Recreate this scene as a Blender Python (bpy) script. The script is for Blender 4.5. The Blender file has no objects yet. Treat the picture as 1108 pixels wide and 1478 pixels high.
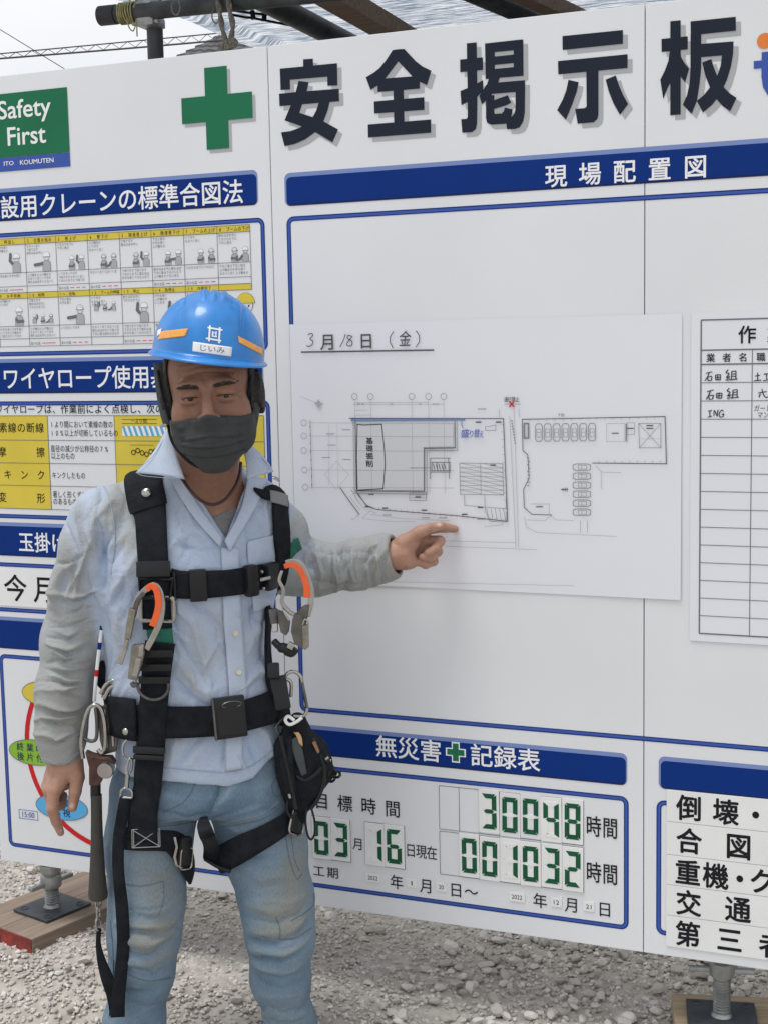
import bpy, bmesh, math, random
import numpy as np
from mathutils import Vector, Matrix
from mathutils.bvhtree import BVHTree
rad = math.radians
random.seed(7); rng = np.random.default_rng(7)
S = bpy.context.scene
COL = S.collection

# ------------------------------------------------------------------ camera
CAM = np.array([1.29637566, -2.60974134, 1.35109849])
CR = np.array([[0.92693145, 0.3747187, -0.01959545],
               [0.02499345, -0.11376343, -0.99319344],
               [-0.3743974, 0.92013248, -0.11481642]])      # rows: right, down, forward
FPX, PCX, PCY = 2012.0, 554.0, 739.0                         # focal length and centre for a 1108 x 1478 frame
cd = bpy.data.cameras.new('camera'); cam = bpy.data.objects.new('camera', cd); COL.objects.link(cam)
cd.sensor_fit = 'HORIZONTAL'; cd.sensor_width = 36.0; cd.lens = FPX / 1108 * 36.0
cd.clip_start = 0.05; cd.clip_end = 2000
mw = Matrix.Identity(4)
for i in range(3):
    mw[i][0] = CR[0][i]; mw[i][1] = -CR[1][i]; mw[i][2] = -CR[2][i]; mw[i][3] = CAM[i]
cam.matrix_world = mw
S.camera = cam

# ------------------------------------------------------------------ sky, sun, exposure
SUN_EL, SUN_AZ = rad(73), rad(222)      # azimuth measured clockwise from +Y
w = bpy.data.worlds.new('World'); S.world = w; w.use_nodes = True
nt = w.node_tree; nt.nodes.clear()
out = nt.nodes.new('ShaderNodeOutputWorld'); bg = nt.nodes.new('ShaderNodeBackground')
sky = nt.nodes.new('ShaderNodeTexSky'); sky.sky_type = 'NISHITA'; sky.sun_disc = False
sky.sun_elevation = SUN_EL; sky.sun_rotation = SUN_AZ; sky.air_density = 1.0; sky.dust_density = 2.0
tc = nt.nodes.new('ShaderNodeTexCoord'); mp = nt.nodes.new('ShaderNodeMapping'); mp.inputs['Scale'].default_value = (1.2, 1.2, 3.5)
nz = nt.nodes.new('ShaderNodeTexNoise'); nz.inputs['Scale'].default_value = 2.2; nz.inputs['Detail'].default_value = 5
rp = nt.nodes.new('ShaderNodeValToRGB')
rp.color_ramp.elements[0].position = 0.3; rp.color_ramp.elements[0].color = (6.6, 6.75, 7.0, 1)
rp.color_ramp.elements[1].position = 0.7; rp.color_ramp.elements[1].color = (8.6, 8.6, 8.65, 1)
mx = nt.nodes.new('ShaderNodeMix'); mx.data_type = 'RGBA'; mx.inputs[0].default_value = 0.9
L = nt.links.new
L(tc.outputs['Generated'], mp.inputs['Vector']); L(mp.outputs[0], nz.inputs['Vector']); L(nz.outputs[0], rp.inputs[0])
L(sky.outputs[0], mx.inputs[6]); L(rp.outputs[0], mx.inputs[7]); L(mx.outputs[2], bg.inputs[0])
bg.inputs[1].default_value = 0.108; L(bg.outputs[0], out.inputs[0])
sl = bpy.data.lights.new('sun', 'SUN'); sl.energy = 1.7; sl.angle = rad(24); sl.color = (1.0, 0.975, 0.94)
so = bpy.data.objects.new('sun', sl); COL.objects.link(so)
sd = Vector((math.sin(SUN_AZ) * math.cos(SUN_EL), math.cos(SUN_AZ) * math.cos(SUN_EL), math.sin(SUN_EL)))
so.rotation_euler = sd.to_track_quat('Z', 'Y').to_euler(); so.location = (0, -3, 8)
S.view_settings.view_transform = 'Standard'; S.view_settings.look = 'None'
S.view_settings.exposure = 0.25; S.view_settings.gamma = 1.0
S.cycles.max_bounces = 6; S.cycles.transparent_max_bounces = 8

# ------------------------------------------------------------------ pixel geometry of the measured frame
def ray(px, py):
    v = np.stack([(np.asarray(px, float) - PCX) / FPX, (np.asarray(py, float) - PCY) / FPX, np.ones_like(np.asarray(px, float))], -1)
    return v @ CR
def B(px, py, Y=0.0):
    d = ray(px, py); s = (Y - CAM[1]) / d[..., 1]
    return CAM + d * s[..., None] if d.ndim > 1 else CAM + d * s
def uz(px, py):
    p = B(px, py); return (float(p[0]), float(p[2]))
def bx(x0, y0, x1, y1):                       # pixel box on the board face -> (u0, z0, u1, z1)
    xm, ym = (x0 + x1) / 2, (y0 + y1) / 2
    return (uz(x0, ym)[0], uz(xm, y1)[1], uz(x1, ym)[0], uz(xm, y0)[1])

# ------------------------------------------------------------------ objects
BASE = {}
def finish(o, label=None, cat=None, group=None, kind=None):
    if label: o['label'] = label
    if cat: o['category'] = cat
    if group: o['group'] = group
    if kind: o['kind'] = kind
    return o
FRAME = None                                   # set to the person's matrix while building him and what he wears
def thing(name, label, cat, base, group=None):
    o = bpy.data.objects.new(name, None); COL.objects.link(o); o.empty_display_size = 0.05
    base = Vector(base)
    o.matrix_world = (FRAME @ Matrix.Translation(base)) if FRAME else Matrix.Translation(base)
    BASE[o.name] = base
    return finish(o, label, cat, group)
def link(name, me, mat, parent=None, smooth=True):
    o = bpy.data.objects.new(name, me); COL.objects.link(o)
    if mat is not None: me.materials.append(mat)
    if parent is not None:
        o.parent = parent
        o.location = -BASE.get(parent.name, Vector((0, 0, 0)))
    elif FRAME: o.matrix_world = FRAME
    if smooth and len(me.polygons): me.polygons.foreach_set('use_smooth', np.ones(len(me.polygons), bool))
    me.update()
    return o
def np_mesh(name, v, f):
    me = bpy.data.meshes.new(name)
    v = np.asarray(v, np.float32)
    if isinstance(f, np.ndarray):
        k = f.shape[1]; n = len(f)
        me.vertices.add(len(v)); me.vertices.foreach_set('co', v.ravel())
        me.loops.add(n * k); me.loops.foreach_set('vertex_index', f.astype(np.int32).ravel())
        me.polygons.add(n); me.polygons.foreach_set('loop_start', np.arange(0, n * k, k, dtype=np.int32))
        me.update(calc_edges=True)
    else:
        me.from_pydata(v.tolist(), [], f)
    me.validate(); me.update()
    return me
def obj(name, v, f, mat, parent=None, smooth=True):
    return link(name, np_mesh(name, v, f), mat, parent, smooth)
def attr(o, name, val):
    a = o.data.attributes.new(name, 'FLOAT', 'POINT'); a.data.foreach_set('value', np.asarray(val, np.float32))

# a mesh collector for solid shapes
class MB:
    def __init__(s): s.v = []; s.f = []
    def add(s, v, f):
        n = len(s.v); s.v += [tuple(map(float, p)) for p in v]; s.f += [tuple(i + n for i in q) for q in f]; return s
    def box(s, c, size, M=None, bev=0.0):
        bm = bmesh.new(); bmesh.ops.create_cube(bm, size=1)
        bmesh.ops.scale(bm, vec=Vector(size), verts=bm.verts)
        if bev: bmesh.ops.bevel(bm, geom=bm.edges[:], offset=bev, segments=2, profile=0.6, affect='EDGES')
        T = Matrix.Translation(Vector(c))
        if M is not None: T = M @ T
        s.add([T @ v.co for v in bm.verts], [[v.index for v in f.verts] for f in bm.faces] if not bm.verts.index_update() else [])
        bm.free(); return s
    def tube(s, pts, r, seg=10, closed=False, cap=True, flat=None):
        pts = [Vector(p) for p in pts]; n = len(pts)
        rs = r if hasattr(r, '__len__') else [r] * n
        rings = []; prev = None
        for i, p in enumerate(pts):
            a = pts[(i - 1) % n] if (closed or i > 0) else p; b = pts[(i + 1) % n] if (closed or i < n - 1) else p
            t = (b - a).normalized()
            if prev is None:
                u = t.orthogonal().normalized() if flat is None else (Vector(flat) - t * t.dot(Vector(flat))).normalized()
            else:
                u = (prev - t * t.dot(prev)).normalized()
            prev = u; w_ = t.cross(u)
            rings.append([p + (u * math.cos(k * 2 * math.pi / seg) + w_ * math.sin(k * 2 * math.pi / seg)) * rs[i] for k in range(seg)])
        v = [q for rg in rings for q in rg]; f = []
        for i in range(n if closed else n - 1):
            j = (i + 1) % n
            for k in range(seg):
                l = (k + 1) % seg
                f.append((i * seg + k, i * seg + l, j * seg + l, j * seg + k))
        if cap and not closed:
            f.append(tuple(range(seg))[::-1]); f.append(tuple((n - 1) * seg + k for k in range(seg)))
        return s.add(v, f)
    def lathe(s, prof, M=None, seg=24):        # profile of (radius, height) about Z
        v = []; f = []; n = len(prof)
        for r, h in prof:
            for k in range(seg):
                a = 2 * math.pi * k / seg; p = Vector((r * math.cos(a), r * math.sin(a), h)); v.append(M @ p if M is not None else p)
        for i in range(n - 1):
            for k in range(seg):
                l = (k + 1) % seg; f.append((i * seg + k, i * seg + l, (i + 1) * seg + l, (i + 1) * seg + k))
        f.append(tuple(range(seg))[::-1]); f.append(tuple((n - 1) * seg + k for k in range(seg)))
        return s.add(v, f)
    def prism(s, poly, t, M):                  # polygon in the XY of M, extruded 0..t along Z
        n = len(poly); v = [M @ Vector((x, y, 0)) for x, y in poly] + [M @ Vector((x, y, t)) for x, y in poly]
        f = [tuple(range(n))[::-1], tuple(range(n, 2 * n))] + [(i, (i + 1) % n, n + (i + 1) % n, n + i) for i in range(n)]
        return s.add(v, f)
    def build(s, name, mat, parent=None, smooth=False, auto=True):
        o = link(name, np_mesh(name, s.v, s.f), mat, parent, smooth)
        if smooth and auto:
            try: o.data.set_sharp_from_angle(angle=rad(40))
            except Exception: pass
        return o
def smooth_pts(pts, n=8, closed=False):        # Catmull-Rom
    P_ = [np.array(p, float) for p in pts]; out_ = []
    m = len(P_)
    for i in range(m if closed else m - 1):
        p0 = P_[(i - 1) % m] if (closed or i > 0) else 2 * P_[0] - P_[1]
        p1, p2 = P_[i], P_[(i + 1) % m]
        p3 = P_[(i + 2) % m] if (closed or i < m - 2) else 2 * P_[-1] - P_[-2]
        for k in range(n):
            t = k / n
            out_.append(.5 * ((2 * p1) + (-p0 + p2) * t + (2 * p0 - 5 * p1 + 4 * p2 - p3) * t * t + (-p0 + 3 * p1 - 3 * p2 + p3) * t ** 3))
    if not closed: out_.append(P_[-1])
    return out_

# ------------------------------------------------------------------ materials
def mat(name, col, rough=.6, metal=0.0, noise=0.0, nscale=8.0, bump=0.0, bscale=60.0, spec=.5, col2=None, sheen=0.0, coat=0.0, alpha=None):
    m = bpy.data.materials.new(name); m.use_nodes = True
    n = m.node_tree.nodes; l = m.node_tree.links; b = n['Principled BSDF']
    b.inputs['Base Color'].default_value = (*col, 1); b.inputs['Roughness'].default_value = rough
    b.inputs['Metallic'].default_value = metal; b.inputs['Specular IOR Level'].default_value = spec
    if coat: b.inputs['Coat Weight'].default_value = coat; b.inputs['Coat Roughness'].default_value = .1
    if sheen: b.inputs['Sheen Weight'].default_value = sheen
    t = n.new('ShaderNodeTexCoord')
    if noise or col2:
        z = n.new('ShaderNodeTexNoise'); z.inputs['Scale'].default_value = nscale; z.inputs['Detail'].default_value = 6
        l.new(t.outputs['Object'], z.inputs['Vector'])
        r = n.new('ShaderNodeValToRGB'); r.color_ramp.elements[0].position = .32; r.color_ramp.elements[1].position = .68
        c2 = col2 if col2 else tuple(min(1, c * (1 + noise)) for c in col)
        c1 = col if col2 else tuple(c * (1 - noise) for c in col)
        r.color_ramp.elements[0].color = (*c1, 1); r.color_ramp.elements[1].color = (*c2, 1)
        l.new(z.outputs[0], r.inputs[0]); l.new(r.outputs[0], b.inputs['Base Color'])
        q = n.new('ShaderNodeMapRange'); q.inputs[3].default_value = max(0, rough - .08); q.inputs[4].default_value = min(1, rough + .08)
        l.new(z.outputs[0], q.inputs[0]); l.new(q.outputs[0], b.inputs['Roughness'])
    if bump:
        z2 = n.new('ShaderNodeTexNoise'); z2.inputs['Scale'].default_value = bscale; z2.inputs['Detail'].default_value = 4
        l.new(t.outputs['Object'], z2.inputs['Vector'])
        bp = n.new('ShaderNodeBump'); bp.inputs['Strength'].default_value = bump; bp.inputs['Distance'].default_value = .004
        l.new(z2.outputs[0], bp.inputs['Height']); l.new(bp.outputs[0], b.inputs['Normal'])
    return m
def attr_mat(name, stops, rough=.85, bump=.3, bscale=120, attrname='dirt_tone', spec=.3, mottle=.12, mscale=35, sss=0.0, crumple=0.0, grain=0.0):
    """colour picked along a ramp by a painted per-vertex value (dirt, stone tone, skin tone with shade), mottled by noise"""
    m = bpy.data.materials.new(name); m.use_nodes = True
    n = m.node_tree.nodes; l = m.node_tree.links; b = n['Principled BSDF']
    b.inputs['Roughness'].default_value = rough; b.inputs['Specular IOR Level'].default_value = spec
    a = n.new('ShaderNodeAttribute'); a.attribute_name = attrname
    t = n.new('ShaderNodeTexCoord')
    z = n.new('ShaderNodeTexNoise'); z.inputs['Scale'].default_value = mscale; z.inputs['Detail'].default_value = 7
    l.new(t.outputs['Object'], z.inputs['Vector'])
    s1 = n.new('ShaderNodeMath'); s1.operation = 'SUBTRACT'; s1.inputs[1].default_value = .5; l.new(z.outputs[0], s1.inputs[0])
    s2 = n.new('ShaderNodeMath'); s2.operation = 'MULTIPLY_ADD'; s2.inputs[1].default_value = mottle * 4; l.new(s1.outputs[0], s2.inputs[0]); l.new(a.outputs['Fac'], s2.inputs[2])
    r = n.new('ShaderNodeValToRGB')
    while len(r.color_ramp.elements) < len(stops): r.color_ramp.elements.new(.5)
    for e, (p, c) in zip(r.color_ramp.elements, stops): e.position = p; e.color = (*c, 1)
    l.new(s2.outputs[0], r.inputs[0]); l.new(r.outputs[0], b.inputs['Base Color'])
    if sss:
        b.inputs['Subsurface Weight'].default_value = sss; b.inputs['Subsurface Radius'].default_value = (.012, .005, .003); b.inputs['Subsurface Scale'].default_value = .5
    if bump:
        z2 = n.new('ShaderNodeTexNoise'); z2.inputs['Scale'].default_value = bscale; z2.inputs['Detail'].default_value = 5
        l.new(t.outputs['Object'], z2.inputs['Vector'])
        bp = n.new('ShaderNodeBump'); bp.inputs['Strength'].default_value = bump; bp.inputs['Distance'].default_value = .003
        l.new(z2.outputs[0], bp.inputs['Height']); last = bp
        if crumple:
            for sc_, st_, ds in ((30, .55, .006), (75, .45, .003)):
                z3 = n.new('ShaderNodeTexNoise'); z3.noise_type = 'RIDGED_MULTIFRACTAL'; z3.inputs['Scale'].default_value = sc_; z3.inputs['Detail'].default_value = 2; z3.inputs['Distortion'].default_value = .8
                l.new(t.outputs['Object'], z3.inputs['Vector']); b3 = n.new('ShaderNodeBump'); b3.inputs['Strength'].default_value = st_ * crumple; b3.inputs['Distance'].default_value = ds
                l.new(z3.outputs[0], b3.inputs['Height']); l.new(last.outputs[0], b3.inputs['Normal']); last = b3
        l.new(last.outputs[0], b.inputs['Normal'])
    if grain:
        mp2 = n.new('ShaderNodeMapping'); mp2.inputs['Scale'].default_value = (700, 700, 160); l.new(t.outputs['Object'], mp2.inputs[0])
        z4 = n.new('ShaderNodeTexNoise'); z4.inputs['Scale'].default_value = 1.0; z4.inputs['Detail'].default_value = 2; l.new(mp2.outputs[0], z4.inputs['Vector'])
        s4 = n.new('ShaderNodeMapRange'); s4.inputs[1].default_value = .3; s4.inputs[2].default_value = .7; s4.inputs[3].default_value = 1 - grain; s4.inputs[4].default_value = 1 + grain; l.new(z4.outputs[0], s4.inputs[0])
        mm = n.new('ShaderNodeMix'); mm.data_type = 'RGBA'; mm.blend_type = 'MULTIPLY'; mm.inputs[0].default_value = 1; l.new(r.outputs[0], mm.inputs[6]); l.new(s4.outputs[0], mm.inputs[7]); l.new(mm.outputs[2], b.inputs['Base Color'])
    return m
M_white = mat('board_white', (.715, .735, .765), .4, spec=.3, noise=.035, nscale=2.2, bump=.03, bscale=9)
M_paper = mat('paper', (.715, .735, .79), .7, noise=.015, nscale=4, bump=.06, bscale=9)
M_magnet = mat('magnet_white', (.765, .78, .785), .5, noise=.03, nscale=9)
M_blue = mat('print_blue', (.0035, .030, .19), .55, spec=.10, noise=.06, nscale=5)
M_blue_l = mat('print_blue_light', (.19, .26, .52), .55, spec=.15)
M_blue_m = mat('print_blue_mid', (.05, .10, .38), .55, spec=.15)
M_blue_d = mat('print_blue_dark', (.012, .02, .09), .55, spec=.15)
M_navy = mat('print_navy', (.014, .019, .034), .55, spec=.15, noise=.1, nscale=8)
M_black = mat('print_black', (.012, .012, .016), .55, spec=.15)
M_grey = mat('print_grey', (.40, .41, .43), .55, spec=.15)
M_green = mat('print_green', (.016, .155, .075), .55, spec=.15, noise=.05, nscale=6)
M_seg = mat('segment_green', (.012, .095, .045), .55, spec=.15, noise=.08, nscale=30)
M_wtext = mat('print_white', (.82, .83, .85), .55, spec=.15)
M_yellow = mat('print_yellow', (.66, .53, .07), .55, spec=.15, noise=.05, nscale=10)
M_red = mat('print_red', (.55, .02, .025), .55, spec=.15)
M_lime = mat('print_lime', (.24, .46, .045), .55, spec=.15)
M_cyan = mat('print_cyan', (.10, .40, .72), .55, spec=.15)
M_pen = mat('ink_black', (.03, .03, .04), .6)
M_line = mat('ink_line', (.13, .135, .15), .6)
M_lineL = mat('ink_line_light', (.38, .39, .41), .6)
M_fill = mat('ink_grey_fill', (.585, .60, .63), .6)
M_pen2 = mat('plot_ink', (.07, .072, .08), .6); M_line2 = mat('plot_ink_fine', (.20, .205, .22), .6)
M_pblue = mat('ink_blue', (.04, .09, .45), .6)
M_lblue = mat('ink_blue_line', (.16, .26, .48), .6)
M_orange = mat('print_orange', (.72, .22, .05), .55, spec=.15)
M_steel = mat('galvanised_steel', (.34, .35, .35), .45, .75, noise=.25, nscale=25, bump=.1, bscale=80)
M_pipe = mat('scaffold_pipe', (.062, .068, .074), .58, .4, noise=.45, nscale=12, bump=.15, bscale=60)
M_plate = mat('jack_plate', (.055, .065, .075), .6, .4, noise=.35, nscale=20, bump=.2, bscale=70)
M_wood = mat('timber', (.15, .10, .065), .8, noise=.35, nscale=9, bump=.3, bscale=40)
# ------------------------------------------------------------------ flat printing on the board face
class Flat:
    def __init__(s, y=-.0006): s.v = []; s.f = []; s.y = y; s.k = 0
    def poly(s, pts, dy=0.0):
        n = len(s.v); s.v += [(u, s.y + dy, z) for u, z in pts]; s.f.append(tuple(range(n, n + len(pts)))); return s
    def rect(s, u0, z0, u1, z1, dy=0.0): return s.poly([(u0, z0), (u1, z0), (u1, z1), (u0, z1)], dy)
    def ring(s, A, Bp, dy=0.0):
        n = len(s.v); m = len(A); s.v += [(u, s.y + dy, z) for u, z in A] + [(u, s.y + dy, z) for u, z in Bp]
        for i in range(m): j = (i + 1) % m; s.f.append((n + i, n + j, n + m + j, n + m + i))
        return s
    def stroke(s, pts, w_, closed=False):
        pts = [np.array(p, float) for p in pts]; n = len(pts); Lf = []; Rt = []
        if n < 2: return s
        s.k += 1; dy = -(s.k % 40) * 4e-6
        for i in range(n):
            a = pts[(i - 1) % n] if (closed or i > 0) else pts[i]; b = pts[(i + 1) % n] if (closed or i < n - 1) else pts[i]
            d1 = pts[i] - a; d2 = b - pts[i]
            l1, l2 = np.linalg.norm(d1), np.linalg.norm(d2)
            d1 = d1 / l1 if l1 > 0 else d2 / l2; d2 = d2 / l2 if l2 > 0 else d1
            t = d1 + d2; lt = np.linalg.norm(t); t = t / lt if lt > 1e-6 else d1
            nn = np.array([-t[1], t[0]]); c = max(.5, abs(np.dot(nn, [-d1[1], d1[0]])))
            Lf.append(pts[i] + nn * w_ / 2 / c); Rt.append(pts[i] - nn * w_ / 2 / c)
        m = len(s.v); s.v += [(p[0], s.y + dy, p[1]) for p in Lf] + [(p[0], s.y + dy, p[1]) for p in Rt]
        for i in range(n if closed else n - 1):
            j = (i + 1) % n; s.f.append((m + i, m + n + i, m + n + j, m + j))
        return s
    def line(s, a, b, w_): return s.stroke([a, b], w_)
    def frame(s, u0, z0, u1, z1, w_): return s.stroke([(u0, z0), (u1, z0), (u1, z1), (u0, z1)], w_, True)
    def circle(s, u, z, r, w_=None, n=24, rz=None):
        rz = rz or r
        P_ = [(u + r * math.cos(2 * math.pi * i / n), z + rz * math.sin(2 * math.pi * i / n)) for i in range(n)]
        return s.poly(P_) if w_ is None else s.stroke(P_, w_, True)
    def build(s, name, m, parent=None): 
        o = obj(name, s.v, s.f, m, parent, False)
        return o
def rr(u0, z0, u1, z1, r, n=6):
    P_ = []
    for cx, cz, a0 in ((u1 - r, z0 + r, -90), (u1 - r, z1 - r, 0), (u0 + r, z1 - r, 90), (u0 + r, z0 + r, 180)):
        for i in range(n + 1):
            a = rad(a0 + 90 * i / n); P_.append((cx + r * math.cos(a), cz + r * math.sin(a)))
    return P_
_tc = {}
def glyphs(body, bold=0.0, square=False):
    """outline of a word as (x, depth, y) triples; a bold word is the outline laid over itself with small shifts"""
    key = (body, bold, square)
    if key not in _tc:
        c = bpy.data.curves.new('t', 'FONT'); c.body = body; c.offset = min(bold, 0.0); c.resolution_u = 4
        o = bpy.data.objects.new('t', c); COL.objects.link(o); bpy.context.view_layer.update()
        me = bpy.data.meshes.new_from_object(o.evaluated_get(bpy.context.evaluated_depsgraph_get()))
        v = np.array([q.co for q in me.vertices]) if len(me.vertices) else np.zeros((0, 3)); f = [tuple(p.vertices) for p in me.polygons]
        bpy.data.objects.remove(o); bpy.data.curves.remove(c); bpy.data.meshes.remove(me)
        v = v[:, :2]
        if bold > 0 and len(v):
            sh = [(0, 0)] + [(math.cos(a), math.sin(a)) for a in np.arange(8) * math.pi / 4]
            if square: sh = [(0, 0)] + [(max(-1, min(1, 1.5 * p)), max(-1, min(1, 1.5 * q))) for p, q in sh[1:]]
            vv, ff = [], []
            for k, (p, q) in enumerate(sh):
                ff += [tuple(i + k * len(v) for i in t) for t in f]
                vv.append(np.stack([v[:, 0] + p * bold, np.full(len(v), -k * 1.2e-5), v[:, 1] + q * bold], 1))
            v, f = np.concatenate(vv), ff
        else: v = np.stack([v[:, 0], np.zeros(len(v)), v[:, 1]], 1)
        _tc[key] = (v, f)
    return _tc[key]
def put(F, u, d, z, f):
    n = len(F.v); F.v += list(zip(u.tolist(), (F.y + d).tolist(), z.tolist())); F.f += [tuple(i + n for i in q) for q in f]
def text(F, body, box, bold=0.0, shear=0.0, square=False):           # fitted to its box
    v, f = glyphs(body, bold, square)
    if not len(v): return
    lo, hi = v.min(0), v.max(0); tx = (v[:, 0] - lo[0]) / max(hi[0] - lo[0], 1e-6); tz_ = (v[:, 2] - lo[2]) / max(hi[2] - lo[2], 1e-6)
    u0, z0, u1, z1 = box
    put(F, u0 + tx * (u1 - u0) + shear * tz_ * (z1 - z0), v[:, 1], z0 + tz_ * (z1 - z0), f)
def row(F, body, u0, u1, z0, z1, cw=None, bold=0.0):           # one em cell per character
    n = len(body); p = (u1 - u0) / n; h = z1 - z0; cw = cw or min(p, h)
    for i, ch in enumerate(body):
        if ch in ' \u3000': continue
        v, f = glyphs(ch, bold); c = u0 + p * (i + .5)
        half = ch.isascii()
        x = v[:, 0] - (v[:, 0].min() + v[:, 0].max()) / 2 if half else v[:, 0] - .5
        put(F, c + x * cw, v[:, 1], z0 + (v[:, 2] + .09) * h, f)

ZB, ZT = 0.168, 1.968
board = thing('safety_notice_board', 'large white construction site safety notice board of three panels with blue header bars', 'notice board', (0.38, 0, ZB))
ctr = 0
for i in range(3):
    u0 = (i - 1) * .765
    m = MB(); m.box((u0 + .3825, .009, (ZB + ZT) / 2), (.7632, .018, 1.8), bev=.0012); m.build('panel', M_white, board)
for zz in (.40, 1.05, 1.72):
    m = MB(); m.tube([(-.78, .06, zz), (1.55, .06, zz)], .0243, 12); m.build('back_rail', M_steel, board, True)

def header(u0, z0, u1, z1, words=(), r=.012):
    """printed header bar: light bevel along the top and left, dark line below, white words"""
    F = Flat(-.0005); F.poly(rr(u0, z0, u1, z1, r)); h = F.build('header_bar', M_blue_l, board)
    F = Flat(-.0007); F.poly(rr(u0 + .004, z0, u1 - .0025, z1 - .0085, r - .002)); F.build('bar_edge', M_blue_d, h)
    F = Flat(-.0009); F.poly(rr(u0 + .0045, z0 + .0035, u1 - .003, z1 - .0085, r - .002)); F.build('bar_face', M_blue, h)
    for b, body, bold in words:
        F = Flat(-.0012); row(F, body, *b, bold=bold); F.build('lettering', M_wtext, h)
    return h
def border(u0, z0, u1, z1, r=.016):
    F = Flat(-.0005); F.ring(rr(u0, z0, u1, z1, r), rr(u0 + .0025, z0 + .0025, u1 - .0025, z1 - .0025, r - .002)); b = F.build('frame_line', M_blue, board)
    F = Flat(-.0006); F.ring(rr(u0 + .0024, z0 + .0024, u1 - .0024, z1 - .0024, r - .0025), rr(u0 + .0075, z0 + .0075, u1 - .0075, z1 - .0075, r - .007)); F.build('frame_highlight', M_blue_m, b)
    F = Flat(-.0005); F.ring(rr(u0 + .0075, z0 + .0075, u1 - .0075, z1 - .0075, r - .007), rr(u0 + .0095, z0 + .0095, u1 - .0095, z1 - .0095, r - .009)); F.build('frame_inner_line', M_blue, b)
    return b
# --- title
def tr(sc, x0, y0, pieces): return [[uz(x0 + x / sc, y0 + y / sc) for x, y in p] for p in pieces]
TITLE = {'安': (9.855, 395, 70, [
 [(92,283),(425,252),(425,150),(562,140),(565,238),(905,205),(910,520),(770,525),(768,395),(235,440),(238,578),(103,585)],
 [(82,640),(310,617),(490,602),(930,568),(935,745),(88,815)],
 [(360,458),(500,475),(470,620),(405,800),(368,912),(560,972),(712,1032),(920,1148),(840,1330),(595,1185),(410,1105),(160,1018),(250,800),(320,610)],
 [(645,770),(800,755),(770,880),(712,1032),(595,1185),(450,1290),(300,1355),(160,1385),(110,1190),(250,1170),(370,1125),(480,1060),(565,965),(610,880)]]),
 '全': (9.233, 520, 60, [
 [(78,472),(180,412),(260,350),(340,250),(430,110),(507,98),(507,255),(330,490),(232,580),(140,640)],
 [(503,98),(585,95),(660,180),(740,262),(830,330),(943,385),(885,575),(790,530),(695,462),(503,257)],
 [(232,560),(330,488),(695,460),(790,530),(790,622),(235,668)], [(440,640),(575,630),(585,1080),(450,1090)],
 [(185,795),(848,738),(852,905),(190,955)], [(105,1102),(938,1035),(940,1210),(108,1275)]]),
 '掲': (9.233, 655, 45, [
 [(170,158),(300,145),(305,500),(310,860),(305,1220),(290,1300),(240,1340),(110,1350),(95,1170),(170,1165),(182,1140),(180,700),(172,400)],
 [(80,375),(382,345),(385,512),(82,542)], [(85,795),(180,755),(310,690),(385,650),(388,790),(310,865),(180,940),(98,980)],
 [(412,160),(542,146),(542,622),(420,635)], [(793,118),(920,105),(925,590),(795,601)], [(540,146),(797,118),(797,250),(540,275)],
 [(540,335),(798,308),(797,420),(540,445)], [(540,500),(798,475),(797,601),(540,622)],
 [(475,600),(612,600),(585,690),(490,860),(372,970),(335,860),(400,760),(440,700)], [(470,690),(945,650),(945,795),(820,805),(510,832)],
 [(820,790),(945,785),(942,1080),(920,1200),(875,1275),(810,1300),(705,1302),(690,1170),(765,1140),(800,1100),(818,1040)],
 [(425,850),(535,850),(535,1080),(545,1100),(640,1092),(665,1060),(675,1015),(780,1040),(760,1160),(725,1215),(680,1230),(490,1242),(440,1215),(425,1150)],
 [(530,917),(715,850),(762,948),(690,985),(530,1034)]]),
 '示': (8.864, 795, 35, [
 [(145,148),(918,70),(918,245),(148,325)], [(88,468),(978,380),(978,555),(92,637)],
 [(450,560),(605,560),(605,1150),(590,1210),(545,1250),(340,1268),(308,1080),(430,1070),(455,1050)],
 [(222,708),(352,738),(330,850),(270,1020),(188,1218),(78,1095),(150,960),(195,840)], [(698,705),(828,652),(865,770),(920,900),(985,1018),(882,1155),(800,1010),(740,860)]]),
 '板': (8.523, 945, 15, [
 [(188,130),(315,118),(315,1275),(188,1287)], [(80,348),(402,315),(402,475),(82,508)],
 [(190,490),(192,880),(150,960),(102,1085),(65,850),(120,740),(165,620),(182,500)], [(308,480),(320,570),(360,640),(420,715),(370,880),(308,800)],
 [(438,132),(992,75),(995,245),(440,302)], [(438,280),(568,280),(568,700),(548,900),(515,1110),(450,1270),(342,1155),(395,1040),(425,900),(436,700)],
 [(560,410),(965,378),(963,470),(958,545),(830,550),(560,572)],
 [(825,540),(960,530),(935,680),(885,850),(820,990),(760,1085),(700,1160),(590,1252),(515,1110),(600,1040),(680,940),(770,790),(808,680)],
 [(582,638),(692,595),(720,690),(760,790),(850,945),(920,1020),(1003,1072),(925,1235),(840,1180),(755,1085),(680,950),(620,800)]])}
for ch, (sc_, x0_, y0_, pcs) in TITLE.items():
    P_ = tr(sc_, x0_, y0_, pcs)
    F = Flat(-.0012)
    for k, p in enumerate(P_): F.poly(p, -k * 1.5e-5)
    t = F.build('title_letter', M_navy, board)
    F = Flat(-.0005)
    for k, p in enumerate(P_): F.poly([(u + .0088, z - .0088) for u, z in p], -k * 1.5e-5)
    F.build('letter_backing', M_grey, t)
def cross_poly(cx, cz, s, w_):
    return [(cx - w_, cz - s), (cx + w_, cz - s), (cx + w_, cz - w_), (cx + s, cz - w_), (cx + s, cz + w_), (cx + w_, cz + w_), (cx + w_, cz + s), (cx - w_, cz + s), (cx - w_, cz + w_), (cx - s, cz + w_), (cx - s, cz - w_), (cx - w_, cz - w_)]
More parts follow.
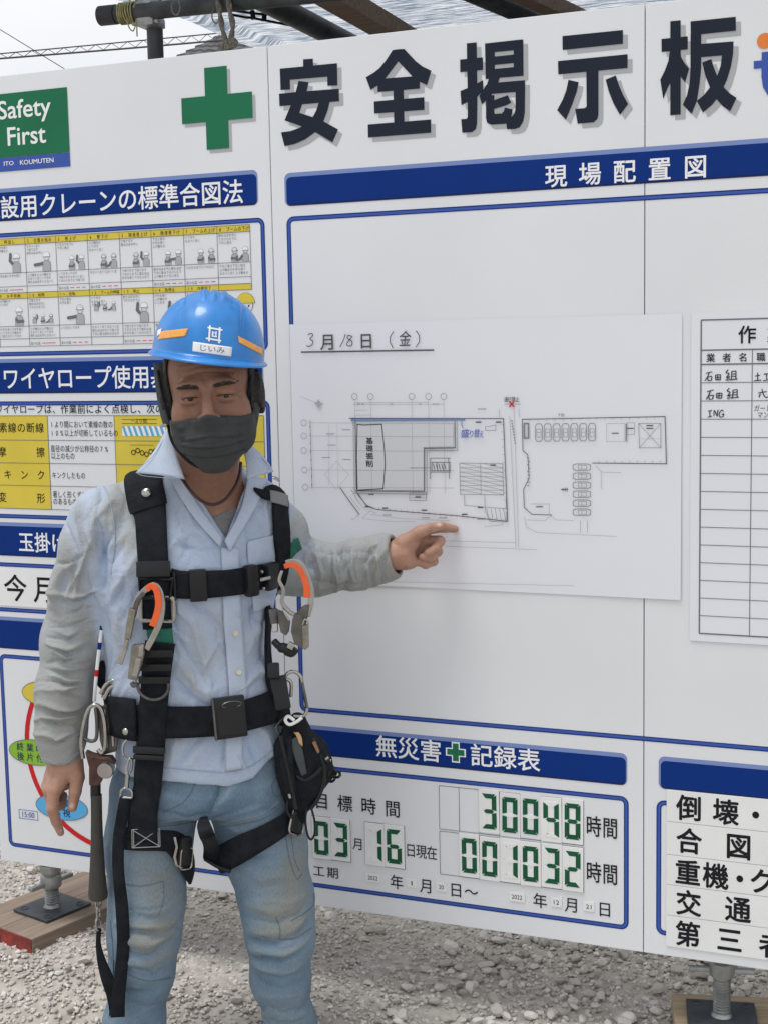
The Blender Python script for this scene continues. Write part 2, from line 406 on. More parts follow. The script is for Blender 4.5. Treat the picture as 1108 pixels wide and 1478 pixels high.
F = Flat(-.0012); F.poly(cross_poly(-.119, 1.8555, .0825, .0262)); c_ = F.build('green_cross', M_green, board)
F = Flat(-.0006); F.poly(cross_poly(-.1125, 1.8485, .0825, .0262)); F.build('cross_backing', M_grey, c_)
# --- safety first sign
F = Flat(-.0012); F.rect(-.735, 1.792, -.482, 1.929); sf = F.build('safety_first_sign', M_green, board)
F = Flat(-.0012); F.rect(-.735, 1.762, -.482, 1.7915); F.build('blue_strip', M_blue_m, sf)
F = Flat(-.0016); text(F, 'Safety', (-.664, 1.862, -.525, 1.914), bold=.012); text(F, 'First', (-.642, 1.816, -.541, 1.856), bold=.012); F.build('lettering', M_wtext, sf)
F = Flat(-.0016); text(F, 'ITO', (-.655, 1.7745, -.629, 1.7835), bold=.01); text(F, 'KOUMUTEN', (-.612, 1.7735, -.524, 1.7835), bold=.01); F.build('company_lettering', M_wtext, sf)
# --- left panel headers and frames
header(-.745, 1.6545, -.030, 1.7255, [((-.722, -.062, 1.660, 1.712), '建設用クレーンの標準合図法', .012)])
border(-.745, 1.356, -.017, 1.6285)
header(-.745, 1.272, -.030, 1.350, [((-.690, -.205, 1.281, 1.334), 'ワイヤロープ使用基準', .01)])
border(-.745, .988, -.017, 1.2545)
header(-.745, .901, -.030, .9785, [((-.668, -.446, .912, .960), '玉掛け合図', .012)])
border(-.745, .770, -.017, .885)
header(-.745, .683, -.030, .758)
border(-.738, .206, -.017, .669)
# --- crane signal chart
cu = [-.735, -.690, -.610, -.529, -.447, -.366, -.287, -.208, -.128, -.051]
cz = [1.616, 1.602, 1.540, 1.510, 1.496, 1.4835, 1.422, 1.394, 1.377]
F = Flat(-.0006)
F.rect(cu[0], cz[1], cu[-1], cz[0]); F.rect(cu[0], cz[5], cu[-1], cz[4]); chart = F.build('crane_signal_chart', M_yellow, board)
F = Flat(-.0010)
for z in cz: F.line((cu[0], z), (cu[-1], z), .0011)
for i, u in enumerate(cu):
    F.line((u, cz[4] if i == 9 else cz[8]), (u, cz[0]), .0011)
F.line((cu[-1], cz[4]), (cu[-1], cz[5]), .0011)
F.build('ruled_lines', M_line, chart)
heads = [['呼出し', '位置の指示', '巻上げ', '巻下げ', '微速巻上げ', '微速巻下げ', 'ブームの上げ', 'ブームの下げ'], ['水平移動', '転倒', '反転', 'ブームの伸縮', '停止', '急停止', '作業完了']]
F = Flat(-.0011); W_ = Flat(-.0011); Rr = Flat(-.0011); G_ = Flat(-.0009); O_ = Flat(-.0010); FT = Flat(-.0012)
desc = ['片手を高く', '上げ輪をか', 'いて示す', 'なるべく近く', 'で指で示す', '腕をほぼ水平に', 'てのひらを下に', '下方に振る']
for r_ in range(2):
    for k, hd in enumerate(heads[r_]):
        u0, u1 = cu[k + 1], cu[k + 2]; zt = cz[0 if r_ == 0 else 4]; zp = cz[1 if r_ == 0 else 5]; zd = cz[2 if r_ == 0 else 6]; ze = cz[3 if r_ == 0 else 7]; zf = cz[4 if r_ == 0 else 8]
        row(F, '%d.%s' % (k + 1 + 8 * r_, hd), u0 + .003, u0 + .003 + min(.073, .0085 * (len(hd) + 3)), zp + .002, zt - .002, cw=.0085)
        for j in range(3 if k % 2 else 2):
            b = desc[(k * 3 + j + r_) % len(desc)]; row(FT, b, u0 + .003, u0 + .003 + .0062 * len(b), zp - .0085 - j * .0075, zp - .002 - j * .0075, cw=.006)
        nl = 3 if (k + r_) % 3 else 1
        for j in range(nl):
            b = desc[(k + j * 2) % len(desc)] + desc[(k + j) % len(desc)]; row(FT, b[:11], u0 + .003, u0 + .003 + .0062 * len(b[:11]), zd - .0095 - j * .0075, zd - .003 - j * .0075, cw=.006)
        if (k + r_) % 3 != 1:
            row(FT, '笛の合図', u0 + .003, u0 + .029, zf + .003, zf + .010, cw=.0062)
            for j in range(1 if k < 2 else 3): Rr.line((u0 + .033 + j * .015, zf + .0065), (u0 + .033 + j * .015 + (.036 if k < 2 else .010), zf + .0065), .0014)
        # one or two little workers giving the signal
        def worker(cx, z, s, arm, face=1):
            s *= 1.22
            P_ = [(cx - .55 * s, z), (cx - .5 * s, z + .9 * s), (cx - .25 * s, z + 1.15 * s), (cx + .25 * s, z + 1.15 * s), (cx + .5 * s, z + .9 * s), (cx + .5 * s, z)]
            G_.poly(P_); O_.stroke(P_, .0007)
            O_.circle(cx, z + 1.5 * s, .36 * s, .0007, 16)
            hp = [(cx - .48 * s, z + 1.58 * s)] + [(cx + .44 * s * math.cos(a), z + 1.58 * s + .5 * s * math.sin(a)) for a in np.linspace(math.pi, 0, 9)] + [(cx + .52 * s, z + 1.58 * s)]
            W_.poly(hp); O_.stroke(hp + [hp[0]], .0009)
            for e in (-.13, .13): O_.line((cx + e * s, z + 1.4 * s), (cx + e * s, z + 1.5 * s), .0009)
            a = {'up': [(.45, .9), (.85, 1.3), (.75, 2.0)], 'out': [(.45, .85), (1.0, .75), (1.55, .7)], 'low': [(.45, .85), (.9, .3), (1.4, .2)], 'fold': [(.45, .8), (.2, .45), (-.5, .5)]}[arm]
            O_.stroke([(cx + face * x * s, z + y * s) for x, y in a], .0042 * s / .012); G_.stroke([(cx + face * x * s, z + y * s) for x, y in a], .0028 * s / .012)
            O_.circle(cx + face * a[-1][0] * s, z + a[-1][1] * s, .0016 * s / .012 * 1.3, None, 8)
        arms = ['up', 'out', 'up', 'low', 'up', 'out', 'fold', 'low', 'fold', 'out', 'out', 'up', 'up', 'up', 'up']
        am = arms[(k + 8 * r_) % 15]
        if r_ == 0 and k < 2 or r_ == 1 and k in (0, 2, 4, 5): worker(u0 + .055, zd + .001, .0165, am, -1 if am != 'up' else -1)
        elif r_ == 1 and k in (1, 3):
            for j in range(3): worker(u0 + .016 + j * .022, zd + (.028 if k == 3 else .005), .0078, ['up', 'fold', 'low'][j], 1 if j < 2 else -1)
        else:
            worker(u0 + .040, zd + .002, .0115, 'fold', 1); worker(u0 + .065, zd + .002, .0118, am, -1)
# the yellow-helmeted worker's head at the end of the second row
F.circle(-.066, 1.452, .017, .0012, 20); Y_ = Flat(-.0012)
hp = [(-.088, 1.456)] + [(-.066 + .021 * math.cos(a), 1.456 + .021 * math.sin(a)) for a in np.linspace(math.pi, 0, 14)] + [(-.044, 1.456)]
Y_.poly(hp); F.stroke(hp + [hp[0]], .0011); F.line((-.073, 1.447), (-.071, 1.452), .0022); F.line((-.060, 1.447), (-.058, 1.452), .0022)
F.y = -.0013
F.build('cell_headings', M_black, chart); FT.build('cell_notes', M_line, chart); Rr.build('whistle_marks', M_red, chart)
G_.build('signaller_clothing', M_grey, chart); W_.build('signaller_helmet', M_wtext, chart); O_.build('signaller_outline', M_line, chart); Y_.build('yellow_helmet', M_yellow, chart)
# --- wire rope table
tz = [1.222, 1.167, 1.115, 1.064, 1.011]
F = Flat(-.0006); F.rect(-.735, tz[4], -.573, tz[0]); F.rect(-.398, tz[4], -.032, tz[0]); tbl = F.build('wire_rope_table', M_yellow, board)
F = Flat(-.0010)
for z in tz: F.line((-.735, z), (-.032, z), .0013)
for u in (-.735, -.573, -.398, -.032): F.line((u, tz[4]), (u, tz[0]), .0013)
F.build('ruled_lines', M_line, tbl)
F = Flat(-.0011); row(F, 'ワイヤロープは、作業前によく点検し、次の場合は', -.714, -.205, 1.2265, 1.2485, cw=.0215, bold=.004); F.build('heading_lettering', M_black, tbl)
F = Flat(-.0011)
row(F, '素線の断線', -.706, -.582, 1.184, 1.208, cw=.0235, bold=.004); row(F, '摩擦', -.7525, -.5425, 1.129, 1.153, cw=.0235, bold=.004)
row(F, 'キンク', -.710, -.574, 1.078, 1.101, cw=.0225, bold=.004); row(F, '変形', -.7575, -.5475, 1.025, 1.049, cw=.0235, bold=.004)
F.build('row_names', M_black, tbl)
F = Flat(-.0011)
for body, z in (('1より間において素線の数の', 1.197), ('10%以上が切断しているもの', 1.178), ('直径の減少が公称径の7%', 1.143), ('以上のもの', 1.1265), ('キンクしたもの', 1.083), ('著しく形くずれ', 1.040), ('のあるもの', 1.024)):
    row(F, body, -.568, -.568 + .0128 * len(body), z - .002, z + .0145, cw=.0125)
F.build('row_notes', M_black, tbl)
F = Flat(-.0011); H_ = Flat(-.0010); Bl = Flat(-.0012)
H_.rect(-.378, 1.178, -.270, 1.199)
for k in range(8):
    u = -.378 + k * .0135; Bl.poly([(u, 1.199), (u + .006, 1.199), (u + .0135, 1.178), (u + .0075, 1.178)]); F.line((u, 1.199), (u + .0075, 1.178), .0008)
F.line((-.378, 1.214), (-.29, 1.214), .001); F.line((-.378, 1.205), (-.29, 1.205), .001); row(F, '一より間', -.355, -.315, 1.206, 1.216, cw=.010)
F.line((-.36, 1.158), (-.30, 1.158), .0008)
for k in range(6): F.circle(-.352 + .011 * k, 1.142 + .004 * math.sin(k * 1.7), .005, .0018, 10)
H_.build('rope_picture', M_wtext, tbl); Bl.build('rope_strands', M_cyan, tbl); F.build('rope_drawing', M_black, tbl)
# --- work cycle diagram with its red ring
cxr, czr, rr_ = -.440, .462, .232
F = Flat(-.0008); n_ = 72
F.ring([(cxr + (rr_ + .006) * math.cos(2 * math.pi * i / n_), czr + (rr_ + .006) * math.sin(2 * math.pi * i / n_)) for i in range(n_)], [(cxr + (rr_ - .006) * math.cos(2 * math.pi * i / n_), czr + (rr_ - .006) * math.sin(2 * math.pi * i / n_)) for i in range(n_)])
cyc = F.build('work_cycle_ring', M_red, board)
for u, z, m_, a_, b_ in ((-.607, .583, M_yellow, '朝礼', '確認'), (-.652, .441, M_lime, '終業時', '後片付'), (-.584, .317, M_cyan, '所長', '巡視')):
    F = Flat(-.0012); F.circle(u, z, .071, None, 40, .030); e_ = F.build('cycle_oval', m_, cyc)
    F = Flat(-.0014); F.circle(u, z, .071, .0016, 40, .030); F.build('oval_outline', M_line, e_)
    F = Flat(-.0016); row(F, a_, u - .027 * len(a_) / 2 - (.012 if len(a_) == 3 else 0), u + .027 * len(a_) / 2 - (.012 if len(a_) == 3 else 0), z + .001, z + .022, cw=.021, bold=.006); row(F, b_, u - .027 * len(b_) / 2 - (.012 if len(b_) == 3 else 0), u + .027 * len(b_) / 2 - (.012 if len(b_) == 3 else 0), z - .022, z - .001, cw=.021, bold=.006)
    F.build('lettering', M_blue_d, e_)
F = Flat(-.0012); F.frame(-.704, .278, -.652, .299, .0012); text(F, '15:00', (-.695, .282, -.661, .295)); F.build('time_box', M_blue_m, cyc)

# --- middle panel
header(.031, 1.648, 1.50, 1.714, [((.565, .890, 1.652, 1.696), '現場配置図', .014)])
border(.033, .594, 1.50, 1.627)
hb = header(.030, .502, .733, .566, [((.205, .352, .512, .561), '無災害', .012), ((.412, .560, .512, .561), '記録表', .012)])
F = Flat(-.0012); F.poly(cross_poly(.3815, .5365, .0215, .0085)); F.build('cross_outline', M_wtext, hb)
F = Flat(-.0014); F.poly(cross_poly(.3815, .5365, .0185, .0062)); F.build('cross', M_green, hb)
border(.030, .209, .736, .480)
F = Flat(-.0011)
for ch, b in (('目', (.064, .383, .087, .416)), ('標', (.107, .384, .142, .420)), ('時', (.165, .386, .201, .420)), ('間', (.222, .387, .255, .420))): pass
row(F, '目標時間', .052, .268, .3845, .4225, cw=.036, bold=.006)
row(F, '月', .146, .176, .304, .332, cw=.026, bold=.004); row(F, '日現在', .268, .338, .303, .334, cw=.0245, bold=.004)
row(F, '時間', .650, .716, .392, .437, cw=.032, bold=.008); row(F, '時間', .650, .716, .298, .343, cw=.032, bold=.008)
row(F, '工期', .052, .117, .234, .260, cw=.029, bold=.004)
for ch, u in (('年', .247), ('月', .313), ('日', .378), ('〜', .411)): row(F, ch, u - .017, u + .017, .229, .262, cw=.031, bold=.004)
for ch, u in (('年', .5565), ('月', .622), ('日', .6885)): row(F, ch, u - .017, u + .017, .230, .263, cw=.031, bold=.004)
rec = F.build('record_lettering', M_black, board)
F = Flat(-.0009)
for z0, z1 in ((.371, .463), (.2745, .3665)):
    for k in range(8): F.line((.344 + k * .04315, z0), (.344 + k * .04315, z1), .0011)
    F.line((.344, z0), (.646, z0), .0011); F.line((.344, z1), (.646, z1), .0011)
for u0, u1 in ((.0545, .1435), (.177, .2665)): F.frame(u0, .2745, u1, .3675, .0011)
F.build('digit_grid', M_line, board)
# --- right panel
header(.794, .503, 1.50, .567); border(.790, .209, 1.50, .480)
ue, ze = uz(1103.5, 58.4); F = Flat(-.0012); F.circle(ue, ze, .0135, None, 28); lg = F.build('company_emblem', M_orange, board)
F = Flat(-.0012); u0, z0 = uz(1087.5, 99); u1, z1 = uz(1099, 75); zb = uz(1099, 110)[1]; zc_ = z0 + (uz(1087.5, 87.8)[1] - z0)
F.poly([(u1, z1), (u1 + .024, z1), (u1 + .024, zb), (u1 + .027, zb - .012), (u1 + .036, zb - .018), (u1 + .050, zb - .018), (u1 + .050, zb - .042), (u1 + .030, zb - .042), (u1 + .012, zb - .034), (u1 + .003, zb - .019), (u1, zb)])
F.rect(u0, z0, u1 + .002, zc_, -2e-5); F.rect(u1 + .022, z0, u1 + .05, zc_, -2e-5); F.build('emblem_stroke', M_blue_m, lg)

# ------------------------------------------------------------------ number magnets
SEG = {'0': 'abcdef', '1': 'bc', '2': 'abged', '3': 'abgcd', '4': 'fgbc', '6': 'afgedc', '8': 'abcdefg'}
def seg_polys(u0, z0, w_, h):
    x0, x1 = u0 + .13 * w_, u0 + .87 * w_; y0, y1 = z0 + .10 * h, z0 + .90 * h; ym = (y0 + y1) / 2; t = .105 * h; g = .002
    hz = lambda y, s: [(x0 + g, y), (x1 - g, y), (x1 - t * .95, y - s * t), (x0 + t * .95, y - s * t)]
    vt = lambda x, s, ya, yb: [(x, ya + (g if ya != ym else g)), (x, yb - g), (x + s * t, yb - (t * .8 if yb == y1 else t * .42)), (x + s * t, ya + (t * .8 if ya == y0 else t * .42))]
    return {'a': hz(y1, 1), 'd': hz(y0, -1), 'g': [(x0 + t * .55, ym), (x0 + t, ym + t * .45), (x1 - t, ym + t * .45), (x1 - t * .55, ym), (x1 - t, ym - t * .45), (x0 + t, ym - t * .45)],
            'f': vt(x0, 1, ym, y1), 'e': vt(x0, 1, y0, ym), 'b': vt(x1, -1, ym, y1), 'c': vt(x1, -1, y0, ym)}
MBoard = Matrix(((1, 0, 0, 0), (0, 0, -1, 0), (0, 1, 0, 0), (0, 0, 0, 1)))      # XY of a prism -> board face, outward -Y
def digit(ch, u0, z0, w_, h, label, tilt=0.0, back=True):
    t = thing('number_magnet', label, 'number magnet', (u0 + w_ / 2, 0, z0), 'green digit magnets on the accident free record')
    T = Matrix.Translation((u0 + w_ / 2, 0, z0)) @ Matrix.Rotation(rad(tilt), 4, 'Y') @ Matrix.Translation((-u0 - w_ / 2, 0, -z0))
    m = MB()
    if back: m.box((u0 + w_ / 2, -.0022, z0 + h / 2), (w_ - .0006, .0024, h), T, .0005)
    else:    m.box((u0 + w_ / 2, -.0014, z0 + h / 2), (w_ - .0006, .0010, h), T, .0003)
    m.build('plate', M_magnet if back else M_white, t)
    y = -.0034 if back else -.0019
    sp = seg_polys(u0, z0, w_, h)
    on, off = MB(), MB()
    for k, pl in sp.items():
        (on if k in SEG[ch] else off).prism(pl if k != 'x' else pl, .0006, T @ Matrix.Translation((0, y, 0)) @ MBoard)
    on.build('lit_segments', M_seg, t)
    if off.v: off.build('blank_segments', M_magnet, t)
W7 = .04315
for r_, (z0, s, start) in enumerate(((.372, '30048', 2), (.2755, '001032', 1))):
    nm = ['first', 'second', 'third', 'fourth', 'fifth', 'sixth']
    for k, ch in enumerate(s):
        rowname = 'upper hours row reading 30048' if r_ == 0 else 'lower hours row reading 001032'
        digit(ch, .344 + (start + k) * W7, z0 - (.0005 if k % 2 else -.001) + (.002 if (r_ == 0 and k == 0) else 0), W7, .0915,
              'white magnet with green %s, %s digit of the %s' % (ch, nm[k], rowname), (-.4, .3, .2, -.3, .25, .1)[k], back=not (r_ == 0 and k in (1, 2)))
for s, u0 in (('03', .0550), ('16', .1775)):
    for k, ch in enumerate(s):
        digit(ch, u0 + k * .0443, .275 + k * .001, .0443, .092, 'white magnet with green %s, %s digit of the pair reading %s %s' % (ch, 'left' if k == 0 else 'right', s, 'before 月' if s == '03' else 'before 日現在'))
def strip(name, label, cat, u0, z0, u1, z1, rows, group=None, mt=M_magnet, ink=M_black, y=-.0011, th=.0012, pick=None):
    t = thing(name, label, cat, ((u0 + u1) / 2, 0, z0), group)
    m = MB(); m.box(((u0 + u1) / 2, y - th / 2 + .0003, (z0 + z1) / 2), (u1 - u0, th, z1 - z0), bev=.0003); m.build('sheet', mt, t)
    F = Flat(y - th + .0003 - .0003)
    for b, body, bold in rows:
        if len(b) == 4: row(F, body, *b, bold=bold)
        else: row(F, body, *b[:4], cw=b[4], bold=bold)
    F.build('lettering', ink, t); return t
for body, u, where in (('2022', .1935, 'in front of the first 年'), ('1', .281, 'before the first 月'), ('20', .346, 'before the first 日'), ('2022', .5085, 'in front of the second 年'), ('12', .5905, 'before the second 月'), ('21', .6565, 'before the last 日')):
    hw = .0165 if len(body) == 4 else .0115
    t = thing('date_magnet', 'small white date magnet reading %s %s' % (body, where), 'magnet', (u, 0, .236), 'small date magnets below the digit rows')
    m = MB(); m.box((u, -.0014, .2475), (2 * hw, .0010, .020), bev=.0003); m.build('sheet', M_magnet, t)
    F = Flat(-.0023); lw = .0055 * len(body) / 2; text(F, body, (u - lw + (.0015 if body == '1' else 0), .2425, u + lw - (.0015 if body == '1' else 0), .2515)); F.build('lettering', M_black, t)
# slogan strips on the right panel
SL = [(.504, .440, [(.822, .944, .444, .494, .050)], '倒壊', '・事故', 'top strip reading 倒壊'), (.4395, .374, [], '合図', '', 'second strip reading 合図'), (.3735, .3135, [], '重機', '', 'third strip reading 重機'), (.313, .252, [], '交通', '', 'fourth strip reading 交通'), (.2515, .1885, [], '第三者', '', 'bottom strip reading 第三者')]
def sl(z1, z0, chars, label):
    t = thing('slogan_strip', label, 'magnet strip', (1.12, 0, z0), 'black on white slogan strips under the blank header')
    m = MB(); m.box((1.13, -.0017, (z0 + z1) / 2), (.64, .0012, z1 - z0 - .0006), bev=.0003); m.build('sheet', M_magnet, t)
    F = Flat(-.0027); zc = (z0 + z1) / 2
    for ch, u in chars: row(F, ch, u - .026, u + .026, zc - .026, zc + .027, cw=.050, bold=.022)
    F.build('lettering', M_black, t)
sl(.5035, .440, [('倒', .853), ('壊', .922), ('・', .977), ('崩', 1.03), ('壊', 1.10)], 'white magnet strip reading 倒壊・, topmost of the stack at lower right')
sl(.4395, .374, [('合', .853), ('図', .946), ('確', 1.04), ('認', 1.13)], 'white magnet strip reading 合図, second from the top of the stack')
sl(.3735, .3135, [('重', .851), ('機', .904), ('・', .949), ('ク', .990), ('レ', 1.03), ('ー', 1.075), ('ン', 1.12)], 'white magnet strip reading 重機・ク, middle of the stack')
sl(.313, .252, [('交', .853), ('通', .946), ('災', 1.04), ('害', 1.13)], 'white magnet strip reading 交通, fourth from the top of the stack')
sl(.2515, .1885, [('第', .852), ('三', .931), ('者', 1.010), ('災', 1.09), ('害', 1.17)], 'white magnet strip reading 第三者, lowest of the stack at lower right')
# this month strip
strip('slogan_strip', 'white magnet strip reading 今月 behind the worker’s right arm'.replace('’', "'"), 'magnet strip', -.727, .784, -.30, .872, [((-.722, -.560, .796, .862, .066), '今月', .012)])
# ------------------------------------------------------------------ papers on the middle and right panels
plan = thing('site_plan_sheet', 'large white paper site plan with the handwritten date 3月18日 taped on the board', 'paper plan', (.435, 0, .874))
nU, nV = 24, 16; v = []; f = []
for j in range(nV + 1):
    for i in range(nU + 1):
        a, b = i / nU, j / nV
        v.append((.034 + .801 * a, -.0016 - .0010 * (math.sin(a * 9) * math.sin(b * 5 + 1)) ** 2 - .0018 * (a ** 12) * (1 - b) , .8735 + .5355 * b))
for j in range(nV):
    for i in range(nU):
        k = j * (nU + 1) + i; f.append((k, k + 1, k + nU + 2, k + nU + 1))
obj('sheet', v, f, M_paper, plan)
Z0 = -.0048
def U(*pts): return [uz(*p) for p in pts]
Dk, Md, Lt, Fl, Rd, Bu, Bp_, Pn = Flat(Z0), Flat(Z0), Flat(Z0), Flat(Z0 + .0002), Flat(Z0 - .0001), Flat(Z0), Flat(Z0 - .0001), Flat(Z0 - .0001)
def ml(F, pts, w_=.0013, closed=False): F.stroke(U(*pts), w_, closed)
# date heading
row(Dk, '月', *(lambda b: (b[0], b[2], b[1], b[3]))(bx(463, 480, 486, 505)), bold=.012); row(Dk, '日', *(lambda b: (b[0], b[2], b[1], b[3]))(bx(518, 479, 541, 503)), bold=.012)
ml(Pn, [(569, 478), (564, 486), (564, 494), (568, 502)], .0016); ml(Pn, [(601, 477), (606, 484), (606, 493), (601, 501)], .0016)
ml(Dk, [(436, 508), (627, 505)], .003)
for st in ([(446, 483), (451, 481), (453, 484), (449, 489), (453, 492), (452, 497), (447, 500), (444, 498)], [(500, 482), (497, 491), (492, 501)], [(509, 485), (504, 484), (503, 488), (509, 492), (509, 498), (504, 499), (502, 496), (506, 490), (510, 485)]):
    Pn.stroke(smooth_pts(U(*st), 5), .0017)
text(Pn, '金', bx(576, 477, 593, 499), shear=.1)
# grid bubbles and dimension lines
for x in (513, 536, 595, 619, 641): Md.circle(*uz(x, 572), .0062, .0009, 18); ml(Lt, [(x, 577), (x + 2, 712)], .0007)
for x, y in ((440, 610), (440, 629), (440, 650), (441, 678), (442, 703)): Md.circle(*uz(x, y), .0062, .0009, 18); ml(Lt, [(447, y), (656, y + 1)], .0008)
for y, xa, xb in ((581, 513, 619), (583.5, 511, 641), (592, 513, 532), (599, 513, 536)): ml(Lt, [(xa, y), (xb, y - .5)], .0008)
for x in (519, 525, 566, 607, 627, 632): ml(Dk, [(x - 2, 583), (x + 2, 583)], .0017)
ml(Md, [(449, 606), (452, 705)], .0012)
for k in range(8): ml(Dk, [(449 + k * .4, 614 + k * 12), (449 + k * .4, 617 + k * 12)], .0016)
# building footprint
Fl.poly(U((515, 609), (655, 609), (655, 644), (612, 645), (612, 707), (517, 707)))
ml(Dk, [(508, 604), (514, 604), (516, 708), (613, 709), (613, 647), (658, 646), (657, 606)], .0014)
ml(Md, [(511, 606), (513, 712), (617, 713), (617, 650), (661, 650), (660, 606)], .0009)
for k in range(26): ml(Lt, [(511, 609 + k * 4), (515, 612 + k * 4)], .0006)
for k in range(25): ml(Lt, [(516 + k * 4, 713), (519 + k * 4, 708)], .0006)
for k in range(16): ml(Lt, [(613, 648 + k * 4), (617, 651 + k * 4)], .0006)
for k in range(11): ml(Lt, [(617 + k * 4, 650), (620 + k * 4, 646)], .0006)
Bu.poly(U((508, 604), (672, 604), (672, 607), (508, 608)))
for k in range(34): ml(Md, [(509 + k * 4.4, 607), (512 + k * 4.4, 604)], .0005)
ml(Dk, [(505, 603.5), (727, 604), (733, 752), (660, 744), (545, 735), (530, 729), (514, 707)], .0016)
for k in range(22): ml(Md, [(548 + k * 8, 736.5 + k * .75), (548 + k * 8, 731.5 + k * .75)], .0006)
for k in range(12): ml(Md, [(727.5 + k * .45, 612 + k * 11), (723.5 + k * .45, 612 + k * 11)], .0006)
ml(Dk, [(492, 703), (508, 726), (520, 742)], .0016); ml(Lt, [(520, 742), (510, 750), (508, 748)], .0008); ml(Md, [(508, 706), (517, 722), (530, 737), (525, 731)], .0009)
ml(Md, [(516, 712), (530, 728), (540, 735)], .0009); ml(Lt, [(505, 715), (521, 735)], .0008); ml(Lt, [(524, 747), (536, 737), (545, 741)], .0008)
ml(Lt, [(524, 748), (560, 752), (600, 752)], .0007); ml(Lt, [(536, 742), (580, 748), (650, 751)], .0007)
# crane and material yards
for a, b in (((622, 661), (651, 661)), ((622, 681), (651, 681)), ((622, 661), (622, 691)), ((648, 661), (649, 691))): ml(Dk, [a, b], .0012)
ml(Dk, [(624, 667), (650, 667), (650, 679), (624, 679)], .0013, True); ml(Dk, [(632, 667), (632, 679)], .001); ml(Dk, [(641, 667), (641, 679)], .001); ml(Dk, [(592, 675), (622, 675)], .0009)
for k in range(5): ml(Dk, [(626 + 4 * k, 669), (628 + 4 * k, 677)], .0014)
ml(Md, [(664, 668), (726, 669), (727, 714), (665, 713)], .001, True); ml(Md, [(694, 668), (695, 714)], .0008)
for k in range(7):
    ml(Md, [(664, 668 + 6.4 * k), (726, 669 + 6.4 * k)], .0007); ml(Md, [(664, 668 + 6.4 * k), (695, 674 + 6.4 * k)], .0007); ml(Md, [(695, 668 + 6.4 * k), (726, 675 + 6.4 * k)], .0007)
ml(Md, [(671, 714), (671, 729), (731, 734), (731, 714)], .0009); ml(Md, [(700, 714), (701, 738), (708, 752), (731, 753), (731, 738)], .0009)
for k in range(5): ml(Md, [(703 + 6 * k, 733), (706 + 6 * k, 751)], .0008)
ml(Md, [(592, 711), (616, 711), (616, 722), (592, 722)], .0009, True)
for y in (714, 718): ml(Md, [(592, y), (616, y)], .0006)
for x, y in ((604, 717), (532, 731), (557, 733), (613, 736), (694, 732), (712, 671), (671, 742), (691, 609), (720, 609), (537, 713)): ml(Dk, [(x - 4, y), (x + 4, y)], .0026)
for x, y in ((615, 747), (640, 747), (560, 743), (695, 749), (478, 626), (480, 642), (472, 660), (501, 620), (502, 663), (696, 590)): ml(Md, [(x - 6, y), (x + 6, y)], .0013)
ml(Md, [(701, 616), (716, 613), (716, 621), (701, 621)], .0009, True); ml(Lt, [(435, 572), (460, 582)], .0007); Lt.poly(U((461, 576), (464, 581), (468, 582), (464, 585), (461, 589), (458, 584), (455, 582), (459, 580)))
ml(Lt, [(487, 665), (505, 685), (487, 706), (470, 685)], .0006, True); ml(Lt, [(476, 612), (476, 700)], .0005); ml(Lt, [(488, 612), (489, 705)], .0005)
# road
ml(Md, [(728, 583), (752, 583)], .0009); ml(Lt, [(736, 600), (745, 790)], .0009); ml(Lt, [(742, 588), (749, 790)], .0008); ml(Lt, [(721, 590), (721, 602)], .001); ml(Lt, [(749, 590), (750, 602)], .001)
for k in range(9): ml(Md, [(739 + k * .6, 606 + k * 4), (739 + k * .6, 608.5 + k * 4)], .0022)
ml(Lt, [(640, 780), (745, 783)], .0008); ml(Lt, [(645, 788), (775, 793)], .0008); ml(Lt, [(757, 745), (760, 760), (775, 768), (890, 774)], .0008); ml(Lt, [(700, 760), (725, 757), (731, 745)], .0008)
row(Dk, '通行禁止', *(lambda b: (b[0], b[2], b[1], b[3]))(bx(728, 572, 750, 580)), cw=.0078, bold=.01)
ml(Rd, [(735.5, 579), (742.5, 587)], .0028); ml(Rd, [(742.5, 579), (735.5, 587)], .0028)
# car park
ml(Dk, [(754, 605), (960, 601), (962, 669), (855, 668)], .0016); ml(Dk, [(754, 605), (755, 650), (762, 656), (764, 690), (756, 706), (757, 732), (768, 742), (797, 743)], .0014)
ml(Md, [(757, 611), (763, 611), (763, 632), (757, 632)], .003, True)
for k in range(9): ml(Md, [(761 + (k % 2), 660 + 5 * k), (764 + (k % 2), 661 + 5 * k)], .0016)
def car(x, y, w_, h):
    P_ = [(x - w_ / 2, y - h * .36), (x - w_ * .3, y - h / 2), (x + w_ * .3, y - h / 2), (x + w_ / 2, y - h * .36), (x + w_ / 2, y + h * .36), (x + w_ * .3, y + h / 2), (x - w_ * .3, y + h / 2), (x - w_ / 2, y + h * .36)]
    ml(Md, P_, .0013, True)
    if h > w_: ml(Md, [(x - w_ * .3, y - h * .2), (x + w_ * .3, y - h * .2), (x + w_ * .3, y + h * .27), (x - w_ * .3, y + h * .27)], .0008, True); ml(Md, [(x - w_ * .3, y), (x + w_ * .3, y)], .0007)
    else: ml(Md, [(x - w_ * .2, y - h * .3), (x + w_ * .27, y - h * .3), (x + w_ * .27, y + h * .3), (x - w_ * .2, y + h * .3)], .0008, True); ml(Md, [(x, y - h * .3), (x, y + h * .3)], .0007)
for k in range(7): car(778 + 12.8 * k, 624 - .1 * k, 10, 25)
for k in range(6): car(840, 674 + 13 * k, 25, 9.5)
ml(Md, [(922, 611), (954, 611), (954, 646), (923, 646)], .001, True); ml(Md, [(922, 611), (954, 646)], .0008); ml(Md, [(954, 611), (923, 646)], .0008); ml(Lt, [(922, 633), (954, 633)], .0006)
